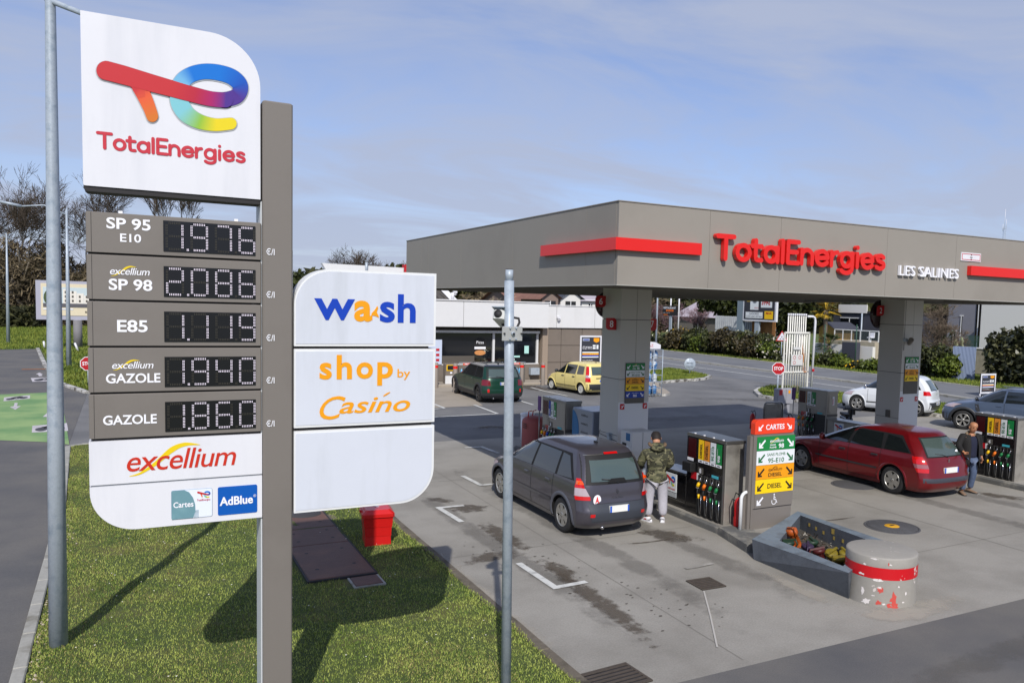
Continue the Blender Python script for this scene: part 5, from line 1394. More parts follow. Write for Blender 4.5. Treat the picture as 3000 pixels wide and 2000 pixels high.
def make_car(name,label,loc,heading,sp,scale=(1,1,1)):
    """sp: dict of the car's measures; x forward, y left, z up"""
    root=thing(name,label,'car',loc,R(90)-R(heading));sh=CarShape(sp['levels'],*sp.get('round',(.10,.32,.05,.16)))
    SC=Vector(scale);paint=sp['paint'];lowz=sp.get('trim_z',0);zt=sp['levels'][-1][0];z0=sp['levels'][0][0]
    def fin(mb,nm,par=root):
        mb.v=[(v[0]*SC.x,v[1]*SC.y,v[2]*SC.z) for v in mb.v];return mb.build(nm,par,world=False)
    ra=sp['wheel_r']+.055;wx=sp['wheels'];wr=sp['wheel_r']
    # body
    zs=list(np.linspace(z0,sp['belt'],34))+list(np.linspace(sp['belt'],zt-.10,18))[1:]+list(zt-.10*(1-np.sin(np.linspace(0,math.pi/2,9))))[1:]
    rings=[sh.ring(z) for z in zs];n=len(rings[0]);V=[];F_=[]
    for side in (1,-1):
        base=len(V)
        for r_,z in zip(rings,zs):
            for (x,y) in r_:V.append((x,y*side,z))
        for j in range(len(zs)-1):
            for i in range(n-1):
                a,b,c,d=base+j*n+i,base+j*n+i+1,base+(j+1)*n+i+1,base+(j+1)*n+i
                cx_=(V[a][0]+V[c][0])/2;cz_=(V[a][2]+V[c][2])/2
                if abs(V[a][1])>.45 and any((cx_-w)** 2+(cz_-wr)** 2<ra*ra for w in wx):continue
                F_.append(((a,b,c,d) if side<0 else (d,c,b,a),cz_))
    mb=MB()
    o=len(mb.v);mb.v=list(V);mp,mt=mb.mi(paint),mb.mi(sp.get('trim',m_trim))
    for f,cz_ in F_:mb.f.append(f);mb.m.append(mt if cz_<lowz else mp);mb.sm.append(True)
    top=[len(zs)-1,n];i0=(len(zs)-1)*n;i1=len(rings)*n+i0
    for i in range(n-1):mb.f.append((i0+i,i0+i+1,i1+i+1,i1+i));mb.m.append(mp);mb.sm.append(True)
    body=fin(mb,'body')
    bm=bmesh.new();bm.from_mesh(body.data);bmesh.ops.remove_doubles(bm,verts=bm.verts,dist=.0006);bmesh.ops.recalc_face_normals(bm,faces=bm.faces);bm.to_mesh(body.data);bm.free()
    # underbody and wheel wells
    mb=MB();mb.box((wx[1]-.4,-.62,z0+.01),(wx[0]+.35,.62,z0+.10),m_well)
    for w in wx:
        for s_ in (1,-1):
            yo=sh.ysid(w,wr+.05)*s_
            T=Matrix.Translation((w,0,wr)) @ Matrix.Rotation(R(90),4,'X')
            mb.lathe([(ra+.01,-yo+.005*s_),(ra+.01,-yo*.60)],m_well,22,T,arc=(R(-14),R(194)))
            mb.add([(w+ra*1.02*math.cos(a),yo*.60,wr+ra*1.02*math.sin(a)) for a in np.linspace(R(-20),R(200),16)],[tuple(range(16))],m_well)
    fin(mb,'underbody')
    # wheel arch lips
    am=sp.get('arch',paint)
    for w in wx:
        for s_ in (1,-1):
            mb=MB();vs=[]
            aw=sp.get('arch_w',.045);K=26
            for k in range(K+1):
                a=R(-12)+R(204)*k/K
                for rr_,off in ((ra-.014,.0),(ra-.006,.020),(ra+aw*.6,.022),(ra+aw,.001)):
                    x,z=w+rr_*math.cos(a),max(z0+.0,wr+rr_*math.sin(a));y=sh.ysid(x,max(z,z0))+off
                    vs.append((x,y*s_,z))
            fs=[(4*k+q,4*k+q+1,4*k+q+5,4*k+q+4) for k in range(K) for q in range(3)]
            mb.add(vs,fs,am,True);fin(mb,'wheel_arch')
    # patches lying on the body
    def side_patch(nm,quad,m,s_,off=.006,nu=10,nv=6,par=root):
        mb=MB();vs=[]
        for j in range(nv+1):
            for i in range(nu+1):
                u,v=i/nu,j/nv
                x=(quad[0][0]*(1-u)+quad[1][0]*u)*(1-v)+(quad[3][0]*(1-u)+quad[2][0]*u)*v
                z=(quad[0][1]*(1-u)+quad[1][1]*u)*(1-v)+(quad[3][1]*(1-u)+quad[2][1]*u)*v
                vs.append((x,(sh.ysid(x,z)+off)*s_,z+off*.3))
        mb.add(vs,[(j*(nu+1)+i,j*(nu+1)+i+1,(j+1)*(nu+1)+i+1,(j+1)*(nu+1)+i) for j in range(nv) for i in range(nu)],m,True)
        return fin(mb,nm,par)
    def end_patch(nm,quad,m,front=False,off=.006,nu=14,nv=8,par=root):
        """quad in (y, z): lower left, lower right, upper right, upper left"""
        mb=MB();vs=[];d=1 if front else-1
        for j in range(nv+1):
            for i in range(nu+1):
                u,v=i/nu,j/nv
                y=(quad[0][0]*(1-u)+quad[1][0]*u)*(1-v)+(quad[3][0]*(1-u)+quad[2][0]*u)*v
                z=(quad[0][1]*(1-u)+quad[1][1]*u)*(1-v)+(quad[3][1]*(1-u)+quad[2][1]*u)*v
                x=sh.xf(y,z) if front else sh.xr(y,z)
                vs.append((x+off*d,y,z+off*.5))
        mb.add(vs,[(j*(nu+1)+i,j*(nu+1)+i+1,(j+1)*(nu+1)+i+1,(j+1)*(nu+1)+i) for j in range(nv) for i in range(nu)],m,True)
        return fin(mb,nm,par)
    def corner_patch(nm,m,s_,z0_,z1_,q_end,x_in0,x_in1,front=False,off=.008,nv=6):
        """lamp wrapping a corner: from q_end (fraction of half width on the end face) round to x on the side"""
        mb=MB();vs=[];nu=16
        for j in range(nv+1):
            v=j/nv;z=z0_+(z1_-z0_)*v;xe,xr_,w,bf,cf,br,cr=sh.ends(z);q0=q_end[0]+(q_end[1]-q_end[0])*v;xs=x_in0+(x_in1-x_in0)*v
            for i in range(nu+1):
                u=i/nu
                if u<.7:
                    q=q0+(1-q0)*math.sin(u/.7*math.pi/2);y=w*q
                    x=(xe-bf*q*q-cf*q** 7) if front else (xr_+br*q*q+cr*q** 7)
                else:
                    q=1;c_=(xe-bf-cf) if front else (xr_+br+cr);x=c_+(xs-c_)*(u-.7)/.3;y=w
                ox=off*(1 if front else-1)*(1-u) ;oy=off*(.3+.7*u)
                vs.append((x+ox,(y+oy)*s_,z))
        mb.add(vs,[(j*(nu+1)+i,j*(nu+1)+i+1,(j+1)*(nu+1)+i+1,(j+1)*(nu+1)+i) for j in range(nv) for i in range(nu)],m,True)
        return fin(mb,nm)
    for s_ in (1,-1):
        for q in sp.get('surround',[]):side_patch('window_surround',q,sp.get('pillar',m_seam),s_,.004)
        for q in sp['windows']:side_patch('side_window',q,m_glass,s_,.009)
        for (x,za,zb_) in sp.get('seams',[]):side_patch('door_seam',[(x-.006,za),(x+.006,za),(x+.006+sp.get('seam_lean',0),zb_),(x-.006+sp.get('seam_lean',0),zb_)],m_seam,s_,.0035,1,14)
        if 'sill_seam' in sp:a,b,z=sp['sill_seam'];side_patch('door_seam',[(a,z),(b,z),(b,z+.009),(a,z+.009)],m_seam,s_,.0035,14,1)
        if 'strip' in sp:a,b,z,h=sp['strip'][:4];side_patch('rubbing_strip',[(a,z),(b,z),(b,z+h),(a,z+h)],sp['strip'][4] if len(sp['strip'])>4 else m_trim,s_,.014,14,2)
        for (x,z) in sp.get('handles',[]):
            y=sh.ysid(x,z);mb=MB();mb.bbox((x-.09,y-.01,z-.016),(x+.09,y+.028,z+.016),sp.get('handle_m',paint),.008) if s_>0 else mb.bbox((x-.09,-y-.028,z-.016),(x+.09,-y+.01,z+.016),sp.get('handle_m',paint),.008)
            fin(mb,'door_handle')
        if 'mirror' in sp:
            x,z=sp['mirror'];y=sh.ysid(x,z)
            mb=MB();T=Matrix.Translation((x,(y+.10)*s_,z+.02))
            mb.lathe([(0,-.085),(.06,-.07),(.09,0),(.06,.07),(0,.085)],sp.get('mirror_m',paint),14,T @ Matrix.Rotation(R(90),4,'X') @ Matrix.Scale(.62,4,(1,0,0)))
            mb.cbox((x+.01,(y+.0)*s_,z-.04),(.05,.1,.03),m_trim);fin(mb,'wing_mirror')
        for (m_,z0_,z1_,q_,xa,xb) in sp['rear_lights']:corner_patch('rear_light',m_,s_,z0_,z1_,q_,xa,xb)
        for (m_,z0_,z1_,q_,xa,xb) in sp.get('front_lights',[]):corner_patch('headlight',m_,s_,z0_,z1_,q_,xa,xb,True)
        if 'rails' in sp:
            a,b,ins=sp['rails'];mb=MB();pts=[]
            for x in np.linspace(a,b,9):
                # height of the roof surface here
                z=zt
                for zz_ in np.linspace(zt-.16,zt,40):
                    xf_,xr_,w_=sh.at(zz_)
                    if w_<ins+.04:z=zz_;break
                pts.append((x,ins*s_,z+(.055 if a<x<b else .0)))
            mb.tube(pts,.016,sp.get('rail_m',m_trim),8);fin(mb,'roof_rail')
    end_patch('windscreen',sp['windscreen'],m_glass,True,.008)
    end_patch('window_surround',sp['rear_surround'],m_seam,False,.004) if 'rear_surround' in sp else None
    rw=end_patch('rear_window',sp['rear_window'],m_glass2,False,.010)
    for q,m_ in sp.get('rear_patches',[]):end_patch('rear_trim',q,m_,False,.007)
    for nm,q,m_ in sp.get('front_patches',[]):end_patch(nm,q,m_,True,.008)
    # number plate
    pz,pw,ph=sp['plate'][:3];xr_=sh.xr(0,pz)-.022
    mb=MB();mb.box((xr_-.006,-pw/2,pz-ph/2),(xr_+.03,pw/2,pz+ph/2),m_plw);mb.box((xr_-.009,pw/2-.045,pz-ph/2),(xr_-.0062,pw/2,pz+ph/2),m_plb);mb.box((xr_-.009,-pw/2,pz-ph/2),(xr_-.0062,-pw/2+.035,pz+ph/2),m_plb)
    if len(sp['plate'])>3:put_text(mb,sp['plate'][3],(xr_-.006,pw/2-.06,pz-ph*.28),pw-.12,ph*.56,m_ink,right=(0,-1,0),off=.02)
    fin(mb,'number_plate')
    # rear wiper, badge, emblem, aerial
    mb=MB();wz=sp['rear_window'][0][1];x_=sh.xr(0,wz)
    mb.tube([(x_-.03,-.02,wz-.02),(sh.xr(.15,wz+.05)-.03,.15,wz+.03),(sh.xr(.36,wz+.07)-.03,.36,wz+.05)],.011,m_trim,6);fin(mb,'rear_wiper')
    if 'badge' in sp:
        bz=sp['badge'];x_=sh.xr(0,bz)-.012;mb=MB();mb.add([(x_,0,bz+.05),(x_,.032,bz),(x_,0,bz-.05),(x_,-.032,bz)],[(0,1,2,3)],m_chrome);mb.add([(x_-.002,0,bz+.02),(x_-.002,.012,bz),(x_-.002,0,bz-.02),(x_-.002,-.012,bz)],[(0,1,2,3)],paint);fin(mb,'badge')
    if 'aerial' in sp:
        ax=sp['aerial'];mb=MB();mb.tube([(ax,0,zt-.02),(ax-.05,0,zt+.06),(ax-.14,0,zt+.26)],.006,m_blkm,5);mb.cbox((ax,0,zt),(.1,.04,.03),m_blkm);fin(mb,'aerial')
    if 'brake_light' in sp:
        q=sp['brake_light'];end_patch('brake_light',q,m_lred,False,.014,6,2)
    if 'exhaust' in sp:
        mb=MB();x_=sh.xr(sp['exhaust'],z0+.02);mb.tube([(x_+.2,sp['exhaust'],z0+.02),(x_-.03,sp['exhaust'],z0+.01)],.03,m_chrome,10);fin(mb,'exhaust_pipe')
    # wheels
    protos={}
    for w in wx:
        for s_ in (1,-1):
            if s_ not in protos:
                mb=MB();T=Matrix.Rotation(R(-90*s_),4,'X')      # local z -> outwards
                hw=.105
                mb.lathe([(wr*.62,-hw),(wr*.93,-hw),(wr,-hw*.7),(wr,hw*.6),(wr*.965,hw*.92),(wr*.80,hw*1.02),(wr*.66,hw*.9)],m_tyre,32,T)
                for g_ in (-.05,0,.05):mb.lathe([(wr+.0015,g_-.006),(wr+.0015,g_+.006)],m_seam,32,T)
                mb.v=[(v[0]*SC.z*1.0,v[1]*SC.y,v[2]*SC.z) for v in mb.v]
                ty=mb.build('wheel',root,world=False)
                mb=MB();rm=sp.get('rim_m',m_alloy);K=sp.get('spokes',7)
                mb.lathe([(wr*.66,hw*.9),(wr*.64,hw*.95),(wr*.60,hw*.8),(wr*.58,hw*.2),(0,hw*.15)],m_well if sp.get('open_rim',True) else rm,28,T)
                mb.lathe([(wr*.67,hw*.88),(wr*.655,hw*1.0),(wr*.60,hw*.92),(wr*.595,hw*.5)],rm,32,T)
                mb.lathe([(wr*.17,hw*.5),(wr*.16,hw*.9),(wr*.1,hw*.98),(0,hw*1.0)],rm,16,T)
                for k in range(K):
                    a=2*math.pi*k/K;wI,wO=sp.get('spoke_w',(.055,.085));half=[(wr*.14,-wI/2),(wr*.62,-wO/2),(wr*.62,wO/2),(wr*.14,wI/2)]
                    pts=[]
                    for (r__,t__) in half:
                        for zz_ in (hw*(.92-.10*(r__/wr)),hw*.45):
                            pts.append(T @ (Matrix.Rotation(a,4,'Z') @ Vector((r__,t__,zz_))))
                    mb.add(pts,[(0,2,4,6),(1,7,5,3),(0,1,3,2),(2,3,5,4),(4,5,7,6),(6,7,1,0)],rm)
                for k in range(4):mb.lathe([(0,hw*1.0),(.009,hw*1.0)],m_well,6,T @ Matrix.Translation((wr*.1*math.cos(k*1.57),wr*.1*math.sin(k*1.57),.001)))
                mb.v=[(v[0]*SC.z,v[1]*SC.y,v[2]*SC.z) for v in mb.v]
                rim=mb.build('rim',ty,world=False);protos[s_]=(ty,rim);wo=ty
            else:
                ty,rim=protos[s_];wo=ty.copy();COL.objects.link(wo);wo.parent=root;r2=rim.copy();COL.objects.link(r2);r2.parent=wo
            yo=(sh.ysid(w,wr+.1)-.115)*s_
            wo.location=(w*SC.x,yo*SC.y,wr*SC.z);wo.rotation_euler=(0,random.uniform(0,1.2),0)
            if 'steer' in sp and w== wx[0]:wo.rotation_euler=(0,0.3,R(sp['steer']))
    return root,sh,fin,side_patch,end_patch
def carpaint(name,rgb,flake=.0,metal=.35):return mat(name,rgb,.28,metal=metal,coat=.6,var=.03,vscale=1.5)
# grey people carrier
sp=dict(paint=carpaint('paint_grey',(74,71,79)),wheel_r=.325,wheels=(1.38,-1.33),belt=.97,trim_z=0,
 levels=[(.19,2.02,-1.94,.80),(.30,2.12,-2.06,.86),(.42,2.14,-2.10,.885),(.50,2.13,-2.11,.89),(.60,2.10,-2.08,.895),(.74,2.02,-2.045,.895),(.86,1.78,-2.03,.885),(.97,1.38,-2.01,.865),(1.06,1.14,-1.985,.84),(1.20,.88,-1.93,.795),(1.35,.58,-1.86,.74),(1.48,.28,-1.77,.685),(1.55,.02,-1.68,.63),(1.595,-.25,-1.5,.52),(1.62,-.62,-1.05,.28)],
 surround=[[(1.22,.985),(-1.72,1.04),(-1.42,1.475),(.22,1.475)]],pillar=m_seam,
 windows=[[(1.16,.995),(.86,1.0),(.55,1.33),(.80,1.16)],[(.80,1.0),(-.06,1.015),(-.16,1.445),(.40,1.42)],[(-.14,1.015),(-1.02,1.03),(-1.06,1.44),(-.23,1.447)],[(-1.10,1.03),(-1.64,1.06),(-1.38,1.42),(-1.13,1.44)]],
 seams=[(.86,.30,.985),(-.10,.30,1.0),(-.98,.62,1.02)],sill_seam=(1.0,-.9,.28),strip=(.85,-.92,.50,.055,carpaint('strip_grey',(72,72,78))),handles=[(.10,.86),(-.78,.88)],handle_m=carpaint('strip_grey',(72,72,78)),mirror=(.98,1.03),
 windscreen=[(-.78,1.0),(.78,1.0),(.60,1.47),(-.60,1.47)],rear_surround=[(-.80,.99),(.80,.99),(.665,1.49),(-.665,1.49)],rear_window=[(-.60,1.04),(.60,1.04),(.55,1.40),(-.55,1.40)],
 rear_lights=[(m_lred,.94,1.10,(.84,.93),-1.78,-1.80),(m_lorg,1.0,1.06,(.86,.9),-1.86,-1.87),(m_lclear,.80,.938,(.73,.83),-1.80,-1.79),(m_lred,.73,.798,(.71,.72),-1.86,-1.81)],
 front_lights=[(m_lclear,.66,.80,(.6,.72),1.5,1.42)],rear_patches=[([(-.62,.335),(.62,.335),(.70,.66),(-.70,.66)],mat('bumper_dark',(58,62,70),.5)),([(-.58,.345),(.58,.345),(.60,.35),(-.60,.35)],m_seam),([(-.60,.66),(.60,.66),(.60,.668),(-.60,.668)],m_seam),([(.19,1.485),(.62,1.472),(.615,1.488),(.19,1.503)],m_steel)],
 brake_light=[(-.17,1.488),(.17,1.488),(.165,1.52),(-.165,1.52)],plate=(.565,.47,.115),badge=.86,aerial=-1.25,spokes=6,spoke_w=(.07,.12),rim_m=m_alloy,arch=mat('arch_grey',(82,84,92),.45),arch_w=.06,exhaust=.3)
SCN_LOC=Vector((7.31,13.88,0))
root,sh,fin,sidep,endp=make_car('people_carrier','dark grey people carrier with round A sticker on its tailgate, being filled up',SCN_LOC,0,sp,(1.02,.81,.96))
# round learner sticker and small reflectors
mb=MB();zc=.735;x_=sh.xr(.52,zc)-.012
mb.add([(x_-.002 ,.50+.095*math.cos(a),zc+.095*math.sin(a)) for a in np.linspace(0,5.9,20)],[tuple(range(20))],m_lwhite)
put_text(mb,'A',(x_-.006,.548,zc-.055),.092,.115,m_cred,right=(0,-1,0),off=.035);fin(mb,'learner_sticker')
for yy in (.62,-.62):endp('reflector',[(yy-.05,.43),(yy+.05,.43),(yy+.05,.49),(yy-.05,.49)],m_lred,False,.012,3,2)
mb=MB();mb.add([(sh.xr(.0,1.0)-.02,a,b) for a,b in ((-.24,1.02),(.24,1.02),(.16,1.10),(-.16,1.10))],[(0,1,2,3)],m_seam);fin(mb,'wiper_motor_cover')
put=MB();put_text(put,'SCÉNIC',(sh.xr(.1,.76)-.014,.14,.745),.28,.035,m_chrome,right=(0,-1,0));fin(put,'lettering')
# red estate
sp=dict(paint=carpaint('paint_red',(116,14,22)),wheel_r=.315,wheels=(1.44,-1.32),belt=.93,trim_z=0,
 levels=[(.17,2.20,-2.10,.80),(.28,2.30,-2.22,.86),(.42,2.33,-2.26,.885),(.56,2.31,-2.23,.89),(.68,2.22,-2.20,.89),(.78,1.95,-2.17,.88),(.86,1.55,-2.14,.87),(.93,1.15,-2.10,.85),(1.02,.92,-2.03,.82),(1.14,.62,-1.93,.77),(1.26,.30,-1.82,.71),(1.36,-.02,-1.70,.65),(1.41,-.25,-1.60,.58),(1.44,-.5,-1.4,.46),(1.46,-.8,-1.1,.25)],
 surround=[[(1.0,.935),(-1.78,.985),(-1.42,1.335),(-.02,1.34)]],
 windows=[[(.94,.945),(.0,.955),(-.12,1.315),(.12,1.305)],[(-.09,.96),(-.98,.975),(-.92,1.31),(-.2,1.315)],[(-1.06,.98),(-1.72,1.0),(-1.42,1.27),(-1.05,1.305)]],
 seams=[(.84,.28,.93),(-.06,.28,.95),(-.98,.58,.97)],sill_seam=(.95,-.9,.26),strip=(.95,-.92,.50,.035),handles=[(.12,.80),(-.82,.82)],mirror=(.78,.97),handle_m=m_trim,
 windscreen=[(-.76,.95),(.76,.95),(.56,1.35),(-.56,1.35)],rear_window=[(-.62,.95),(.62,.95),(.50,1.30),(-.50,1.30)],rear_surround=[(-.66,.93),(.66,.93),(.53,1.325),(-.53,1.325)],
 rear_lights=[(m_lred,.80,.95,(.80,.88),-1.86,-1.80),(mat('lamp_rose',(150,92,98),.12,coat=.8),.71,.795,(.78,.80),-1.92,-1.86),(m_lred,.62,.708,(.80,.78),-1.98,-1.92)],front_lights=[(m_lclear,.60,.74,(.55,.6),1.8,1.6)],
 rear_patches=[([(-.84,.40),(.84,.40),(.84,.50),(-.84,.50)],mat('bumper_strip',(58,58,66),.35,coat=.3))],plate=(.66,.50,.115),badge=.85,spokes=5,spoke_w=(.10,.15),exhaust=None) 
sp.pop('exhaust')
root,sh,fin,sidep,endp=make_car('estate_car','dark red estate car parked at the right fuel island',(15.60,13.70,0),0,sp,(1.02,.89,.99))
mb=MB();mb.add([(sh.xr(-.42,1.02)-.016 ,-.44+.05*math.cos(a),1.02+.05*math.sin(a)) for a in np.linspace(0,5.9,16)],[tuple(range(16))],m_lwhite);fin(mb,'white_sticker')
# green compact with black roof
grn=carpaint('paint_green',(18,62,46));
sp=dict(paint=grn,wheel_r=.33,wheels=(1.36,-1.34),belt=.98,trim_z=.42,trim=m_trim,
 levels=[(.20,2.02,-1.92,.82),(.34,2.10,-2.02,.89),(.50,2.10,-2.04,.91),(.66,2.06,-2.02,.91),(.80,1.95,-1.99,.90),(.90,1.6,-1.97,.885),(.98,1.2,-1.95,.86),(1.06,.98,-1.93,.83),(1.2,.80,-1.86,.79),(1.36,.55,-1.78,.74),(1.46,.3,-1.70,.69),(1.50,.0,-1.6,.62),(1.535,-.3,-1.3,.4),(1.55,-.6,-1.0,.2)],
 surround=[[(1.12,.985),(-1.70,1.0),(-1.52,1.44),(.30,1.44)]],windows=[[(1.04,1.0),(.18,1.005),(.12,1.41),(.40,1.40)],[(.10,1.005),(-.80,1.01),(-.84,1.41),(.04,1.41)],[(-.90,1.01),(-1.60,1.02),(-1.46,1.39),(-.94,1.41)]],
 seams=[(.9,.45,.98),(.1,.45,.98),(-.84,.7,.98)],handles=[(.3,.88),(-.65,.9)],mirror=(.98,1.04),mirror_m=m_blk,windscreen=[(-.78,1.0),(.78,1.0),(.64,1.44),(-.64,1.44)],rear_window=[(-.66,1.04),(.66,1.04),(.60,1.36),(-.60,1.36)],rear_surround=[(-.74,1.01),(.74,1.01),(.66,1.42),(-.66,1.42)],
 rear_lights=[(mat('lamp_darkred',(110,10,22),.15,coat=.8),.72,.95,(.66,.70),-1.72,-1.72)],front_lights=[(m_lclear,.68,.84,(.55,.62),1.6,1.5)],rails=(.2,-1.5,.55),rail_m=m_blk,
 plate=(.80,.40,.11,'DX 426'),spokes=5,spoke_w=(.07,.05),rim_m=m_alloyd,arch=m_trim,arch_w=.08,aerial=-1.3,exhaust=.45)
root,sh,fin,sidep,endp=make_car('compact_car','dark green compact car with black roof and dark wheels parked by the shop',(13.15,32.2,0),3,sp,(1.17,.96,1.0))
# its black roof: a shell over the top levels
def roof_shell(sh,fin,zlo,m,name='black_roof'):
    zt=sh.L[-1][0];zs=list(np.linspace(zlo,zt,12));mb=MB();rr=[sh.ring(z,10,20) for z in zs];n=len(rr[0]);
    for s_ in (1,-1):
        vs=[(x,(y+.004)*s_ if y>.01 else 0,z+.005) for r_,z in zip(rr,zs) for (x,y) in r_]
        mb.add(vs,[(j*n+i,j*n+i+1,(j+1)*n+i+1,(j+1)*n+i) for j in range(len(zs)-1) for i in range(n-1)],m,True)
    return fin(mb,name)
roof_shell(sh,fin,1.435,m_blk)
for yy in (.70,-.70):endp('reflector',[(yy-.04,.45),(yy+.04,.45),(yy+.04,.58),(yy-.04,.58)],m_lred,False,.012,3,2)
# small yellow hatchback
sp=dict(paint=mat('paint_cream',(226,208,132),.35,coat=.5,var=.02),wheel_r=.28,wheels=(1.16,-1.14),belt=.92,trim_z=0,
 levels=[(.18,1.66,-1.62,.70),(.3,1.74,-1.74,.76),(.45,1.76,-1.77,.785),(.6,1.74,-1.75,.79),(.74,1.62,-1.73,.785),(.84,1.40,-1.71,.775),(.92,1.10,-1.69,.76),(1.02,.98,-1.66,.73),(1.2,.74,-1.60,.68),(1.36,.48,-1.53,.64),(1.46,.25,-1.46,.60),(1.51,.0,-1.35,.52),(1.54,-.3,-1.0,.3)],
 windows=[[(.95,.95),(.15,.955),(.12,1.40),(.42,1.37)],[(.08,.955),(-.70,.96),(-.72,1.40),(.04,1.40)],[(-.80,.97),(-1.30,.99),(-1.24,1.36),(-.80,1.38)]],seams=[(.80,.3,.92),(.06,.28,.93),(-.74,.5,.94)],handles=[(.22,.83),(-.60,.84)],handle_m=m_trim,mirror=(.92,.98),mirror_m=m_trim,
 strip=(.75,-.78,.36,.03,m_trim),windscreen=[(-.66,.95),(.66,.95),(.56,1.42),(-.56,1.42)],rear_window=[(-.54,.98),(.54,.98),(.50,1.36),(-.50,1.36)],
 rear_lights=[(m_lred,.98,1.38,(.86,.88),-1.48,-1.40),(m_lclear,.86,.975,(.82,.84),-1.50,-1.49),(m_lred,.66,.858,(.80,.81),-1.52,-1.50)],front_lights=[(m_lclear,.6,.78,(.6,.65),1.35,1.3)],
 rear_patches=[([(-.76,.27),(.76,.27),(.77,.56),(-.77,.56)],m_trim),([(-.38,.805),(.38,.805),(.38,.845),(-.38,.845)],m_seam)],plate=(.71,.46,.10,'CG 814 PL'),spokes=8,spoke_w=(.05,.09),rim_m=mat('white_hubcap',(196,196,190),.4),open_rim=True,aerial=-1.1,badge=.90)
root,sh,fin,sidep,endp=make_car('hatchback','small pale yellow hatchback with tall red tail lamps parked by the shop wall',(18.28,33.1,0),-7,sp,(1.03,1.10,.94))
# white crossover
sp=dict(paint=mat('paint_white',(214,218,222),.3,coat=.6),wheel_r=.33,wheels=(1.34,-1.30),belt=1.0,trim_z=.0,
 levels=[(.2,2.1,-1.92,.80),(.32,2.18,-2.02,.87),(.46,2.2,-2.05,.89),(.6,2.18,-2.03,.90),(.74,2.08,-1.98,.90),(.86,1.8,-1.97,.885),(1.0,1.3,-1.95,.86),(1.1,1.05,-1.90,.83),(1.25,.78,-1.80,.78),(1.4,.5,-1.66,.73),(1.52,.2,-1.5,.67),(1.58,-.1,-1.35,.58),(1.62,-.4,-1.0,.35),(1.63,-.6,-.8,.2)],
 windows=[[(1.1,1.02),(.1,1.03),(0,1.48),(.38,1.44)],[(.04,1.03),(-.86,1.05),(-.8,1.47),(-.06,1.48)],[(-.92,1.05),(-1.5,1.1),(-1.3,1.36),(-.86,1.45)]],seams=[(.85,.4,1.0),(.0,.4,1.02),(-.9,.6,1.03)],handles=[(.15,.9),(-.7,.92)],mirror=(.95,1.06),mirror_m=m_chrome,strip=(.9,-.9,.42,.04,m_blkm),
 windscreen=[(-.78,1.02),(.78,1.02),(.62,1.5),(-.62,1.5)],rear_window=[(-.64,1.06),(.64,1.06),(.5,1.46),(-.5,1.46)],
 rear_lights=[(m_lred,.88,1.05,(.78,.88),-1.62,-1.6)],front_lights=[(m_lclear,.68,.84,(.55,.62),1.6,1.5)],rear_patches=[([(-.84,.3),(.84,.3),(.85,.60),(-.85,.60)],m_trim),([(-.7,.34),(.7,.34),(.7,.40),(-.7,.40)],m_steel)],plate=(.53,.48,.11,'BN 938 TZ'),badge=.92,spokes=5,spoke_w=(.08,.12),rim_m=m_alloy)
W0=(G(2480,1203)+G(2748,1218))/2
root,sh,fin,sidep,endp=make_car('crossover','white crossover car driving off beyond the second column',(27.27,22.93,0),-25,sp,(.87,.93,.97))
# blue grey four by four
pb=carpaint('paint_bluegrey',(84,98,120))
sp=dict(paint=pb,wheel_r=.36,wheels=(1.36,-1.32),belt=1.08,trim_z=.36,trim=m_trim,
 levels=[(.26,2.04,-1.95,.82),(.4,2.14,-2.05,.89),(.56,2.16,-2.08,.90),(.72,2.13,-2.06,.905),(.86,2.05,-2.04,.90),(.98,1.75,-2.02,.89),(1.08,1.2,-2.0,.87),(1.16,1.0,-1.98,.85),(1.3,.76,-1.92,.80),(1.45,.48,-1.84,.75),(1.56,.2,-1.75,.70),(1.61,-.05,-1.6,.60),(1.64,-.4,-1.2,.4)],
 windows=[[(1.06,1.10),(.12,1.11),(.06,1.52),(.36,1.50)],[(.06,1.11),(-.84,1.12),(-.82,1.51),(.0,1.52)],[(-1.0,1.14),(-1.5,1.16),(-1.4,1.45),(-1.0,1.48)]],seams=[(.9,.4,1.08),(.08,.4,1.08),(-.86,.66,1.1)],handles=[(.24,.98),(-.7,.99)],mirror=(.98,1.14),mirror_m=m_blk,
 windscreen=[(-.78,1.1),(.78,1.1),(.64,1.54),(-.64,1.54)],rear_window=[(-.6,1.14),(.6,1.14),(.55,1.48),(-.55,1.48)],rear_lights=[(m_lred,.9,1.1,(.8,.85),-1.8,-1.8)],front_lights=[(m_lclear,.82,.96,(.6,.66),1.78,1.66)],
 front_patches=[('grille',[(-.6,.74),(.6,.74),(.58,.9),(-.58,.9)],m_blkm),('front_bumper',[(-.8,.34),(.8,.34),(.84,.58),(-.84,.58)],m_trim)],rails=(.3,-1.5,.60),rail_m=m_chrome,plate=(.8,.5,.11),spokes=6,spoke_w=(.03,.10),rim_m=m_alloy,arch=m_trim,arch_w=.085)
root,sh,fin,sidep,endp=make_car('off_roader','blue grey off-road car with black wheel arches and roof rails at the right edge',(27.10,17.7,0),-27,sp,(1.0,.95,.95))
mb=MB()
for s_ in (1,-1):
    vs=[(x,(sh.ysid(x,z)+.012)*s_,z) for x,z in ((.96,.78),(.80,.62),(.88,.98),(1.0,1.0))];mb.add(vs,[(0,1,2,3)],m_trim)
    vs=[(x,(sh.ysid(x,z)+.016)*s_,z) for x,z in ((.97,.88),(.90,.86),(.93,.93),(.98,.94))];mb.add(vs,[(0,1,2,3)],m_chrome)
fin(mb,'wing_vent')
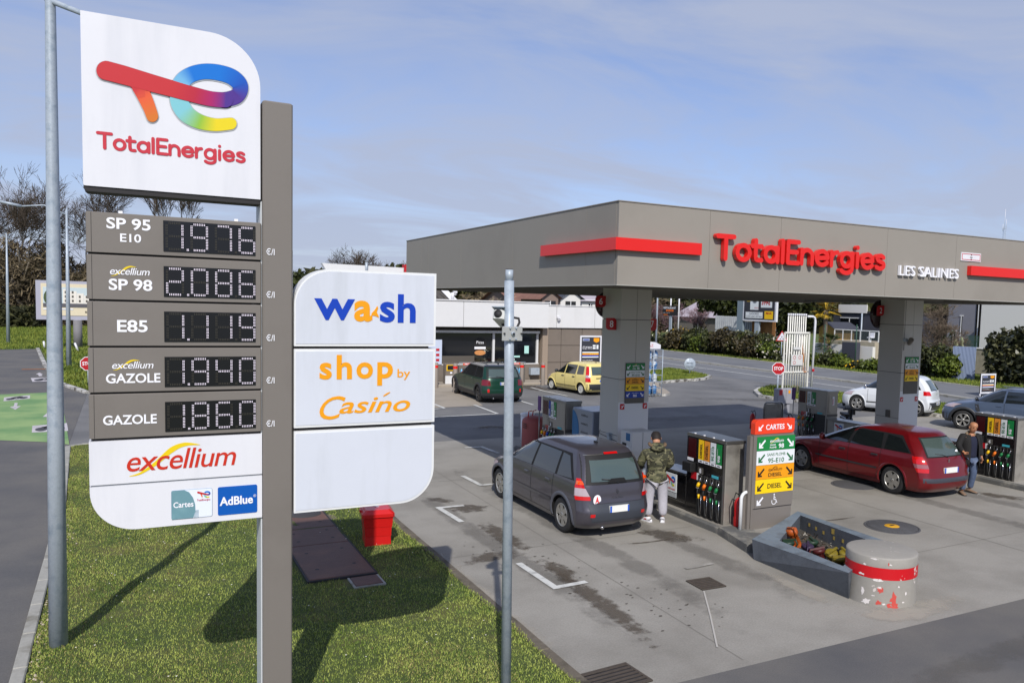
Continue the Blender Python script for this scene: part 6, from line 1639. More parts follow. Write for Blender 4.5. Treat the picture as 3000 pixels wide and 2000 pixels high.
# distant white car
sp=dict(paint=mat('paint_white'),wheel_r=.31,wheels=(1.25,-1.2),belt=.95,levels=[(.2,1.9,-1.8,.8),(.5,2.0,-1.95,.87),(.75,1.9,-1.93,.87),(.95,1.1,-1.9,.84),(1.2,.7,-1.75,.77),(1.4,.2,-1.5,.66),(1.48,-.3,-1.0,.3)],windows=[[(.95,.98),(0,.98),(-.05,1.32),(.3,1.32)],[(-.05,.98),(-1.2,1.0),(-1.1,1.32),(-.1,1.32)]],windscreen=[(-.7,.98),(.7,.98),(.6,1.36),(-.6,1.36)],rear_window=[(-.6,1),(.6,1),(.5,1.35),(-.5,1.35)],rear_lights=[(m_lred,.8,.95,(.8,.8),-1.6,-1.6)],plate=(.6,.5,.11),spokes=6)
make_car('parked_car','small white car far off beneath the restaurant board beyond the hedge',G(1941,957),-75,sp,(1.1,1.1,1.2))
# ================================================================ PEOPLE
m_skin=mat('skin',(190,138,108),.55,var=.04,vscale=30);m_skin2=mat('skin_tanned',(176,122,88),.5,var=.04,vscale=30)
m_hair=mat('dark_hair',(34,28,26),.7)
def skinned(name,J,E_,root_v,m,parent,sub=2,rooted=None):
    """J: {joint: (x, y, z, rx, ry)}; E_: joint pairs -> one continuous skin surface"""
    keys=list(J);idx={k:i for i,k in enumerate(keys)}
    me=bpy.data.meshes.new(name);me.from_pydata([J[k][:3] for k in keys],[(idx[a],idx[b]) for a,b in E_],[])
    o=bpy.data.objects.new(name,me);COL.objects.link(o);o.parent=parent
    md=o.modifiers.new('skin','SKIN');md.use_smooth_shade=True;md.branch_smoothing=.6
    for k,sv in zip(keys,me.skin_vertices[0].data):
        r_=J[k][3:];sv.radius=(r_[0],r_[-1]);sv.use_root=(k== root_v)
    sb=o.modifiers.new('sub','SUBSURF');sb.levels=sub;sb.render_levels=sub
    dg=bpy.context.evaluated_depsgraph_get();ev=o.evaluated_get(dg);m2=bpy.data.meshes.new_from_object(ev)
    o.modifiers.clear();o.data=m2;m2.materials.clear();m2.materials.append(m)
    for p in m2.polygons:p.use_smooth=True;p.material_index=0
    return o
def blobmesh(name,parts,m,parent,n=14):
    """ellipsoids and lofted bits joined into one part"""
    mb=MB()
    for (c,r_,rot) in parts:
        T=Matrix.Translation(c) @ rot
        prof=[(math.sin(a),-math.cos(a)) for a in np.linspace(0,math.pi,n // 2+3)]
        mb.lathe([(p[0],p[1]) for p in prof],m,n,T @ Matrix.Diagonal((r_[0],r_[1],r_[2],1)))
    return mb.build(name,parent,world=False)
I4=Matrix.Identity(4)
def hand(J,E_,pre,wrist,d,side,curl,rad=.009):
    """palm and five fingers; d: finger direction, side: direction of the thumb"""
    d=Vector(d).normalized();s=Vector(side).normalized();n_=d.cross(s).normalized();w=Vector(wrist)
    J[pre+'palm']=(*(w+d*.045),.030,.016);E_.append((pre,pre+'palm'))
    J[pre+'kn']=(*(w+d*.075),.032,.013);E_.append((pre+'palm',pre+'kn'))
    for i,(off,ln) in enumerate(((.028,.068),(.010,.076),(-.009,.071),(-.027,.056))):
        b=w+d*.085+s*off;f1=b+(d*math.cos(curl*.5)+n_*math.sin(curl*.5))*ln*.5;f2=f1+(d*math.cos(curl)+n_*math.sin(curl))*ln*.5
        for k,(p,r_) in enumerate(((b,rad),(f1,rad*.9),(f2,rad*.75))):
            J[f'{pre}f{i}{k}']=(*p,r_,r_);E_.append((pre+'kn' if k== 0 else f'{pre}f{i}{k-1}',f'{pre}f{i}{k}'))
    t0=w+d*.03+s*.03;t1=t0+(d*.6+s*.8).normalized()*.035;t2=t1+(d*.85+s*.4).normalized()*.03
    for k,(p,r_) in enumerate(((t0,.011),(t1,.010),(t2,.008))):
        J[f'{pre}t{k}']=(*p,r_,r_);E_.append((pre+'palm' if k== 0 else f'{pre}t{k-1}',f'{pre}t{k}'))
def head(parent,c,m,tilt,hair=None,bald=False,s=1.0):
    T=Matrix.Translation(c) @ tilt
    mb=MB()
    prof=[(0,-.125),(.035,-.122),(.055,-.105),(.064,-.07),(.070,-.03),(.075,.01),(.078,.045),(.074,.08),(.058,.108),(.03,.124),(0,.128)]
    vs=[];n=20
    for (r_,z) in prof:
        for k in range(n):
            a=2*math.pi*k/n;x=r_*math.cos(a)*.98;y=r_*math.sin(a)*1.2
            if y<0 and z<-.03:y *= .72        # the nape; chin stands forward
            if y>0:
                f=max(0,1-abs(x)/.045)
                if-.045<z<.0:y+= f*.012
                if abs(z-.02)<.018 and .018<abs(x)<.05:y-= .008      # eye sockets
            vs.append(T @ (Vector((x,y,z))*s))
    fs=[(i*n+k,i*n+(k+1)%n,(i+1)*n+(k+1)%n,(i+1)*n+k) for i in range(len(prof)-1) for k in range(n)]
    mb.add(vs,fs,m,True)
    mb.add([T @ (Vector(p)*s) for p in ((-.012,.083,-.005),(.012,.083,-.005),(.017,.088,-.035),(-.017,.088,-.035),(0,.112,-.03),(0,.092,.03))],[(0,3,4,5),(1,5,4,2),(3,2,4)],m,True)
    for s_ in (1,-1):
        mb.lathe([(0,-.018),(.028,-.008),(.03,.004),(.018,.012),(0,.006)],m,10,T @ Matrix.Translation((s_*.077*s,-.005*s,-.005*s)) @ Matrix.Rotation(R(90)*s_,4,'Y') @ Matrix.Diagonal((s,s*.65,s,1)))
    o=mb.build('head',parent,world=False)
    mb=MB()
    for s_ in (1,-1):mb.lathe([(0,-.01),(.009,-.005),(.011,.0),(.009,.005),(0,.009)],mat('eye',(60,44,36),.3),8,T @ Matrix.Translation((s_*.03*s,.078*s,.02*s)))
    mb.cbox((0,.083*s,-.065*s),(.045*s,.012,.010),mat('lips',(150,92,80),.5),M=T);mb.build('eye',o,world=False) if False else mb.build('face_detail',parent,world=False)
    if hair:
        mb=MB();vs=[];hp=[(.079,.02),(.083,.05),(.080,.085),(.064,.115),(.035,.133),(0,.137)]
        for (r_,z) in hp:
            for k in range(n):
                a=2*math.pi*k/n;y=r_*math.sin(a)*1.22;zz_=z-(.07 if y<-.02 and z<.06 else 0);vs.append(T @ (Vector((r_*math.cos(a),y-.004,zz_))*s))
        mb.add(vs,[(i*n+k,i*n+(k+1)%n,(i+1)*n+(k+1)%n,(i+1)*n+k) for i in range(5) for k in range(n)],hair,True);mb.build('hair',parent,world=False)
def shoe(parent,p,yaw,m,ms,name='shoe',accent=None):
    T=Matrix.Translation(p) @ Matrix.Rotation(yaw,4,'Z')
    mb=MB();secs=[(-.09,.030,.075),(-.06,.038,.10),(-.01,.040,.095),(.05,.044,.075),(.10,.046,.058),(.15,.040,.048),(.178,.022,.036)]
    n=10;vs=[]
    for (y,w,h) in secs:
        for k in range(n):
            a=2*math.pi*k/n;vs.append(T @ Vector((w*math.cos(a),y,.018+max(0,(h-.018))*(.5+.5*math.sin(a)))))
    mb.add(vs,[(i*n+k,i*n+(k+1)%n,(i+1)*n+(k+1)%n,(i+1)*n+k) for i in range(len(secs)-1) for k in range(n)]+[tuple(range(n)),tuple(range((len(secs)-1)*n,len(secs)*n))],m,True)
    pts=[(w*1.06*s_,y) for s_,rng_ in ((1,secs),(-1,secs[::-1])) for (y,w,h) in rng_]
    mb.prism(pts,.0,.024,ms,'XY',T)
    if accent:
        for s_ in (1,-1):mb.add([T @ Vector(q) for q in ((s_*.0445,-.03,.04),(s_*.047,.06,.045),(s_*.042,.0,.068))],[(0,1,2)],accent)
    return mb.build(name,parent,world=False)
def camo():
    m=bpy.data.materials.new('camouflage_cloth');m.use_nodes=True;N=m.node_tree.nodes;L=m.node_tree.links;b=N['Principled BSDF'];b.inputs['Roughness'].default_value=.85
    tcn=N.new('ShaderNodeTexCoord');prev=None;cols=[(92,92,66),(56,56,40),(120,116,88),(28,28,24)]
    for i,(sc,th) in enumerate(((9,.5),(11,.56),(13,.60))):
        mpn=N.new('ShaderNodeMapping');mpn.inputs['Location'].default_value=(i*7.3,i*3.1,i);mpn.inputs['Scale'].default_value=(1,1,1.5);L.new(tcn.outputs['Object'],mpn.inputs[0])
        nz=N.new('ShaderNodeTexNoise');nz.inputs['Scale'].default_value=sc;nz.inputs['Detail'].default_value=2;nz.inputs['Distortion'].default_value=.6;L.new(mpn.outputs[0],nz.inputs['Vector'])
        mr=N.new('ShaderNodeMapRange');L.new(nz.outputs['Fac'],mr.inputs[0]);mr.inputs[1].default_value=th-.01;mr.inputs[2].default_value=th+.01
        mx_=N.new('ShaderNodeMixRGB');L.new(mr.outputs[0],mx_.inputs[0])
        if prev is None:mx_.inputs[1].default_value=(*lin(cols[0]),1)
        else:L.new(prev,mx_.inputs[1])
        mx_.inputs[2].default_value=(*lin(cols[i+1]),1);prev=mx_.outputs[0]
    L.new(prev,b.inputs['Base Color']);return m
m_camo=camo();m_sweat=mat('grey_sweatpants',(174,172,180),.9,var=.06,vscale=12,bump=.3,bscale=25)
# --- man in camouflage jacket, back to the camera, bent over the car's filler
q=G(1919,1526);hs=.955
p1=thing('person','man in camouflage jacket and pale grey sweatpants, back turned, beside the grey car','person',q,R(-24));p1.scale=(1.12,1.08,hs)
J={'pelvis':(0,0,.93,.125,.10),'waist':(0,.0,1.08,.115,.09),'chest':(0,.03,1.28,.13,.10),'neckb':(0,.07,1.44,.06,.06),'neck':(0,.11,1.50,.048,.048),
 'hipR':(.09,0,.88,.085,.085),'kneeR':(.118,.03,.49,.055,.055),'ankR':(.122,-.02,.10,.04,.04),'hipL':(-.09,0,.88,.085,.085),'kneeL':(-.118,.03,.49,.055,.055),'ankL':(-.125,-.01,.10,.04,.04),
 'shR':(.17,.05,1.40,.055,.055),'elR':(.20,.10,1.13,.042,.042),'R':(.10,.28,.97,.028,.024),'shL':(-.17,.05,1.40,.055,.055),'elL':(-.22,.10,1.13,.042,.042),'L':(-.20,.32,1.00,.028,.024)}
E_=[('pelvis','waist'),('waist','chest'),('chest','neckb'),('neckb','neck'),('pelvis','hipR'),('hipR','kneeR'),('kneeR','ankR'),('pelvis','hipL'),('hipL','kneeL'),('kneeL','ankL'),('chest','shR'),('shR','elR'),('elR','R'),('chest','shL'),('shL','elL'),('elL','L')]
hand(J,E_,'R',J['R'][:3],(-.3,.8,-.3),(-1,-.3,.2),1.1);hand(J,E_,'L',J['L'][:3],(-.1,.9,-.2),(1,0,.2),1.1)
skinned('body',J,E_,'pelvis',m_skin,p1)
JJ={'hem':(0,-.005,.69,.21,.16),'hip':(0,0,.93,.20,.155),'waist':(0,-.01,1.10,.19,.15),'chest':(0,.0,1.30,.20,.155),'collar':(0,.065,1.45,.10,.085),'shR':(.20,.03,1.40,.092,.09),'elR':(.25,.08,1.12,.078,.076),'wrR':(.14,.25,.985,.055,.052),'shL':(-.20,.03,1.40,.092,.09),'elL':(-.265,.08,1.12,.078,.076),'wrL':(-.22,.28,1.01,.055,.052)}
skinned('jacket',JJ,[('hem','hip'),('hip','waist'),('waist','chest'),('chest','collar'),('chest','shR'),('shR','elR'),('elR','wrR'),('chest','shL'),('shL','elL'),('elL','wrL')],'waist',m_camo,p1)
blobmesh('hood',[(Vector((0,-.035,1.47)),(.125,.085,.085),Matrix.Rotation(R(-25),4,'X')),(Vector((0,.02,1.50)),(.13,.10,.05),Matrix.Rotation(R(20),4,'X'))],m_camo,p1)
mb=MB();pts=[(.135*math.cos(a),.03+.10*math.sin(a)*1.0,1.525+.035*math.sin(a)) for a in np.linspace(R(160),R(380),12)];mb.tube(pts,.028,mat('fur_trim',(112,92,72),.95,var=.3,vscale=90),8);mb.build('fur_trim',p1,world=False)
JT={'p':(0,0,.90,.16,.125),'hR':(.095,0,.80,.108,.11),'kR':(.118,.02,.48,.09,.09),'cR':(.122,-.02,.20,.08,.082),'aR':(.122,-.015,.115,.056,.058),'hL':(-.095,0,.80,.108,.11),'kL':(-.118,.02,.48,.09,.09),'cL':(-.125,-.01,.20,.08,.082),'aL':(-.125,-.01,.115,.052,.054)}
skinned('trousers',JT,[('p','hR'),('hR','kR'),('kR','cR'),('cR','aR'),('p','hL'),('hL','kL'),('kL','cL'),('cL','aL')],'p',m_sweat,p1)
head(p1,Vector((0,.17,1.615)),m_skin,Matrix.Rotation(R(-38),4,'X'),hair=m_hair)
shoe(p1,Vector((.122,-.0,0)),R(-8),m_lwhite,m_white,accent=m_flag);shoe(p1,Vector((-.13,.01,0)),R(30),m_lwhite,m_white,accent=m_flag)
# --- bald man in open dark jacket, facing the camera's left
q=(G(2813,1440)+G(2853,1450))/2;hs=1.0
p2=thing('person','balding man in open black jacket and blue jeans behind the red estate car','person',(q.x,q.y,0),R(166));
hh=atY(2837,1240,q.y-.0);hs=max(.9,min(1.08,(4+(hh.z-4)*1.0)/1.72));p2.scale=(1.12,1.06,hs)
J={'pelvis':(0,0,.93,.125,.10),'waist':(0,.0,1.08,.12,.10),'chest':(0,.0,1.28,.135,.105),'neckb':(0,.02,1.45,.06,.06),'neck':(0,.04,1.52,.052,.052),
 'hipR':(.09,0,.88,.085,.085),'kneeR':(.13,.06,.49,.055,.055),'ankR':(.16,.05,.09,.04,.04),'hipL':(-.09,0,.88,.085,.085),'kneeL':(-.12,.0,.49,.055,.055),'ankL':(-.13,-.09,.09,.04,.04),
 'shR':(.18,.0,1.42,.055,.055),'elR':(.30,.04,1.20,.042,.042),'R':(.34,.24,1.08,.028,.024),'shL':(-.18,.0,1.42,.055,.055),'elL':(-.24,-.03,1.15,.042,.042),'L':(-.27,.03,.90,.028,.024)}
E_=[('pelvis','waist'),('waist','chest'),('chest','neckb'),('neckb','neck'),('pelvis','hipR'),('hipR','kneeR'),('kneeR','ankR'),('pelvis','hipL'),('hipL','kneeL'),('kneeL','ankL'),('chest','shR'),('shR','elR'),('elR','R'),('chest','shL'),('shL','elL'),('elL','L')]
hand(J,E_,'R',J['R'][:3],(.1,.9,-.3),(-1,.1,.3),.6);hand(J,E_,'L',J['L'][:3],(0,.15,-1),(.3,1,0),.5)
skinned('body',J,E_,'pelvis',m_skin2,p2)
m_navy=mat('navy_jersey',(26,30,52),.9);m_bj=mat('black_jacket',(24,23,23),.85,var=.15,vscale=30,bump=.4,bscale=30);m_jean=mat('blue_jeans',(74,88,114),.85,var=.12,vscale=10,dark=(120,132,156),dscale=3,dpos=(.55,.75))
skinned('jersey',{'h':(0,.02,.88,.152,.125),'w':(0,.03,1.1,.135,.115),'c':(0,.035,1.3,.142,.115),'n':(0,.03,1.45,.09,.075)},[('h','w'),('w','c'),('c','n')],'w',m_navy,p2)
# open jacket: back and two front flaps, with sleeves
JJ={'sR':(.16,-.01,1.435,.07,.07),'sh2R':(.195,.0,1.40,.075,.075),'eR':(.315,.04,1.19,.066,.064),'wR':(.34,.235,1.082,.048,.048),'bR':(.12,-.06,1.30,.085,.07),'hR':(.13,-.055,1.0,.085,.075),'mR':(.14,-.04,.74,.09,.08),
 'c':(0,-.085,1.36,.09,.05),'sL':(-.16,-.01,1.435,.07,.07),'sh2L':(-.195,.0,1.40,.075,.075),'eL':(-.255,-.03,1.16,.066,.064),'wL':(-.27,.025,.915,.05,.05),'bL':(-.12,-.06,1.30,.085,.07),'hL':(-.13,-.055,1.0,.085,.075),'mL':(-.14,-.04,.74,.09,.08)}
skinned('jacket',JJ,[('c','sR'),('sR','sh2R'),('sh2R','eR'),('eR','wR'),('c','bR'),('bR','hR'),('hR','mR'),('c','sL'),('sL','sh2L'),('sh2L','eL'),('eL','wL'),('c','bL'),('bL','hL'),('hL','mL')],'c',m_bj,p2)
for s_ in (1,-1):
    mb=MB();vs=[]
    rows=[(1.47,.055,.075),(1.36,.075,.12),(1.2,.085,.15),(1.0,.09,.155),(.84,.10,.16),(.70,.11,.15)]
    for (z,xi,y0_) in rows:
        for k in range(6):
            u=k/5;a=u*R(95);vs.append((s_*(xi+(.20-xi)*math.sin(a)),y0_*math.cos(a)*1.0-.05*u,z-.02*(1-u)))
    mb.add(vs,[(i*6+k,i*6+k+1,(i+1)*6+k+1,(i+1)*6+k) for i in range(5) for k in range(5)],m_bj,True)
    o=mb.build('jacket_front',p2,world=False);md=o.modifiers.new('t','SOLIDIFY');md.thickness=.014
mb=MB();mb.tube([(.10,.05,1.40),(.09,-.02,1.47),(0,-.07,1.50),(-.09,-.02,1.47),(-.10,.05,1.40)],[.02,.03,.034,.03,.02],mat('collar_lining',(120,104,84),.9),8);mb.build('collar',p2,world=False)
JT={'p':(0,0,.92,.148,.115),'hR':(.088,0,.84,.094,.096),'kR':(.13,.05,.49,.074,.076),'cR':(.158,.05,.22,.066,.066),'aR':(.16,.05,.10,.062,.064),'hL':(-.088,0,.84,.094,.096),'kL':(-.12,.0,.49,.074,.076),'cL':(-.13,-.07,.22,.066,.066),'aL':(-.13,-.08,.10,.062,.064)}
skinned('jeans',JT,[('p','hR'),('hR','kR'),('kR','cR'),('cR','aR'),('p','hL'),('hL','kL'),('kL','cL'),('cL','aL')],'p',m_jean,p2)
head(p2,Vector((0,.06,1.63)),m_skin2,Matrix.Rotation(R(-12),4,'X') @ Matrix.Rotation(R(-10),4,'Z'))
mb=MB()
for s_ in (1,-1):mb.lathe([(0,-.01),(.035,-.004),(.04,.006),(0,.01)],m_hair,10,Matrix.Translation((s_*.070,.0,1.635)) @ Matrix.Rotation(R(90),4,'Y'))
mb.build('hair',p2,world=False)
shoe(p2,Vector((.165,.04,0)),R(-14),mat('tan_shoe',(128,104,84),.7),m_trim);shoe(p2,Vector((-.13,-.09,0)),R(16),mat('tan_shoe'),m_trim)
# ================================================================ SHOP
rngb=np.random.default_rng(11);random.seed(9)
m_sw=mat('shop_white',(214,214,214),.55,var=.02,dark=(200,200,198),dscale=.6,streak=.2);m_st=mat('shop_taupe',(118,108,98),.6,var=.03,dark=(110,101,92),dscale=.8)
m_sg=mat('shop_glass',(18,20,24),.07,spec=.7,coat=.5);m_jt=mat('joint_dark',(72,66,60),.8)
shop=thing('shop_building','low shop with white fascia, taupe panelled wall and dark shop window beyond the forecourt','shop',(17,40,0))
SYW=38.0
mb=MB();mb.box((4.5,SYW+.7,0),(18.7,SYW+9,3.9),m_st);mb.box((18.95,SYW+.16,0),(23.6,SYW+9,3.9),m_st);mb.build('wall_core',shop)
def bits(name,x0,x1,z0,z1,y,m,nx_=1,nz_=1,gap=.012,th=.1,xs=None):
    X_=xs or list(np.linspace(x0,x1,nx_+1));Z_=list(np.linspace(z0,z1,nz_+1))
    for a,b in zip(X_,X_[1:]):
        for c,d in zip(Z_,Z_[1:]):
            mb=MB();mb.box((a+gap,y,c+gap),(b-gap,y+th,d-gap),m);mb.build(name,shop)
bits('fascia_panel',4.5,18.72,2.80,4.06,SYW-.55,m_sw,xs=[4.5,6.9,9.3,11.7,14.1,16.4,18.72])
bits('fascia_panel',18.72,23.6,2.80,3.95,SYW-.10,m_sw,xs=[18.72,19.4,21.7,23.6])
mb=MB();mb.box((4.5,SYW-.44,2.82),(18.7,SYW+.7,2.9),m_soff);mb.box((4.5,SYW-.44,4.0),(18.7,SYW+9,4.04),m_sw);mb.box((18.72,SYW+.01,3.88),(23.6,SYW+9,3.93),m_sw);mb.build('roof',shop)
mb=MB();mb.box((4.4,SYW-.60,4.065),(18.74,SYW-.30,4.12),m_sw);mb.box((18.75,SYW-.15,3.955),(23.7,SYW+.1,4.0),m_sw);mb.build('parapet_cap',shop)
bits('wall_panel',18.95,23.6,.10,2.78,SYW,m_st,xs=[18.95,19.75,21.0,22.2,23.6],nz_=3)
bits('wall_panel',12.4,18.6,.10,.92,SYW+.12,m_st,5,1)
mb=MB();mb.box((12.2,SYW+.26,.93),(18.45,SYW+.30,2.55),m_sg);win=mb.build('shop_window',shop)
mb=MB()
for x in (12.6,15.95,18.4):mb.box((x,SYW+.16,.93),(x+.11,SYW+.32,2.6),m_sw)
mb.box((12.2,SYW+.15,.86),(18.55,SYW+.33,.95),m_sw);mb.build('frame',win)
mb=MB();mb.box((12.2,SYW-.02,2.50),(18.5,SYW+.15,2.62),m_sw);mb.build('shutter_box',shop)
mb=MB();mb.box((18.62,SYW-.1,.1),(18.93,SYW+.6,2.8),mat('reveal',(150,134,118),.7));mb.build('window_reveal',shop)
# window stickers: round food sticker, blue and white notices, low lettering
mb=MB();T=Matrix.Translation((15.3,SYW+.25,1.92)) @ Matrix.Rotation(R(90),4,'X');mb.disc(.34,m_ink,T,22);mb.box((15.0,SYW+.243,1.68),(15.6,SYW+.248,1.8),m_lwhite)
mb.add([(15.3+.30*math.cos(a),SYW+.24,1.50+.13*math.sin(a)) for a in np.linspace(0,6,16)],[tuple(range(16))],mat('food_print',(206,140,82),.6,var=.3,vscale=30))
put_text(mb,'Pizza',(15.1,SYW+.249,1.95),.4,.14,m_lwhite);mb.build('window_sticker',win)
mb=MB();mb.box((17.75,SYW+.24,1.45),(18.0,SYW+.25,1.85),mat('mint_notice',(176,222,214),.5));mb.box((17.05,SYW+.24,1.25),(17.5,SYW+.25,1.34),mat('mint_notice'));mb.box((17.0,SYW+.24,.98),(17.3,SYW+.25,1.06),mat('mint_notice'));mb.box((17.15,SYW+.242,1.1),(17.2,SYW+.25,1.2),m_lwhite);mb.build('window_notice',win)
mb=MB();mb.box((12.2,SYW+.1,.95),(13.25,SYW+.14,2.15),mat('pale_poster',(196,206,226),.5))
for k in range(3):mb.box((12.95,SYW+.09,1.1+k*.25),(13.12,SYW+.099,1.22+k*.25),m_flag)
mb.build('notice_board',shop)
# interior things seen dark through the glass: counter, bright car-like reflections are left to the renderer
mb=MB();mb.box((13.2,SYW+.235,.96),(15.0,SYW+.245,1.35),mat('counter_front',(88,82,74),.7));mb.build('low_counter',win)
# framed poster on the wall
def poster(t,x0,x1,z0,z1,y):
    mb=MB();mb.box((x0-.08,y-.05,z0-.08),(x1+.08,y,z1+.08),m_white);mb.build('frame',t)
    mb=MB();mb.box((x0,y-.056,z0),(x1,y-.0505,z1),mat('poster_charcoal',(52,54,62),.5));sh_=mb.build('poster_sheet',t)
    w=x1-x0;h=z1-z0;mb=MB();yy=y-.056
    def bx(u0,v0,u1,v1,m,d=.003):mb.box((x0+w*u0,yy-d,z0+h*v0),(x0+w*u1,yy,z0+h*v1),m)
    bx(.05,.86,.42,.96,mat('poster_grey',(150,158,176),.5));put_text(mb,'wash',(x0+w*.09,yy-.004,z0+h*.885),w*.29,h*.05,m_wblue,off=.03)
    mb.prism([(x0+w*.64,z0+h*.97),(x0+w*.64,z0+h*.85),(x0+w*.79,z0+h*.80),(x0+w*.94,z0+h*.85),(x0+w*.94,z0+h*.97)],yy-.003,yy,m_amber)
    put_text(mb,'5€ de bonus',(x0+w*.06,yy,z0+h*.63),w*.5,h*.04,m_lwhite,off=.03);put_text(mb,'lavage offerts',(x0+w*.06,yy,z0+h*.57),w*.5,h*.04,m_lwhite,off=.03)
    bx(.6,.66,.75,.72,BW_);bx(.6,.57,.75,.64,BW_);bx(.8,.57,.9,.72,BW_)
    bx(.05,.43,.92,.47,BW_);bx(.05,.36,.92,.42,m_amber);bx(.05,.31,.92,.35,m_wblue);bx(.05,.26,.92,.30,BW_)
    for k in range(4):bx(.44+k*.12,.37,.51+k*.12,.415,m_ny,.005)
    put_text(mb,'TOUT LE PROGRAMME',(x0+w*.06,yy,z0+h*.15),w*.55,h*.03,m_lwhite);put_text(mb,'en station au quotidien',(x0+w*.06,yy,z0+h*.10),w*.7,h*.03,m_amber)
    mb.build('print',sh_)
t=thing('wall_poster','tall white framed dark poster on the taupe shop wall above the yellow hatchback','poster',(21.5,SYW,.8));poster(t,20.95,22.1,.85,2.33,SYW-.012)
t=thing('stand_poster','white framed dark poster standing on the verge beyond the blue grey off-road car','poster',(37.1,25.5,0));poster(t,36.62,37.62,.30,1.12,25.5)
mb=MB();mb.box((36.54,25.46,0),(36.60,25.5,1.2),m_white);mb.box((37.64,25.46,0),(37.70,25.5,1.2),m_white);mb.build('leg',t)
# little wall camera and roof camera
for (x,y_,px_,lab) in ((0,0,(1637,935),'small white dome camera on the white panelled part of the shop'),(0,0,(1333,860),'white roof camera on a short post above the shop fascia')):
    p=atY(px_[0],px_[1],SYW-.2 if px_[0]>1500 else SYW-.45)
    t=thing('wall_camera',lab,'camera',p);mb=MB();mb.cbox(p+Vector((0,0,.08)),(.16,.2,.10),m_white);mb.lathe([(0,-.1),(.07,-.06),(.08,0)],m_white,12,Matrix.Translation(p));mb.build('housing',t)
    mb=MB()
    if px_[0]>1500:mb.box((p.x-.03,p.y,p.z+.02),(p.x+.03,SYW-.1,p.z+.1),m_white)
    else:mb.tube([(p.x-.12,p.y,4.1),(p.x-.12,p.y,p.z+.05)],.08,m_white,10)
    mb.build('bracket',t)
# pavement in front of the shop
mb=MB();mb.bbox((11.9,36.4,0),(23.6,SYW-.01,.12),m_pave,.03);struct(mb.build('shop_pavement'))
# car wash wing: sloping white edged gable
t=thing('car_wash_building','white fascia and dark ribbed roof of the car wash behind the wash sign','building',(9.5,40,0))
mb=MB();mb.box((8.2,40,0),(13.3,48,3.9),m_st);mb.build('wall',t)
mb=MB();mb.add([(7.64,38.6,5.61),(11.45,38.6,5.57),(11.42,38.6,4.9),(8.05,38.6,4.9)],[(0,3,2,1)],m_sw);mb.add([(7.64,39.0,5.61),(11.45,39.0,5.57),(11.42,39.0,4.9),(8.05,39.0,4.9)],[(0,1,2,3)],m_sw);mb.add([(7.64,38.6,5.61),(11.45,38.6,5.57),(11.45,39.0,5.57),(7.64,39.0,5.61)],[(0,1,2,3)],m_sw);mb.add([(7.64,38.6,5.61),(7.64,39.0,5.61),(8.05,39,4.9),(8.05,38.6,4.9)],[(0,1,2,3)],m_sw)
mb.build('fascia',t)
mb=MB();mb.add([(9.2,38.9,5.2),(12.62,38.9,5.2),(13.8,38.5,4.13),(9.2,38.5,4.13)],[(0,1,2,3)],mat('dark_roof_sheet',(70,66,62),.7));mb.build('roof_sheet',t)
for k in range(4):
    mb=MB();x=12.1+k*.32
    mb.tube([(x-.25+.0,38.92,5.1),(x+.75,38.52,4.17)],.02,m_gap,5);mb.build('roof_rib',t)
mb=MB();mb.add([(12.62,38.8,5.3),(12.95,38.8,5.3),(14.1,38.4,4.13),(13.72,38.4,4.13)],[(0,1,2,3)],m_sw);mb.add([(12.62,38.9,5.3),(13.72,38.5,4.13),(13.72,38.4,4.13),(12.62,38.8,5.3)],[(0,1,2,3)],m_sw);mb.build('gable_edge',t)
mb=MB();mb.tube([(9.64,38.5,5.2),(9.64,38.5,5.75)],.06,m_galv,10);mb.tube([(9.64,38.5,5.80),(9.64,38.5,5.83)],.09,m_galv,10);mb.build('flue',t)
mb=MB();mb.box((11.46,38.5,5.0),(11.56,38.9,5.72),m_flag);mb.build('red_edge',t)
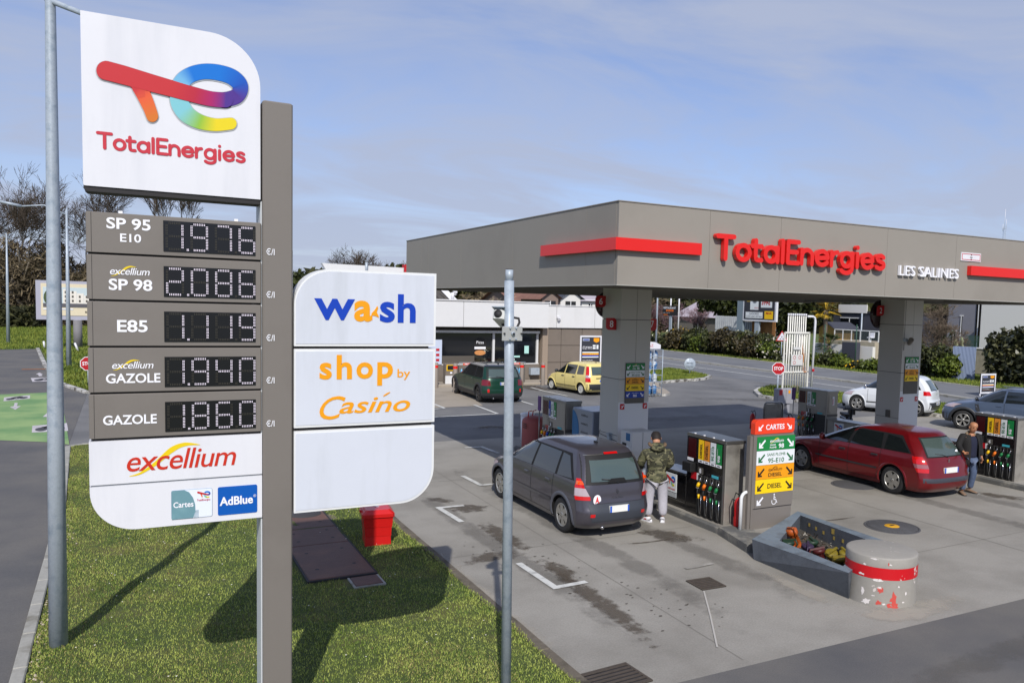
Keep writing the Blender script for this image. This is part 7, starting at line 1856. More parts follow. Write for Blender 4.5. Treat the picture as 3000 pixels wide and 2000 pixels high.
# vending machine, bottle racks, banded bollards
t=thing('vending_cabinet','taupe air and water cabinet with yellow framed screen at the shop front','machine',(13.25,37,.12))
mb=MB();mb.bbox((13.0,36.8,.12),(13.5,37.2,1.07),m_st,.02);mb.box((12.98,36.77,.12),(13.5,36.8,.5),m_sw);mb.build('body',t)
mb=MB();mb.box((13.04,36.78,.74),(13.46,36.8,1.02),m_ny);mb.box((13.08,36.77,.78),(13.42,36.779,.99),m_ink);mb.build('screen',t)
mb=MB();mb.box((13.22,36.785,.6),(13.32,36.799,.68),m_lwhite);mb.build('sticker',t)
m_water=mat('blue_water_bottle',(96,168,206),.15,var=.1,vscale=20,coat=.5);m_rack=mat('rack_grey',(112,106,98),.5)
for k,x in enumerate((13.65,14.85,16.05)):
    t=thing('bottle_rack',('water bottle rack nearest the yellow framed cabinet at the shop front','middle water bottle rack at the shop front behind the green car','water bottle rack at the right of the row behind the green car')[k],'rack',(x+.5,36.95,.12))
    mb=MB()
    for a in (x,x+.52,x+1.04):mb.box((a,36.75,.12),(a+.04,37.15,.98),m_rack)
    for z in (.14,.52):mb.box((x,36.75,z),(x+1.06,37.15,z+.03),m_rack)
    mb.tube([(x,36.76,.98),(x,36.76,1.12),(x+1.08,36.76,1.12),(x+1.08,36.76,.98)],.012,m_galv,6);mb.build('frame',t)
    pr=None
    for a in (x+.1,x+.62):
        for z in (.17,.55):
            for q in range(3):
                if pr is None:
                    m2=MB();m2.lathe([(.055,0),(.06,.1),(.055,.2),(.02,.25),(.02,.28),(0,.28)],m_water,8);pr=m2.build('bottle',t,world=False);o=pr
                else:o=pr.copy();COL.objects.link(o)
                o.location=(a+.06+q*.13-(x+.5),-.1,z-.12)
    mb=MB();mb.box((x+.2,36.74,1.0),(x+.85,36.755,1.10),mat('orange_red_label',(222,92,60),.5));put_text(mb,'PROMO',(x+.28,36.74,1.02),.45,.06,m_lwhite,off=.03);mb.build('price_label',t)
for k,(xx,yt,yb_) in enumerate(((1277,1062,1122),(1333,1064,1150),(1528,1062,1128),(1590,1062,1127))):
    y_=(36.2,34.0,36.2,36.2)[k];p=atY(xx,yb_,y_);tz=atY(xx,yt,y_).z
    t=thing('banded_bollard',('taupe bollard with red band, leftmost, half hidden by the blank sign panel','taupe bollard with red band in front of the water bottle racks','taupe bollard with red band right of the green car','taupe bollard with red band at the shop window corner')[k],'bollard',(p.x,y_,0),0,'banded bollards along the shop front')
    mb=MB();mb.lathe([(.1,0),(.1,tz-.05),(.08,tz),(0,tz)],mat('bollard_taupe',(140,130,120),.6),16);mb.build('post',t,world=False)
    mb=MB();mb.lathe([(.1015,tz-.24),(.1015,tz-.12)],m_cred,16);mb.build('red_band',t,world=False)
mb=MB();mb.cbox((18.2,37.95,.55),(.5,.25,.35),m_galv);tag(mb.build('letter_box'),'small grey metal box under the shop window sill','box')
# gas bottle cage at the shop corner
t=thing('gas_cage','tall galvanised cage of blue gas bottles with white curved top beside the first column','gas cage',(20.45,30.6,0))
mb=MB()
for x in (19.95,20.45,20.93):
    for y_ in (30.3,30.9):mb.tube([(x,y_,0),(x,y_,2.13)],.02,m_galv,6)
for z in np.linspace(.1,2.12,8):
    mb.tube([(19.95,30.3,z),(20.93,30.3,z),(20.93,30.9,z)],.015,m_galv,5)
mb.build('cage',t)
mb=MB();mb.prism([(19.9,2.16),(20.8,2.16),(20.8,2.34),(20.5,2.46),(19.9,2.5)],30.3,30.8,m_white);put_text(mb,'GAZ',(20.0,30.3,2.25),.4,.12,m_flag);mb.build('top_box',t)
pr=None
for z in (.12,.66,1.2,1.68):
    for x in (20.12,20.4,20.7):
        if pr is None:
            m2=MB();m2.lathe([(.11,0),(.13,.04),(.13,.30),(.08,.37),(.04,.38),(.04,.43),(0,.43)],mat('gas_blue',(72,120,172),.4,var=.3,vscale=2.0,dark=(200,206,210),dscale=1.6,dpos=(.5,.55)),12);pr=m2.build('gas_bottle',t,world=False);o=pr
        else:o=pr.copy();COL.objects.link(o)
        o.location=(x-20.45,0,z)
# ================================================================ PLANTS
m_bark=mat('bark',(104,94,82),.95,var=.2,vscale=14,bump=.5,bscale=20);m_bark2=mat('pale_bark',(150,142,128),.95,var=.2,vscale=8);m_twig=mat('twigs',(82,72,62),.95,var=.2,vscale=4)
def bare_tree(name,label,loc,h,seed,r0=.2,lean=(0,0),spread=.5,depth=6,kids=3,trunk=.3,mt=None,mtw=None,group=None,flat=0.0,cap=9000):
    rs=random.Random(seed);t=thing(name,label,'tree',loc,0,group);thick=MB();tris=[]
    def grow(p,d,ln,r_,lv):
        if len(tris)>cap*3:return
        n_=3 if lv<3 else 2;pts=[p];q=p;dd=d
        for k in range(n_):
            dd=(dd+Vector((rs.gauss(0,.16),rs.gauss(0,.16),rs.gauss(.05,.10)))).normalized();q=q+dd*(ln/n_);pts.append(q)
        r1=r_*.62
        if lv<3:thick.tube([p_ for p_ in pts],[r_+(r1-r_)*i/n_ for i in range(n_+1)],mt or m_bark,6 if lv<2 else 4,caps=False)
        else:
            for a,b in zip(pts,pts[1:]):
                s_=Vector((rs.gauss(0,1),rs.gauss(0,1),rs.gauss(0,1))).cross((b-a)).normalized()
                for w in (s_,s_.cross((b-a).normalized())):
                    w=w*max(r_,.006+h*.0006);tris.append((a-w,a+w,b+w*.6,b-w*.6))
        if lv>= depth:return
        nk=kids+(1 if rs.random()<.4 else 0)
        for k in range(nk):
            f=rs.uniform(.45,1.0) if k else 1.0;bp=pts[0].lerp(pts[-1],f) if f<1 else pts[-1]
            ax=Vector((rs.gauss(0,1),rs.gauss(0,1),rs.gauss(0,.5))).normalized();nd=(dd+ax*spread*(1.1 if k else .5)).normalized();nd.z=nd.z*(1-flat)+.08
            grow(bp,nd.normalized(),ln*rs.uniform(.62,.84),r1*rs.uniform(.65,.95),lv+1)
    grow(Vector((0,0,0)),Vector((lean[0],lean[1],1)).normalized(),h*trunk,r0,0)
    thick.build('trunk',t,world=False)
    V=np.array([[tuple(v) for v in q] for q in tris]);fastmesh('crown',V,mtw or m_twig,t)
    return t
def ellipsoid(c,r_,shell=.5,rg=rngb):
    c=np.array(c,float);r_=np.array(r_,float)
    def f(n):
        d=rg.normal(size=(n,3));d /=np.linalg.norm(d,axis=1)[:,None];k=1+.16*np.sin(d[:,0]*7+c[0])*np.sin(d[:,1]*6+c[1]*2)+.12*np.sin(d[:,2]*9+c[0]*3)
        return c+d*r_*(k*(1-shell*rg.random(n)** 1.6))[:,None]
    return f
def bush(name,label,cat,c,r_,n,size,m,group=None,flowers=None,stems=True,lobes=5):
    """a shrub of leaf sized faces: several overlapping lobes, stems inside"""
    c=Vector(c);t=thing(name,label,cat,(c.x,c.y,0),0,group);Vs=[]
    for k in range(lobes):
        a=random.uniform(0,6.28);d=random.uniform(.2,.55);cc=(math.cos(a)*r_[0]*d,math.sin(a)*r_[1]*d,c.z+random.uniform(-.3,.25)*r_[2]);s_=random.uniform(.5,.75)
        Vs.append(leafcloud(n // lobes,ellipsoid(cc,(r_[0]*s_,r_[1]*s_,r_[2]*s_),.6),size,rngb))
    V=np.concatenate(Vs);V[:,:,2]=np.maximum(V[:,:,2],.02);fastmesh('foliage',V,m,t)
    mb=MB()
    for k in range(6):mb.tube([(random.uniform(-.1,.1),random.uniform(-.1,.1),0),(random.uniform(-.3,.3)*r_[0],random.uniform(-.3,.3)*r_[1],c.z*.8)],[.05,.02],m_bark,5)
    mb.build('stem',t,world=False)
    if flowers:
        for (fm,fn,fs) in flowers:
            V=leafcloud(fn,ellipsoid((0,0,c.z),(r_[0]*.85,r_[1]*.85,r_[2]*.95),.15),fs,rngb);fastmesh('blossom',V,fm,t)
    return t
m_hed=leafmat('hedge_leaves',(28,34,20),(78,82,44),.5,1.2);m_hed2=leafmat('hedge_leaves_bright',(44,60,22),(112,124,48),.5,1.2);m_hed3=leafmat('reddish_leaves',(36,34,22),(88,78,48),.5,1.2);m_ever=leafmat('evergreen_leaves',(24,32,16),(72,78,36),.5,.9)
m_mag=leafmat('glossy_leaves',(28,34,20),(96,96,66),.3,1.2);m_fl=mat('white_blossom',(222,214,196),.7);m_fly=mat('yellow_blossom',(226,180,30),.7);m_pink=leafmat('pink_twigs',(92,66,72),(168,140,146),.8,.7)
X0h=44.3
hd=[(1912,985,'h'),(1950,972,'h'),(1992,966,'h3'),(2030,960,'h'),(2062,972,'h2'),(2095,966,'h'),(2128,964,'h3'),(2162,972,'h'),(2198,978,'h3'),(2232,982,'h'),(2268,998,'h2'),(2300,1010,'h')]
names_=['dark shrub at the left end of the hedge beside the gas bottle cage','dark hedge shrub below the restaurant board','reddish brown hedge shrub with yellow blossom beside it','dark hedge shrub under the old house','bright green hedge shrub in the middle of the hedge','dark hedge shrub left of the corrugated fence','reddish hedge shrub in front of the corrugated fence','dark hedge shrub below the left edge of the billboard','brownish hedge shrub below the billboard','dark hedge shrub in front of the wooden fence','greener hedge shrub at the wooden fence end','blossoming low shrub behind the pipe rack']
for (xx,yt,k),lab in zip(hd,names_):
    p=atX(xx,1035,X0h);top=atX(xx,yt,X0h).z;h=max(1.0,top);fl=[]
    if k== 'h3' and xx<2000:fl=[(m_fly,60,.12)]
    if xx>2260:fl=[(m_fl,160,.10)]
    if xx in (1950,2162):fl=[(m_fl,40,.10)]
    bush('hedge_shrub',lab,'shrub',(X0h+random.uniform(-.4,.4),p.y,h*.52),(1.7,2.0,h*.60),3600,.15,{'h':m_hed,'h2':m_hed2,'h3':m_hed3}[k],'shrubs of the roadside hedge',fl)
for i,(xx,yt) in enumerate(((2385,1035),(2425,1030),(2468,1040),(2512,1058),(2548,1050))):
    p=atX(xx,1070,44);top=max(.7,atX(xx,yt,44).z);bush('low_shrub',('low green shrub right of the white bent pipe','low green shrub below the palm','low shrub in front of the white wall','low shrub with yellow flowers','low dark shrub beside the second column')[i],'shrub',(44,p.y,top*.5),(1.1,1.0,top*.6),1600,.13,(m_hed2,m_hed)[i%2],'low shrubs beyond the road',[(m_fly,30,.08)] if i== 3 else None)
for i,(xx,yt) in enumerate(((2660,1000),(2705,1005),(2750,1008),(2778,1030))):
    p=atX(xx,1070,44);top=atX(xx,yt,44).z;bush('hedge_shrub',('dense reddish shrub just right of the second column','dense dark shrub in the right hand hedge','dense olive shrub left of the corrugated cabinet','bright low shrub against the corrugated cabinet')[i],'shrub',(44,p.y,top*.5),(1.2,1.0,top*.58),2600,.12,(m_hed3,m_hed,m_hed,m_hed2)[i])
for i,(xx,yt,yc) in enumerate(((2925,965,1040),(2985,930,1030),(3040,920,1030))):
    p=atX(xx,yc,45);top=atX(xx,yt,45).z;bush('magnolia_shrub',('broad leaved evergreen shrub left of the pair at the right edge','tall glossy evergreen shrub at the right edge','glossy evergreen shrub cut by the right edge')[i],'shrub',(45,p.y,top*.5),(1.3,1.35,top*.56),3200,.17,m_mag)
# trees behind
p=G(88,950)
bare_tree('bare_tree','large bare spreading tree with pale trunk left of the billboard',(-10.6,113,0),18.5,5,.32,(.02,0),.75,7,3,.32,m_bark2,None,cap=26000)
bare_tree('bare_tree','bare twiggy tree behind the lamp post, right of the pale trunk',(-5.0,116,0),17.5,8,.28,(.05,0),.7,7,3,.34,cap=22000)
bare_tree('bare_tree','bare tree cut by the left edge of the view',(-17,110,0),17.5,12,.3,(.05,0),.7,7,3,.32,cap=20000)
bare_tree('bare_tree','bare leaning tree seen through the gap below the emblem panel',(3.5,100,0),14.2,21,.2,(0,0),.28,7,3,.40,cap=1800)
bare_tree('bare_tree','slim bare tree above the price panels, right hand one',(6.6,104,0),13.6,33,.2,(0,0),.28,7,3,.40,cap=1500)
for i,(x,y,h) in enumerate(((17.5,74,9.6),(20.5,76,9.2),(24.5,78,8.9))):bare_tree('bare_tree',('bare tree above the left part of the wash sign','bare tree behind the flue above the wash sign','bare tree at the canopy corner above the wash sign')[i],(x,y,0),h,50+i,.22,(0,0),.75,7,3,.3,cap=7000,flat=.15)
m_dusk=leafmat('thicket',(54,47,36),(128,114,88),.8,.35);m_thick=leafmat('ivy_thicket',(30,34,20),(84,84,48),.8,.25)
def thicket(name,boxes,n,size,m,aspect=.3):
    Vs=[]
    for (x0,x1,y0,y1,h) in boxes:
        k=int(n/len(boxes));x=rngb.uniform(x0,x1,k);y=rngb.uniform(y0,y1,k);hh=h*(.82+.18*np.sin(x*.9)*np.sin(x*.37+1));z=hh*rngb.random(k)** .8
        P_=np.stack([x,y,z],1);Vs.append(leafcloud(k,lambda n_:P_,size,rngb,aspect=aspect))
    o=stuff(fastmesh(name,np.concatenate(Vs),m));return o
thicket('thicket',[(-26,-4,108,120,9.0),(-26,3,112,124,11.0)],36000,.42,m_dusk,.16)['label']='brown winter thicket under the bare trees'
thicket('thicket',[(-30,12,122,130,7.0),(-24,-9,104,110,2.6)],14000,.35,m_thick)['label']='dark ivy covered undergrowth'
thicket('treeline',[(10,70,130,142,8.5),(60,150,118,140,6.5),(110,230,60,120,8.5),(110,200,-20,60,8)],60000,1.0,m_thick,.5)['label']='far dark belt of trees behind the houses'
thicket('treeline',[(30,62,88,96,5.2)],12000,.4,m_dusk,.3)['label']='brown and green garden trees behind the shop roof'
def crown_tree(name,label,c,r_,n,size,m,htr,group=None):
    c=Vector(c);t=thing(name,label,'tree',(c.x,c.y,0),0,group);Vs=[]
    for k in range(7):
        a=random.uniform(0,6.28);d=random.uniform(.15,.55);s_=random.uniform(.42,.7);Vs.append(leafcloud(n // 7,ellipsoid((math.cos(a)*r_[0]*d,math.sin(a)*r_[1]*d,c.z+random.uniform(-.45,.5)*r_[2]),(r_[0]*s_,r_[1]*s_,r_[2]*s_),.55),size,rngb))
    fastmesh('crown',np.concatenate(Vs),m,t);mb=MB();mb.tube([(0,0,0),(.1,0,htr),(.0,.1,c.z)],[.25,.2,.1],m_bark,7)
    for k in range(4):mb.tube([(0,0,htr),(random.uniform(-.5,.5)*r_[0],random.uniform(-.5,.5)*r_[1],c.z+random.uniform(-.2,.3)*r_[2])],[.12,.04],m_bark,5)
    mb.build('trunk',t,world=False);return t
p=atY(1170,775,90);crown_tree('pine_tree','dark pine just left of the canopy corner above the wash sign',(p.x+1.5,90,p.z-2.2),(3.2,3,3),3500,.28,m_ever,4)
p=atY(872,815,90);crown_tree('pine_tree','dark pine peeping out between the totem mast and the wash sign',(p.x,90,p.z-1.8),(2,2,2.6),2200,.28,m_ever,3)
for i,(xx,yy,X_,rr_) in enumerate(((2120,885,60,3.4),(2290,900,56,3.0),(2345,925,56,2.4))):
    p=atX(xx,yy,X_);crown_tree('evergreen_tree',('broad evergreen tree left of the billboard','evergreen tree right of the billboard','small dark tree behind the pipe rack')[i],(X_,p.y,p.z),(rr_,rr_,2.2),4200,.26,m_ever,1.6)
# blossoming pinkish trees by the old house
for i,(xx,X_) in enumerate(((1925,60),(1990,62),(2040,61),(2075,63))):
    p=atX(xx,960,X_);bare_tree('blossom_tree',('pinkish bare tree left of the restaurant board','pinkish bare tree behind the restaurant board poles','pinkish bare tree in front of the old house','pinkish bare tree at the right gable of the old house')[i],(X_,p.y,0),6.2,70+i,.18,(0,0),.8,6,3,.25,None,m_pink,cap=5000)
p=atX(2735,1010,47)
bare_tree('bare_tree','spreading bare tree in front of the grey house right of the second column',(47,p.y,0),5.4,91,.2,(-.1,-.3),.9,7,3,.28,None,mat('pale_twigs',(118,104,88),.9),cap=7000,flat=.2)
# palms
def palm(name,label,loc,h,r_,n,ml,trunk=True):
    t=thing(name,label,'palm',loc);mb=MB();mb.tube([(0,0,0),(.05,0,h*.5),(0,0,h)],[.2,.16,.2],m_bark,8);mb.build('trunk',t,world=False);V=[]
    for k in range(n):
        a=random.uniform(0,6.28);e=random.uniform(-.5,1.3);d=Vector((math.cos(a)*math.cos(e),math.sin(a)*math.cos(e),math.sin(e)));c=Vector((0,0,h));tip=c+d*r_*.7
        s_=d.cross(Vector((0,0,1))).normalized()
        for j in range(14):      # fan of leaflets
            b=(j/13-.5)*2.4;dd=(d*math.cos(b)+s_*math.sin(b)).normalized();q=tip+dd*r_*.45;q.z-= .10*r_;w=dd.cross(Vector((0,0,1))).normalized()*.03;V.append((tip-w,tip+w,q+w*.3,q-w*.3))
        w=s_*.02;V.append((c-w,c+w,tip+w,tip-w))
    fastmesh('fronds',np.array([[tuple(v) for v in q] for q in V]),ml,t);return t
m_palmy=leafmat('golden_palm',(92,86,30),(218,178,50),.6,1.0);m_palmg=leafmat('green_palm',(40,54,28),(104,120,70),.6,1.0)
p=atX(2420,905,54);palm('palm_tree','palm with golden yellow crown in the garden beyond the road',(54,p.y,0),p.z-.1,1.25,70,m_palmy)
p=atX(2430,1010,50);palm('palm_tree','low green fan palm with white blossom below the golden palm',(50,p.y,0),1.3,1.1,60,m_palmg)
p=atX(2765,985,49);palm('palm_tree','small green fan palm behind the hedge right of the second column',(49,p.y,0),2.2,1.0,60,m_palmg)
p=atX(2800,1000,48);t=thing('cactus','pale green prickly pear cactus above the corrugated cabinet','cactus',(48,p.y,0));mb=MB()
for k in range(9):
    T=Matrix.Translation((random.uniform(-.4,.4),random.uniform(-.4,.4),1.3+k*.13)) @ Matrix.Rotation(random.uniform(-.5,.5),4,'X') @ Matrix.Rotation(random.uniform(0,3),4,'Z') @ Matrix.Diagonal((1,.25,1.5,1));mb.lathe([(0,-.2),(.1,-.15),(.16,0),(.1,.15),(0,.2)],mat('cactus_green',(150,156,120),.7),10,T)
mb.tube([(0,0,0),(0,0,1.5)],.1,mat('cactus_green'),8);mb.build('pads',t,world=False)
# ================================================================ SIGNS, PIPES, FAR BUILDINGS
m_stop=mat('stop_red',(176,18,28),.4)
def stop_sign(loc,zc,rr_,label,rz=0):
    t=thing('stop_sign',label,'sign',loc,rz);mb=MB();mb.tube([(0,0.02,0),(0,.02,zc)],.035,m_galv,8);mb.build('post',t,world=False)
    oc=[(rr_*math.cos(R(22.5+45*k)),zc+rr_*math.sin(R(22.5+45*k))) for k in range(8)];oi=[(rr_*.90*math.cos(R(22.5+45*k)),zc+rr_*.90*math.sin(R(22.5+45*k))) for k in range(8)]
    mb=MB();mb.prism(oc,-.03,-.015,m_white);mb.prism(oi,-.034,-.031,m_stop);put_text(mb,'STOP',(-rr_*.66,-.034,zc-rr_*.24),rr_*1.32,rr_*.5,m_lwhite,off=.02);mb.build('plate',t,world=False);return t
stop_sign((25.72,28,0),1.40,.31,'red octagonal stop sign on a grey post left of the white pipe rack',R(-35))
stop_sign((-1.68,40.5,0),.95,.32,'red octagonal stop sign half hidden by the price panels on the left',R(0))
t=thing('warning_sign','red bordered white triangular warning sign left of the pipe rack, behind the stop sign','sign',(43.2,46.9*.998,0),R(-50));zc=2.0;a_=.46
mb=MB();mb.tube([(0,.02,0),(0,.02,zc+.2)],.035,m_galv,8);mb.build('post',t,world=False)
mb=MB();mb.prism([(-a_,zc-.27),(a_,zc-.27),(0,zc+.53)],-.03,-.015,m_stop);mb.prism([(-a_*.76,zc-.2),(a_*.76,zc-.2),(0,zc+.4)],-.035,-.031,m_white);mb.cbox((.0,-.037,zc+.05),(.06,.004,.12),m_ink);mb.cbox((-.1,-.037,zc-.1),(.12,.004,.05),m_ink);mb.cbox((.1,-.037,zc-.1),(.12,.004,.05),m_ink);mb.build('plate',t,world=False)
t=thing('road_sign','round road sign seen from behind on the grass tongue','sign',(28.9,39,.1),R(-20));mb=MB();mb.tube([(0,0,0),(0,0,.95)],.035,m_galv,8);mb.build('post',t,world=False)
mb=MB();mb.lathe([(0,0),(.34,0),(.36,.015),(.34,.03),(0,.03)],m_galv,24,Matrix.Translation((0,.03,.62)) @ Matrix.Rotation(R(90),4,'X'));mb.cbox((0,-.04,.72),(.4,.02,.04),m_galv);mb.cbox((0,-.04,.52),(.4,.02,.04),m_galv);mb.build('plate',t,world=False)
# vent pipes
m_vent=mat('white_vent_paint',(222,220,212),.5,dark=(176,112,52),dscale=1.7,dpos=(.60,.66),streak=.22)
t=thing('vent_pipe_rack','tall rack of white rust streaked tank vent pipes with a small notice plate','pipe rack',(27.7,29,.1))
for k in range(10):
    x=26.95+k*.155;mb=MB();mb.tube([(x,29,.1),(x,29,3.0)],.032,m_vent,8);mb.build('vent_pipe',t)
for k in range(9):
    x=27.22+k*.138;mb=MB();mb.tube([(x,29.1,1.2),(x,29.1,3.8+.02*(k%3))],.030,m_vent,8);mb.tube([(x,29.1,3.8),(x,29.1,3.9)],.045,m_white,8);mb.build('vent_pipe',t)
mb=MB();mb.box((26.9,28.93,2.96),(28.48,28.97,3.04),m_vent);mb.box((26.9,28.93,1.1),(28.48,28.97,1.17),m_vent);mb.box((26.86,28.93,.1),(26.93,28.99,3.0),m_vent);mb.box((28.42,28.93,.1),(28.49,28.99,3.0),m_vent);mb.build('frame',t)
mb=MB();mb.box((27.33,28.9,1.45),(28.05,28.925,1.95),mat('notice_grey',(206,206,204),.5));
for (a,b) in ((27.52,1.82),(27.86,1.82),(27.52,1.58)):
    for k in range(12):
        u,v=k*.5236,(k+1)*.5236;mb.add([(a+r__*math.cos(w),28.896,b+r__*math.sin(w)) for r__,w in ((.085,u),(.085,v),(.065,v),(.065,u))],[(0,1,2,3)],m_flag)
mb.box((27.45,28.9,2.2),(27.9,28.925,2.32),mat('notice_grey'));mb.build('notice',t)
t=thing('bent_pipe','white gooseneck pipe right of the rusty pipe rack','pipe',(28.8,29,.1));mb=MB();mb.tube([(28.78,29,.1),(28.85,29,3.55),(28.80,29,3.72),(28.68,29,3.78),(28.35,29,3.78)],.055,m_white,10);mb.build('tube',t)
mb=MB();mb.cbox((28.8,28.94,1.2),(.1,.06,.12),m_flag);mb.build('tap',t)
# small instruction stand on two legs
t=thing('instruction_stand','grey box sign on two legs at the far end of the right island','stand',(22.48,24.07,0))
mb=MB();mb.bbox((22.08,24.0,.38),(22.9,24.25,.97),mat('stand_grey',(150,150,156),.5),.02);mb.box((22.5,23.994,.4),(22.506,24.0,.95),m_gap);mb.build('box',t)
for x in (22.12,22.62):
    mb=MB();mb.box((x,24.05,0),(x+.14,24.2,.38),mat('stand_grey'));mb.build('leg',t)
mb=MB();mb.box((22.15,23.99,.72),(22.31,24.0,.93),m_flag);mb.box((22.62,23.99,.78),(22.72,24.0,.9),m_amber);mb.build('sticker',t)
# scooter handlebar behind the low cabinet of pump 2
t=thing('scooter','dark scooter of which the handlebar and mirror show behind the low cabinet of pump 2','scooter',(19.75,18.1,0),R(150))
mb=MB();mb.tube([(-.28,0,.98),(-.1,.02,1.0),(0,0,.98),(.1,.02,1.0),(.28,0,.98)],.02,m_blkm,8);mb.tube([(0,0,.98),(.05,0,.5),(.1,.0,.3)],.04,m_blkm,8);mb.tube([(.2,0,1.0),(.26,.05,1.14)],.008,m_blkm,5);mb.lathe([(0,0),(.05,0),(.05,.01),(0,.01)],m_blkm,12,Matrix.Translation((.28,.05,1.15)) @ Matrix.Rotation(R(90),4,'X'));mb.cbox((0,-.05,.9),(.2,.14,.16),m_blk);mb.build('handlebar',t,world=False)
mb=MB();mb.bbox((-.12,-.9,.35),(.12,-.2,.72),m_blk,.05);mb.cbox((0,-.6,.76),(.22,.6,.08),m_blkm);mb.build('seat',t,world=False)
for y_ in (.25,-.85):
    mb=MB();mb.lathe([(.12,-.05),(.22,-.045),(.24,0),(.22,.045),(.12,.05)],m_tyre,20,Matrix.Translation((0,y_,.24)) @ Matrix.Rotation(R(90),4,'Y'));mb.build('wheel',t,world=False)
# lamp posts far off
def lamp_far(base,top,a0,a1,label):
    t=thing('lamp_post',label,'lamp post',base,0,'slender lamp posts');b=Vector(base);mb=MB();mb.tube([b,(b.x+(top.x-b.x)*.5,b.y,top.z*.5),top],[.13,.09,.05],m_galv,8);mb.build('post',t)
    mb=MB();mb.tube([a0,a0.lerp(top,.5)+Vector((0,0,.12)),a1],.04,m_galv,6);mb.build('arm',t)
    mb=MB();d=(a0-a1).normalized();mb.tube([a0,a0+d*.9],[.09,.07],m_galv,6);mb.build('lantern',t)
lamp_far((-2.98,50.75,0),atY(195,612,50.75),atY(62,604,50.75),atY(215,638,50.75),'slender lamp post with long arm in front of the billboard')
lamp_far((-8.19,74.2,0),atY(19,685,74.2),atY(-40,685,74.2),atY(35,702,74.2),'slender lamp post with arm near the left edge')
for i,(xx,yb_,yt,X_,rr_,lab) in enumerate(((1922,1005,860,41.9,.09,'grey lamp post by the gas bottle cage beyond the road'),)):
    p=atX(xx,yb_,X_);q=atX(xx,yt,X_);mb=MB();mb.tube([(p.x,p.y,0),(p.x,p.y,8.5)],[.10,.06],m_galv,10);tag(mb.build('lamp_post'),lab,'lamp post')
for i,xx in enumerate((1963,1987)):
    p=atX(xx,960,50);mb=MB();mb.tube([(p.x,p.y,0),(p.x,p.y,7)],.07,m_white,8);tag(mb.build('flag_pole'),('white pole left, behind the restaurant board','white pole right of the restaurant board')[i],'pole')
# restaurant board
p=atX(1963,960,49.5);t=thing('restaurant_board','black and orange board reading RESTAURANT on a post beyond the hedge','sign',(49.5,p.y,0));a=atX(1942,895,49.5);b=atX(1983,925,49.5)
rv=Vector((b.x-a.x,b.y-a.y,0));rv=Vector((0,b.y-a.y,0));w=abs(rv.y);h=a.z-b.z
mb=MB();mb.box((49.5,b.y,b.z),(49.6,a.y,a.z),m_ink);mb.build('panel',t)
mb=MB();rd=(0,-1,0);P0=Vector((49.5,a.y,b.z))
put_text(mb,'RESTAURANT',P0+Vector((0,-w*.06,h*.68)),w*.85,h*.2,m_lwhite,right=rd,off=.03);mb.box((49.49,a.y-w*.75,b.z+h*.42),(49.499,a.y-w*.25,b.z+h*.6),m_no);put_text(mb,'LAGO WEST',Vector((49.488,a.y-w*.3,b.z+h*.46)),w*.4,h*.1,m_ink,right=rd)
put_text(mb,'plats à emporter',P0+Vector((0,-w*.06,h*.22)),w*.45,h*.1,m_lwhite,right=rd);mb.box((49.49,a.y-w*.36,b.z+h*.05),(49.499,a.y-w*.06,b.z+h*.12),m_no)
mb.build('lettering',t);mb=MB();mb.box((49.55,b.y+w*.4,0),(49.65,b.y+w*.55,b.z),m_galv);mb.build('post',t)
# billboard
t=thing('billboard','billboard with washing machine picture and 399€ price beyond the hedge','billboard',(52,60,0));a=atX(2180,866,52);b=atX(2270,940,52)
mb=MB();z0,z1=b.z,a.z+.6;mb.box((52.02,b.y-.1,z0-.1),(52.25,a.y+.1,z1),m_white);mb.build('frame',t)
mb=MB();mb.box((51.99,b.y+.1,z0+.08),(52.019,a.y-.1,z1-.15),mat('charcoal_print',(50,50,58),.5));sh_=mb.build('poster_sheet',t)
mb=MB();w=a.y-b.y;h=a.z-z0
def bq(u0,v0,u1,v1,m,d=0):mb.box((51.98-d,a.y-w*u1,z0+h*v0),(51.988-d,a.y-w*u0,z0+h*v1),m)
bq(.22,.42,.48,1.08,BW_);bq(.56,.52,.9,1.0,BW_);bq(.08,.08,.62,.33,BW_);bq(.68,.06,.94,.38,m_ny)
mb.add([(51.97,a.y-w*.36+.36*math.cos(k),z0+h*.84+.36*math.sin(k)) for k in np.linspace(0,5.9,16)],[tuple(range(16))],mat('drum_grey',(130,134,140),.4));mb.add([(51.965,a.y-w*.36+.24*math.cos(k),z0+h*.84+.24*math.sin(k)) for k in np.linspace(0,5.9,16)],[tuple(range(16))],mat('drum_dark',(70,74,80),.3))
bq(.11,.76,.22,.88,m_ny)
put_text(mb,'399€',(51.98,a.y-w*.58,z0+h*.62),w*.27,h*.22,m_flag,right=(0,-1,0),off=.04);put_text(mb,'LAGORD',(51.98,a.y-w*.2,z0+h*.22),w*.3,h*.09,m_ink,right=(0,-1,0));put_text(mb,'C.Cial Leclerc Fief Rose',(51.98,a.y-w*.1,z0+h*.12),w*.5,h*.07,m_ink,right=(0,-1,0));put_text(mb,'MDA',(51.98,a.y-w*.72,z0+h*.25),w*.18,h*.09,m_flag,right=(0,-1,0),off=.04);put_text(mb,'BOSCH',(51.98,a.y-w*.36,z0+h*.47),w*.12,h*.06,m_flag,right=(0,-1,0))
mb.build('print',sh_);mb=MB();yc=a.y-w*.42;mb.box((52.1,yc-.3,0),(52.3,yc+.3,z0-.1),m_galv);mb.box((52.05,a.y+.12,0),(52.3,a.y+1.0,z1),mat('blue_grey_sheet',(122,136,146),.6));mb.build('post',t)
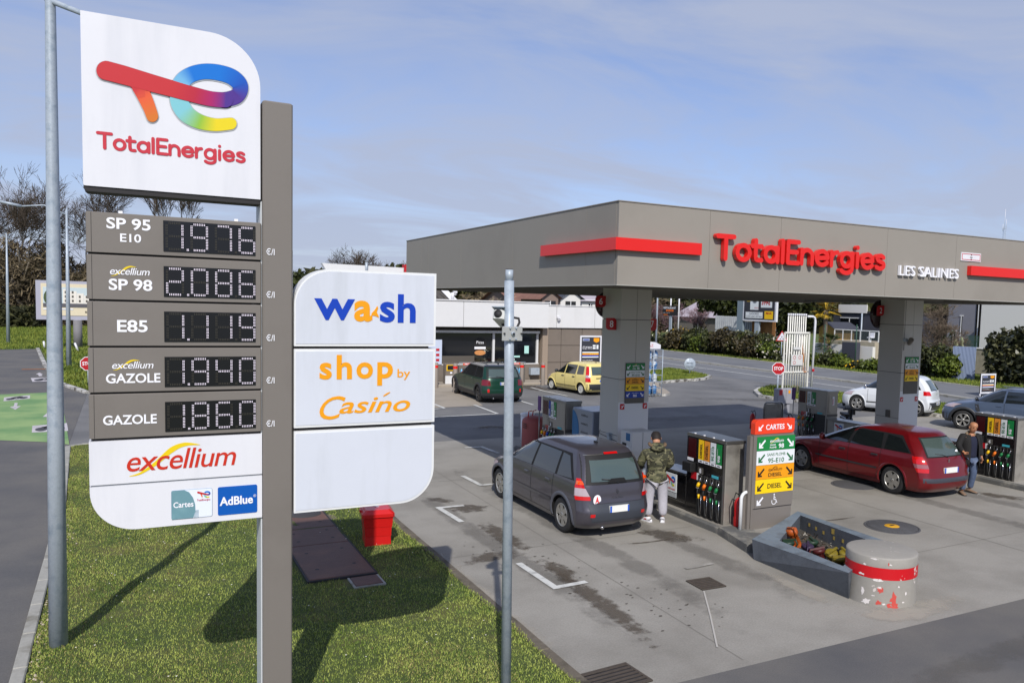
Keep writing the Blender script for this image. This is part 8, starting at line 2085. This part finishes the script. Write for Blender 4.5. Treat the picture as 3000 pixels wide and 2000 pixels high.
# billboard on the left with the printed apartment house
t=thing('billboard','grey framed billboard with a printed white apartment block, behind the left lamp post','billboard',(-3.6,67.6,0))
bx0,bx1,bz0,bz1=-5.84,-1.6,2.0,4.72
mb=MB();mb.box((bx0,67.6,bz0),(bx1,67.85,bz1),mat('frame_lilac_grey',(168,168,182),.5));mb.build('frame',t)
mb=MB();mb.box((bx0+.3,67.57,bz0+.3),(bx1-.3,67.599,bz1-.2),mat('cream_print',(216,204,176),.6));sh_=mb.build('poster_sheet',t)
mb=MB();Y_=67.56
mb.box((bx0+.42,Y_-.0,bz0+.95),(bx1-.35,Y_+.008,bz1-.45),mat('print_sky',(190,204,208),.6));mb.box((bx0+.42,Y_-.01,bz0+.88),(bx1-.35,Y_-.002,bz0+1.15),mat('print_road',(88,86,92),.6));mb.box((bx0+.42,Y_-.01,bz0+.7),(bx0+2.2,Y_-.002,bz0+.8),m_white)
for k in range(5):
    mb.box((bx0+1.6+k*.42,Y_-.012,bz0+1.15),(bx0+2.0+k*.42,Y_-.003,bz0+2.15-.14*k),mat('print_house',(226,220,210),.6))
    for j in range(3):
        if 2.1-.14*k>1.35+j*.3:mb.box((bx0+1.7+k*.42,Y_-.016,bz0+1.25+j*.3),(bx0+1.82+k*.42,Y_-.013,bz0+1.42+j*.3),m_board)
mb.add([(bx0+.85+.40*math.cos(a),Y_-.014,bz0+1.55+.55*math.sin(a)) for a in np.linspace(0,6,14)],[tuple(range(14))],mat('print_tree',(70,84,56),.8,var=.3,vscale=6))
mb.box((bx0+3.1,Y_-.018,bz1-.6),(bx1-.3,Y_-.013,bz1-.25),mat('print_blue',(84,130,154),.6));put_text(mb,'NOUVEAU',(bx0+3.16,Y_-.018,bz1-.42),.8,.12,m_lwhite,off=.03);put_text(mb,'À LA ROCHELLE',(bx0+3.16,Y_-.018,bz1-.58),.8,.09,m_lwhite,off=.03)
put_text(mb,'05 75 00',(bx0+2.9,Y_-.01,bz0+.5),.9,.14,m_ink,off=.02);mb.build('print',sh_)
mb=MB();mb.tube([(-3.4,67.72,0),(-3.4,67.72,bz0)],.28,mat('post_grey',(120,118,120),.8,var=.1),14);mb.build('post',t)
# white marker posts
for i,(xb,yb_,xt,yt) in enumerate(((131,1020,128,999),(145,1033,141,1006),(230,1030,219,1004))):
    b=G(xb,yb_);q=atY(xt,yt,b.y);mb=MB();mb.tube([b,q],.065,m_white,8);tag(mb.build('marker_post'),('short white marker post, farther of the two left of the lamp post','short white marker post, nearer of the two left of the lamp post','short white marker post leaning left beneath the left billboard')[i],'post',None)
# far houses and fences
m_hw,m_tile,m_slate,m_dk=mat('house_white',(216,214,210),.8),mat('roof_tiles',(128,92,78),.85,var=.2,vscale=3),mat('pale_roof',(176,166,172),.7,var=.12,vscale=2),mat('slate_cladding',(62,64,74),.7,var=.08,vscale=6)
def house(name,label,x0,x1,y0,y1,h,hr,mw,mr,ridge='Y',wins=(),face='-X',cat='house'):
    t=thing(name,label,cat,((x0+x1)/2,(y0+y1)/2,0));mb=MB();mb.box((x0,y0,0),(x1,y1,h),mw)
    e=.4
    if hr>0:
        if ridge== 'Y':
            xm=(x0+x1)/2;mb.prism([(x0,h),(x1,h),(xm,h+hr)],y0,y1,mw);mb.build('wall',t);mb=MB()
            mb.add([(x0-e,y0-e,h-e*hr*2/(x1-x0)),(xm,y0-e,h+hr+.05),(xm,y1+e,h+hr+.05),(x0-e,y1+e,h-e*hr*2/(x1-x0))],[(0,1,2,3)],mr);mb.add([(x1+e,y0-e,h-.2),(xm,y0-e,h+hr+.05),(xm,y1+e,h+hr+.05),(x1+e,y1+e,h-.2)],[(0,1,2,3)],mr)
        else:
            ym=(y0+y1)/2;mb.prism([(y0,h),(y1,h),(ym,h+hr)],x0,x1,mw,'YZ');mb.build('wall',t);mb=MB()
            mb.add([(x0-e,y0-e,h-.1),(x1+e,y0-e,h-.1),(x1+e,ym,h+hr+.05),(x0-e,ym,h+hr+.05)],[(0,1,2,3)],mr);mb.add([(x0-e,y1+e,h-.1),(x1+e,y1+e,h-.1),(x1+e,ym,h+hr+.05),(x0-e,ym,h+hr+.05)],[(0,1,2,3)],mr)
        mb.build('roof',t)
    else:mb.build('wall',t);mb=MB();mb.box((x0-.1,y0-.1,h+.002),(x1+.1,y1+.1,h+.2),mr);mb.build('roof',t)
    for (fa,a,b,c,d) in wins:
        mb=MB()
        if fa== '-X':mb.box((x0-.05,a,c),(x0-.002,b,d),m_sg)
        else:mb.box((a,y0-.05,c),(b,y0-.002,d),m_sg)
        wo=mb.build('window',t);mb=MB()
        if fa== '-X':mb.box((x0-.07,(a+b)/2-.04,c),(x0-.052,(a+b)/2+.04,d),m_frame);mb.box((x0-.08,a-.08,c-.08),(x0-.001,b+.08,c-.002),m_frame);mb.box((x0-.08,a-.08,d+.002),(x0-.001,b+.08,d+.08),m_frame)
        else:mb.box(((a+b)/2-.04,y0-.07,c),((a+b)/2+.04,y0-.052,d),m_frame)
        mb.build('frame',wo)
    return t
def yx(xx,X_):return atX(xx,960,X_).y
house('old_house','old stone house with pale mauve roof behind the pinkish trees',70,82,yx(2110,70),yx(1975,70),3.0,2.8,mat('old_stone',(112,106,100),.9,var=.1),m_slate,'Y',[('-X',yx(2060,70),yx(2032,70),1.3,2.6)])
house('dark_house','dark slate clad house with wide window and white roof band beyond the road',60,72,yx(2600,60),yx(2440,60),4.0,0,m_dk,mat('charcoal_roof',(54,54,60),.8),'Y',[('-X',yx(2515,60),yx(2463,60),2.75,3.5)])
t=thing('roof_band','bright white horizontal panel on top of the dark slate house','panel',(59.9,yx(2500,60),4.0));mb=MB();mb.box((59.85,yx(2540,60),4.02),(59.95,yx(2457,60),4.8),m_hw);mb.build('band',t);mb=MB();mb.tube([(59.8,yx(2528,60),0),(59.8,yx(2528,60),4.0)],.08,m_galv,6);mb.build('downpipe',t)
house('yellow_shed','small yellow timber garden shed beside the golden palm',56,58.5,yx(2446,56),yx(2400,56),2.6,.5,mat('yellow_timber',(186,150,84),.8,var=.1),m_dk,'X',cat='shed')
# terrace railing in front of the dark house, stone wall, white wall
t=thing('terrace_railing','white framed glass terrace railing in front of the dark house','railing',(55,yx(2500,55),0));ya,yb_=yx(2575,55),yx(2445,55);za=atX(2500,967,55).z;zb_=atX(2500,995,55).z
mb=MB();mb.box((55,ya,za-.04),(55.06,yb_,za+.04),m_frame);mb.build('handrail',t)
for k in range(6):
    y_=ya+(yb_-ya)*k/5;mb=MB();mb.box((55,y_-.04,zb_-.1),(55.08,y_+.04,za-.05),m_frame);mb.build('railing_post',t)
mb=MB();mb.box((55.03,ya+.1,zb_),(55.04,yb_-.1,za-.06),mat('tinted_glass',(70,80,80),.1,alpha=.55));mb.build('glass_panel',t)
mb=MB();mb.box((54.6,ya,0),(58,yb_,zb_-.1),mat('terrace_stone',(168,158,140),.85,var=.15,vscale=3));tag(mb.build('terrace'),'pale stone terrace wall below the glass railing','terrace')
mb=MB();y0_,y1_=yx(2560,50),yx(2385,50);mb.box((50,y0_,0),(50.3,y1_,atX(2470,1010,50).z),m_hw);tag(mb.build('low_wall'),'low white garden wall behind the low shrubs','wall')
for i,xx in enumerate((2489,)):
    p=atX(xx,1015,49.5);mb=MB();mb.box((49.3,p.y-.8,0),(49.8,p.y+.6,p.z+.35),m_dk);tag(mb.build('planter_box'),'dark square planter box in front of the white garden wall','planter')
p=atX(2551,985,53.5);mb=MB();mb.cbox((53.5,p.y,p.z-.1),(.4,.45,.06),m_white);mb.cbox((53.7,p.y,p.z+.12),(.06,.45,.4),m_white);mb.box((53.45,p.y-.03,p.z-.5),(53.55,p.y+.03,p.z-.13),m_white);tag(mb.build('garden_chair'),'white garden chair on the terrace beside the second column','chair')
# fences
def fence(name,label,X_,xa,xb,zt,m,pitch,th=.04,corr=False,cat='fence',n_cap=60):
    t=thing(name,label,cat,(X_,yx((xa+xb)/2,X_),0));y0_,y1_=yx(xb,X_),yx(xa,X_);n_=min(n_cap,max(3,int((y1_-y0_)/pitch)));pr=None
    for k in range(n_):
        y_=y0_+(y1_-y0_)*(k+.5)/n_;w=(y1_-y0_)/n_
        if pr is None:m2=MB();m2.bbox((-th,-w*.40,0),(th,w*.40,zt),m,.01);pr=m2.build('board',t,world=False);o=pr
        else:o=pr.copy();COL.objects.link(o)
        o.location=(0,y_-t.location.y,random.uniform(-.01,.01))
    mb=MB();mb.box((X_+th,y0_,.3),(X_+th+.06,y1_,.42),m);mb.box((X_+th,y0_,zt*.8),(X_+th+.06,y1_,zt*.8+.1),m);mb.build('rail',t);return t
z_=atX(2130,926,54).z
fence('corrugated_fence','white ribbed sheet fence left of the billboard',54,2095,2172,z_,mat('ribbed_white',(196,198,200),.5,dark=(176,178,182),dscale=1),.32)
fence('corrugated_fence','grey ribbed sheet fence under the left edge of the billboard',53.5,2170,2206,atX(2190,942,53.5).z,mat('ribbed_grey',(150,156,164),.5),.3)
fence('wooden_fence','brown upright board fence below the billboard',52.8,2203,2272,atX(2240,942,52.8).z,mat('brown_boards',(142,98,54),.8,var=.25,vscale=5),.18)
# ribbed metal cabinet by the road
cA=G(2786,1112);cB=G(2838,1112)
t=thing('utility_cabinet','tall ribbed grey metal cabinet standing on the verge beyond the road','cabinet',(cA+cB)/2)
d_=Vector((0.35,-.94,0)).normalized();c0=cA*.985;hh_=atX(2790,1014,c0.x).z
wlen=1.35
mb=MB();nv=17
for k in range(nv):
    a=c0+d_*wlen*k/nv;b=c0+d_*wlen*(k+1)/nv;n2=Vector((-d_.y,d_.x,0))*-.035
    q=a.lerp(b,.5);
    mb.add([a,q+n2,q+n2+Vector((0,0,hh_)),a+Vector((0,0,hh_))],[(0,1,2,3)],mat('cabinet_blue_grey',(132,146,172),.5));mb.add([q+n2,b,b+Vector((0,0,hh_)),q+n2+Vector((0,0,hh_))],[(0,1,2,3)],mat('cabinet_blue_grey'))
nb=Vector((d_.y*-1,d_.x,0))*.5
mb.add([c0+Vector((0,0,hh_)),c0+d_*wlen+Vector((0,0,hh_)),c0+d_*wlen+nb+Vector((0,0,hh_)),c0+nb+Vector((0,0,hh_))],[(0,1,2,3)],mat('cabinet_blue_grey'))
mb.add([c0,c0+nb,c0+nb+Vector((0,0,hh_)),c0+Vector((0,0,hh_))],[(0,1,2,3)],mat('cabinet_blue_grey'));mb.build('ribbed_side',t)
# houses on the right
house('grey_house','grey rendered house with narrow windows behind the spreading bare tree',66,76,yx(2875,66),yx(2775,66),6.2,0,mat('grey_render',(128,128,136),.8,var=.04),m_dk,'Y',[('-X',yx(2872,66),yx(2858,66),1.0,5.4),('-X',yx(2818,66),yx(2813,66),1.0,4.0),('-X',yx(2800,66),yx(2790,66),1.5,2.6)])
house('white_house','plain white rendered building at the right edge behind the glossy shrub',58,70,yx(3130,58),yx(2872,58),8.0,0,m_hw,m_hw,'Y')
t=thing('green_mesh_fence','green mesh fence panel on dark green posts at the foot of the grey house','fence',(57,yx(2850,57),0))
for xx in (2849,2896,2504,2412):
    X_=46.5;p=atX(xx,1080,X_);q=atX(xx,1015 if xx>2600 else 950,X_);mb=MB();mb.tube([(X_,p.y,0),(X_,p.y,q.z)],.04,mat('green_post',(44,78,62),.6),6);tag(mb.build('fence_post'),{2849:'dark green fence post right of the ribbed cabinet',2896:'dark green fence post left of the glossy shrub',2504:'dark green post in front of the terrace',2412:'dark green post in front of the low palm'}[xx],'post')
mb=MB()
ya,yb_=yx(2868,57),yx(2830,57);
for k in range(16):
    y_=ya+(yb_-ya)*k/15;mb.box((57,y_-.01,0),(57.02,y_+.01,2.5),mat('green_post'))
for z in np.linspace(.2,2.5,6):mb.box((57.021,ya,z),(57.03,yb_,z+.02),mat('green_post'))
mb.build('mesh',t)
p=atX(2870,1040,52);mb=MB();ya,yb_=yx(2925,52),yx(2832,52);mb.box((52,ya,0),(52.4,yb_,atX(2870,1022,52).z),mat('stone_wall',(150,142,124),.9,var=.25,vscale=4));mb.box((51.95,ya,atX(2870,1022,52).z+.002),(52.45,yb_,atX(2870,1022,52).z+.08),m_hw);tag(mb.build('stone_wall'),'rough stone garden wall with pale coping left of the glossy shrub','wall')
# houses above the shop roof
p=atY(1610,880,75);q=atY(1635,855,75)
def gable(label,xa,xb,yb_,yt,Y_,mw,mr,col=True):
    a=atY(xa,yb_,Y_);b=atY(xb,yb_,Y_);c=atY((xa+xb)/2,yt,Y_);eave=(a.z+c.z)/2-.1
    return house('gabled_house',label,a.x,b.x,Y_,Y_+5,eave+.3,c.z-eave,mw,mr,'Y',[('-Y',(a.x+b.x)/2-.6,(a.x+b.x)/2+.6,max(.5,eave-1.2),eave-.1)])
gable('brown roofed house with pale gable above the shop roof, left of the white one',1588,1635,890,860,72,mat('brick_brown',(128,112,104),.9,var=.1),m_tile)
gable('white gabled house above the shop roof near the first column',1642,1700,895,858,74,m_hw,m_dk)
house('long_roof_house','long low brown tiled roof behind the shop, left of the gables',atY(1500,880,80).x,atY(1600,880,80).x,80,88,4.4,1.3,mat('brick_brown'),m_tile,'X')
house('white_house','white house seen between the gabled house and the first column',atY(1705,880,78).x,atY(1765,880,78).x,78,86,4.6,0.9,m_hw,m_slate,'X',[('-Y',atY(1725,880,78).x,atY(1735,880,78).x,3.2,4.2)])
p=atY(1435,870,70);bare_tree('blossom_tree','white blossoming bare tree above the shop roof left of the mast',(p.x,70,0),5.3,120,.15,(0,0),.9,6,3,.3,None,mat('blossom_twigs',(190,178,150),.9),cap=3000)
# radio mast beyond the canopy
a=atY(2942,680,60);zt_=atY(2942,612,60).z;t=thing('radio_mast','thin lattice radio mast above the right end of the canopy','mast',(a.x,60,0));mb=MB();w=.14
for sx,sy in ((-1,-1),(1,-1),(0,1)):mb.tube([(a.x+sx*w,60+sy*w,0),(a.x+sx*w*.8,60+sy*w*.8,a.z+.6)],.022,m_galv,5)
for k in range(26):
    z=a.z-6+k*.25;mb.tube([(a.x-w,59.86,z),(a.x+w,59.86,z+.25)],.012,m_galv,4)
mb.build('lattice',t);mb=MB();mb.tube([(a.x,60,a.z+.3),(a.x,60,zt_)],.02,m_white,5);mb.tube([(a.x+.3,60,a.z+.4),(a.x+.3,60,a.z+1.5)],.02,m_white,5);mb.tube([(a.x-.3,60,a.z+.1),(a.x-.3,60,a.z+.9)],.02,m_white,5);mb.tube([(a.x-.35,60,a.z+.4),(a.x+.35,60,a.z+.4)],.015,m_galv,5);mb.build('aerial',t)
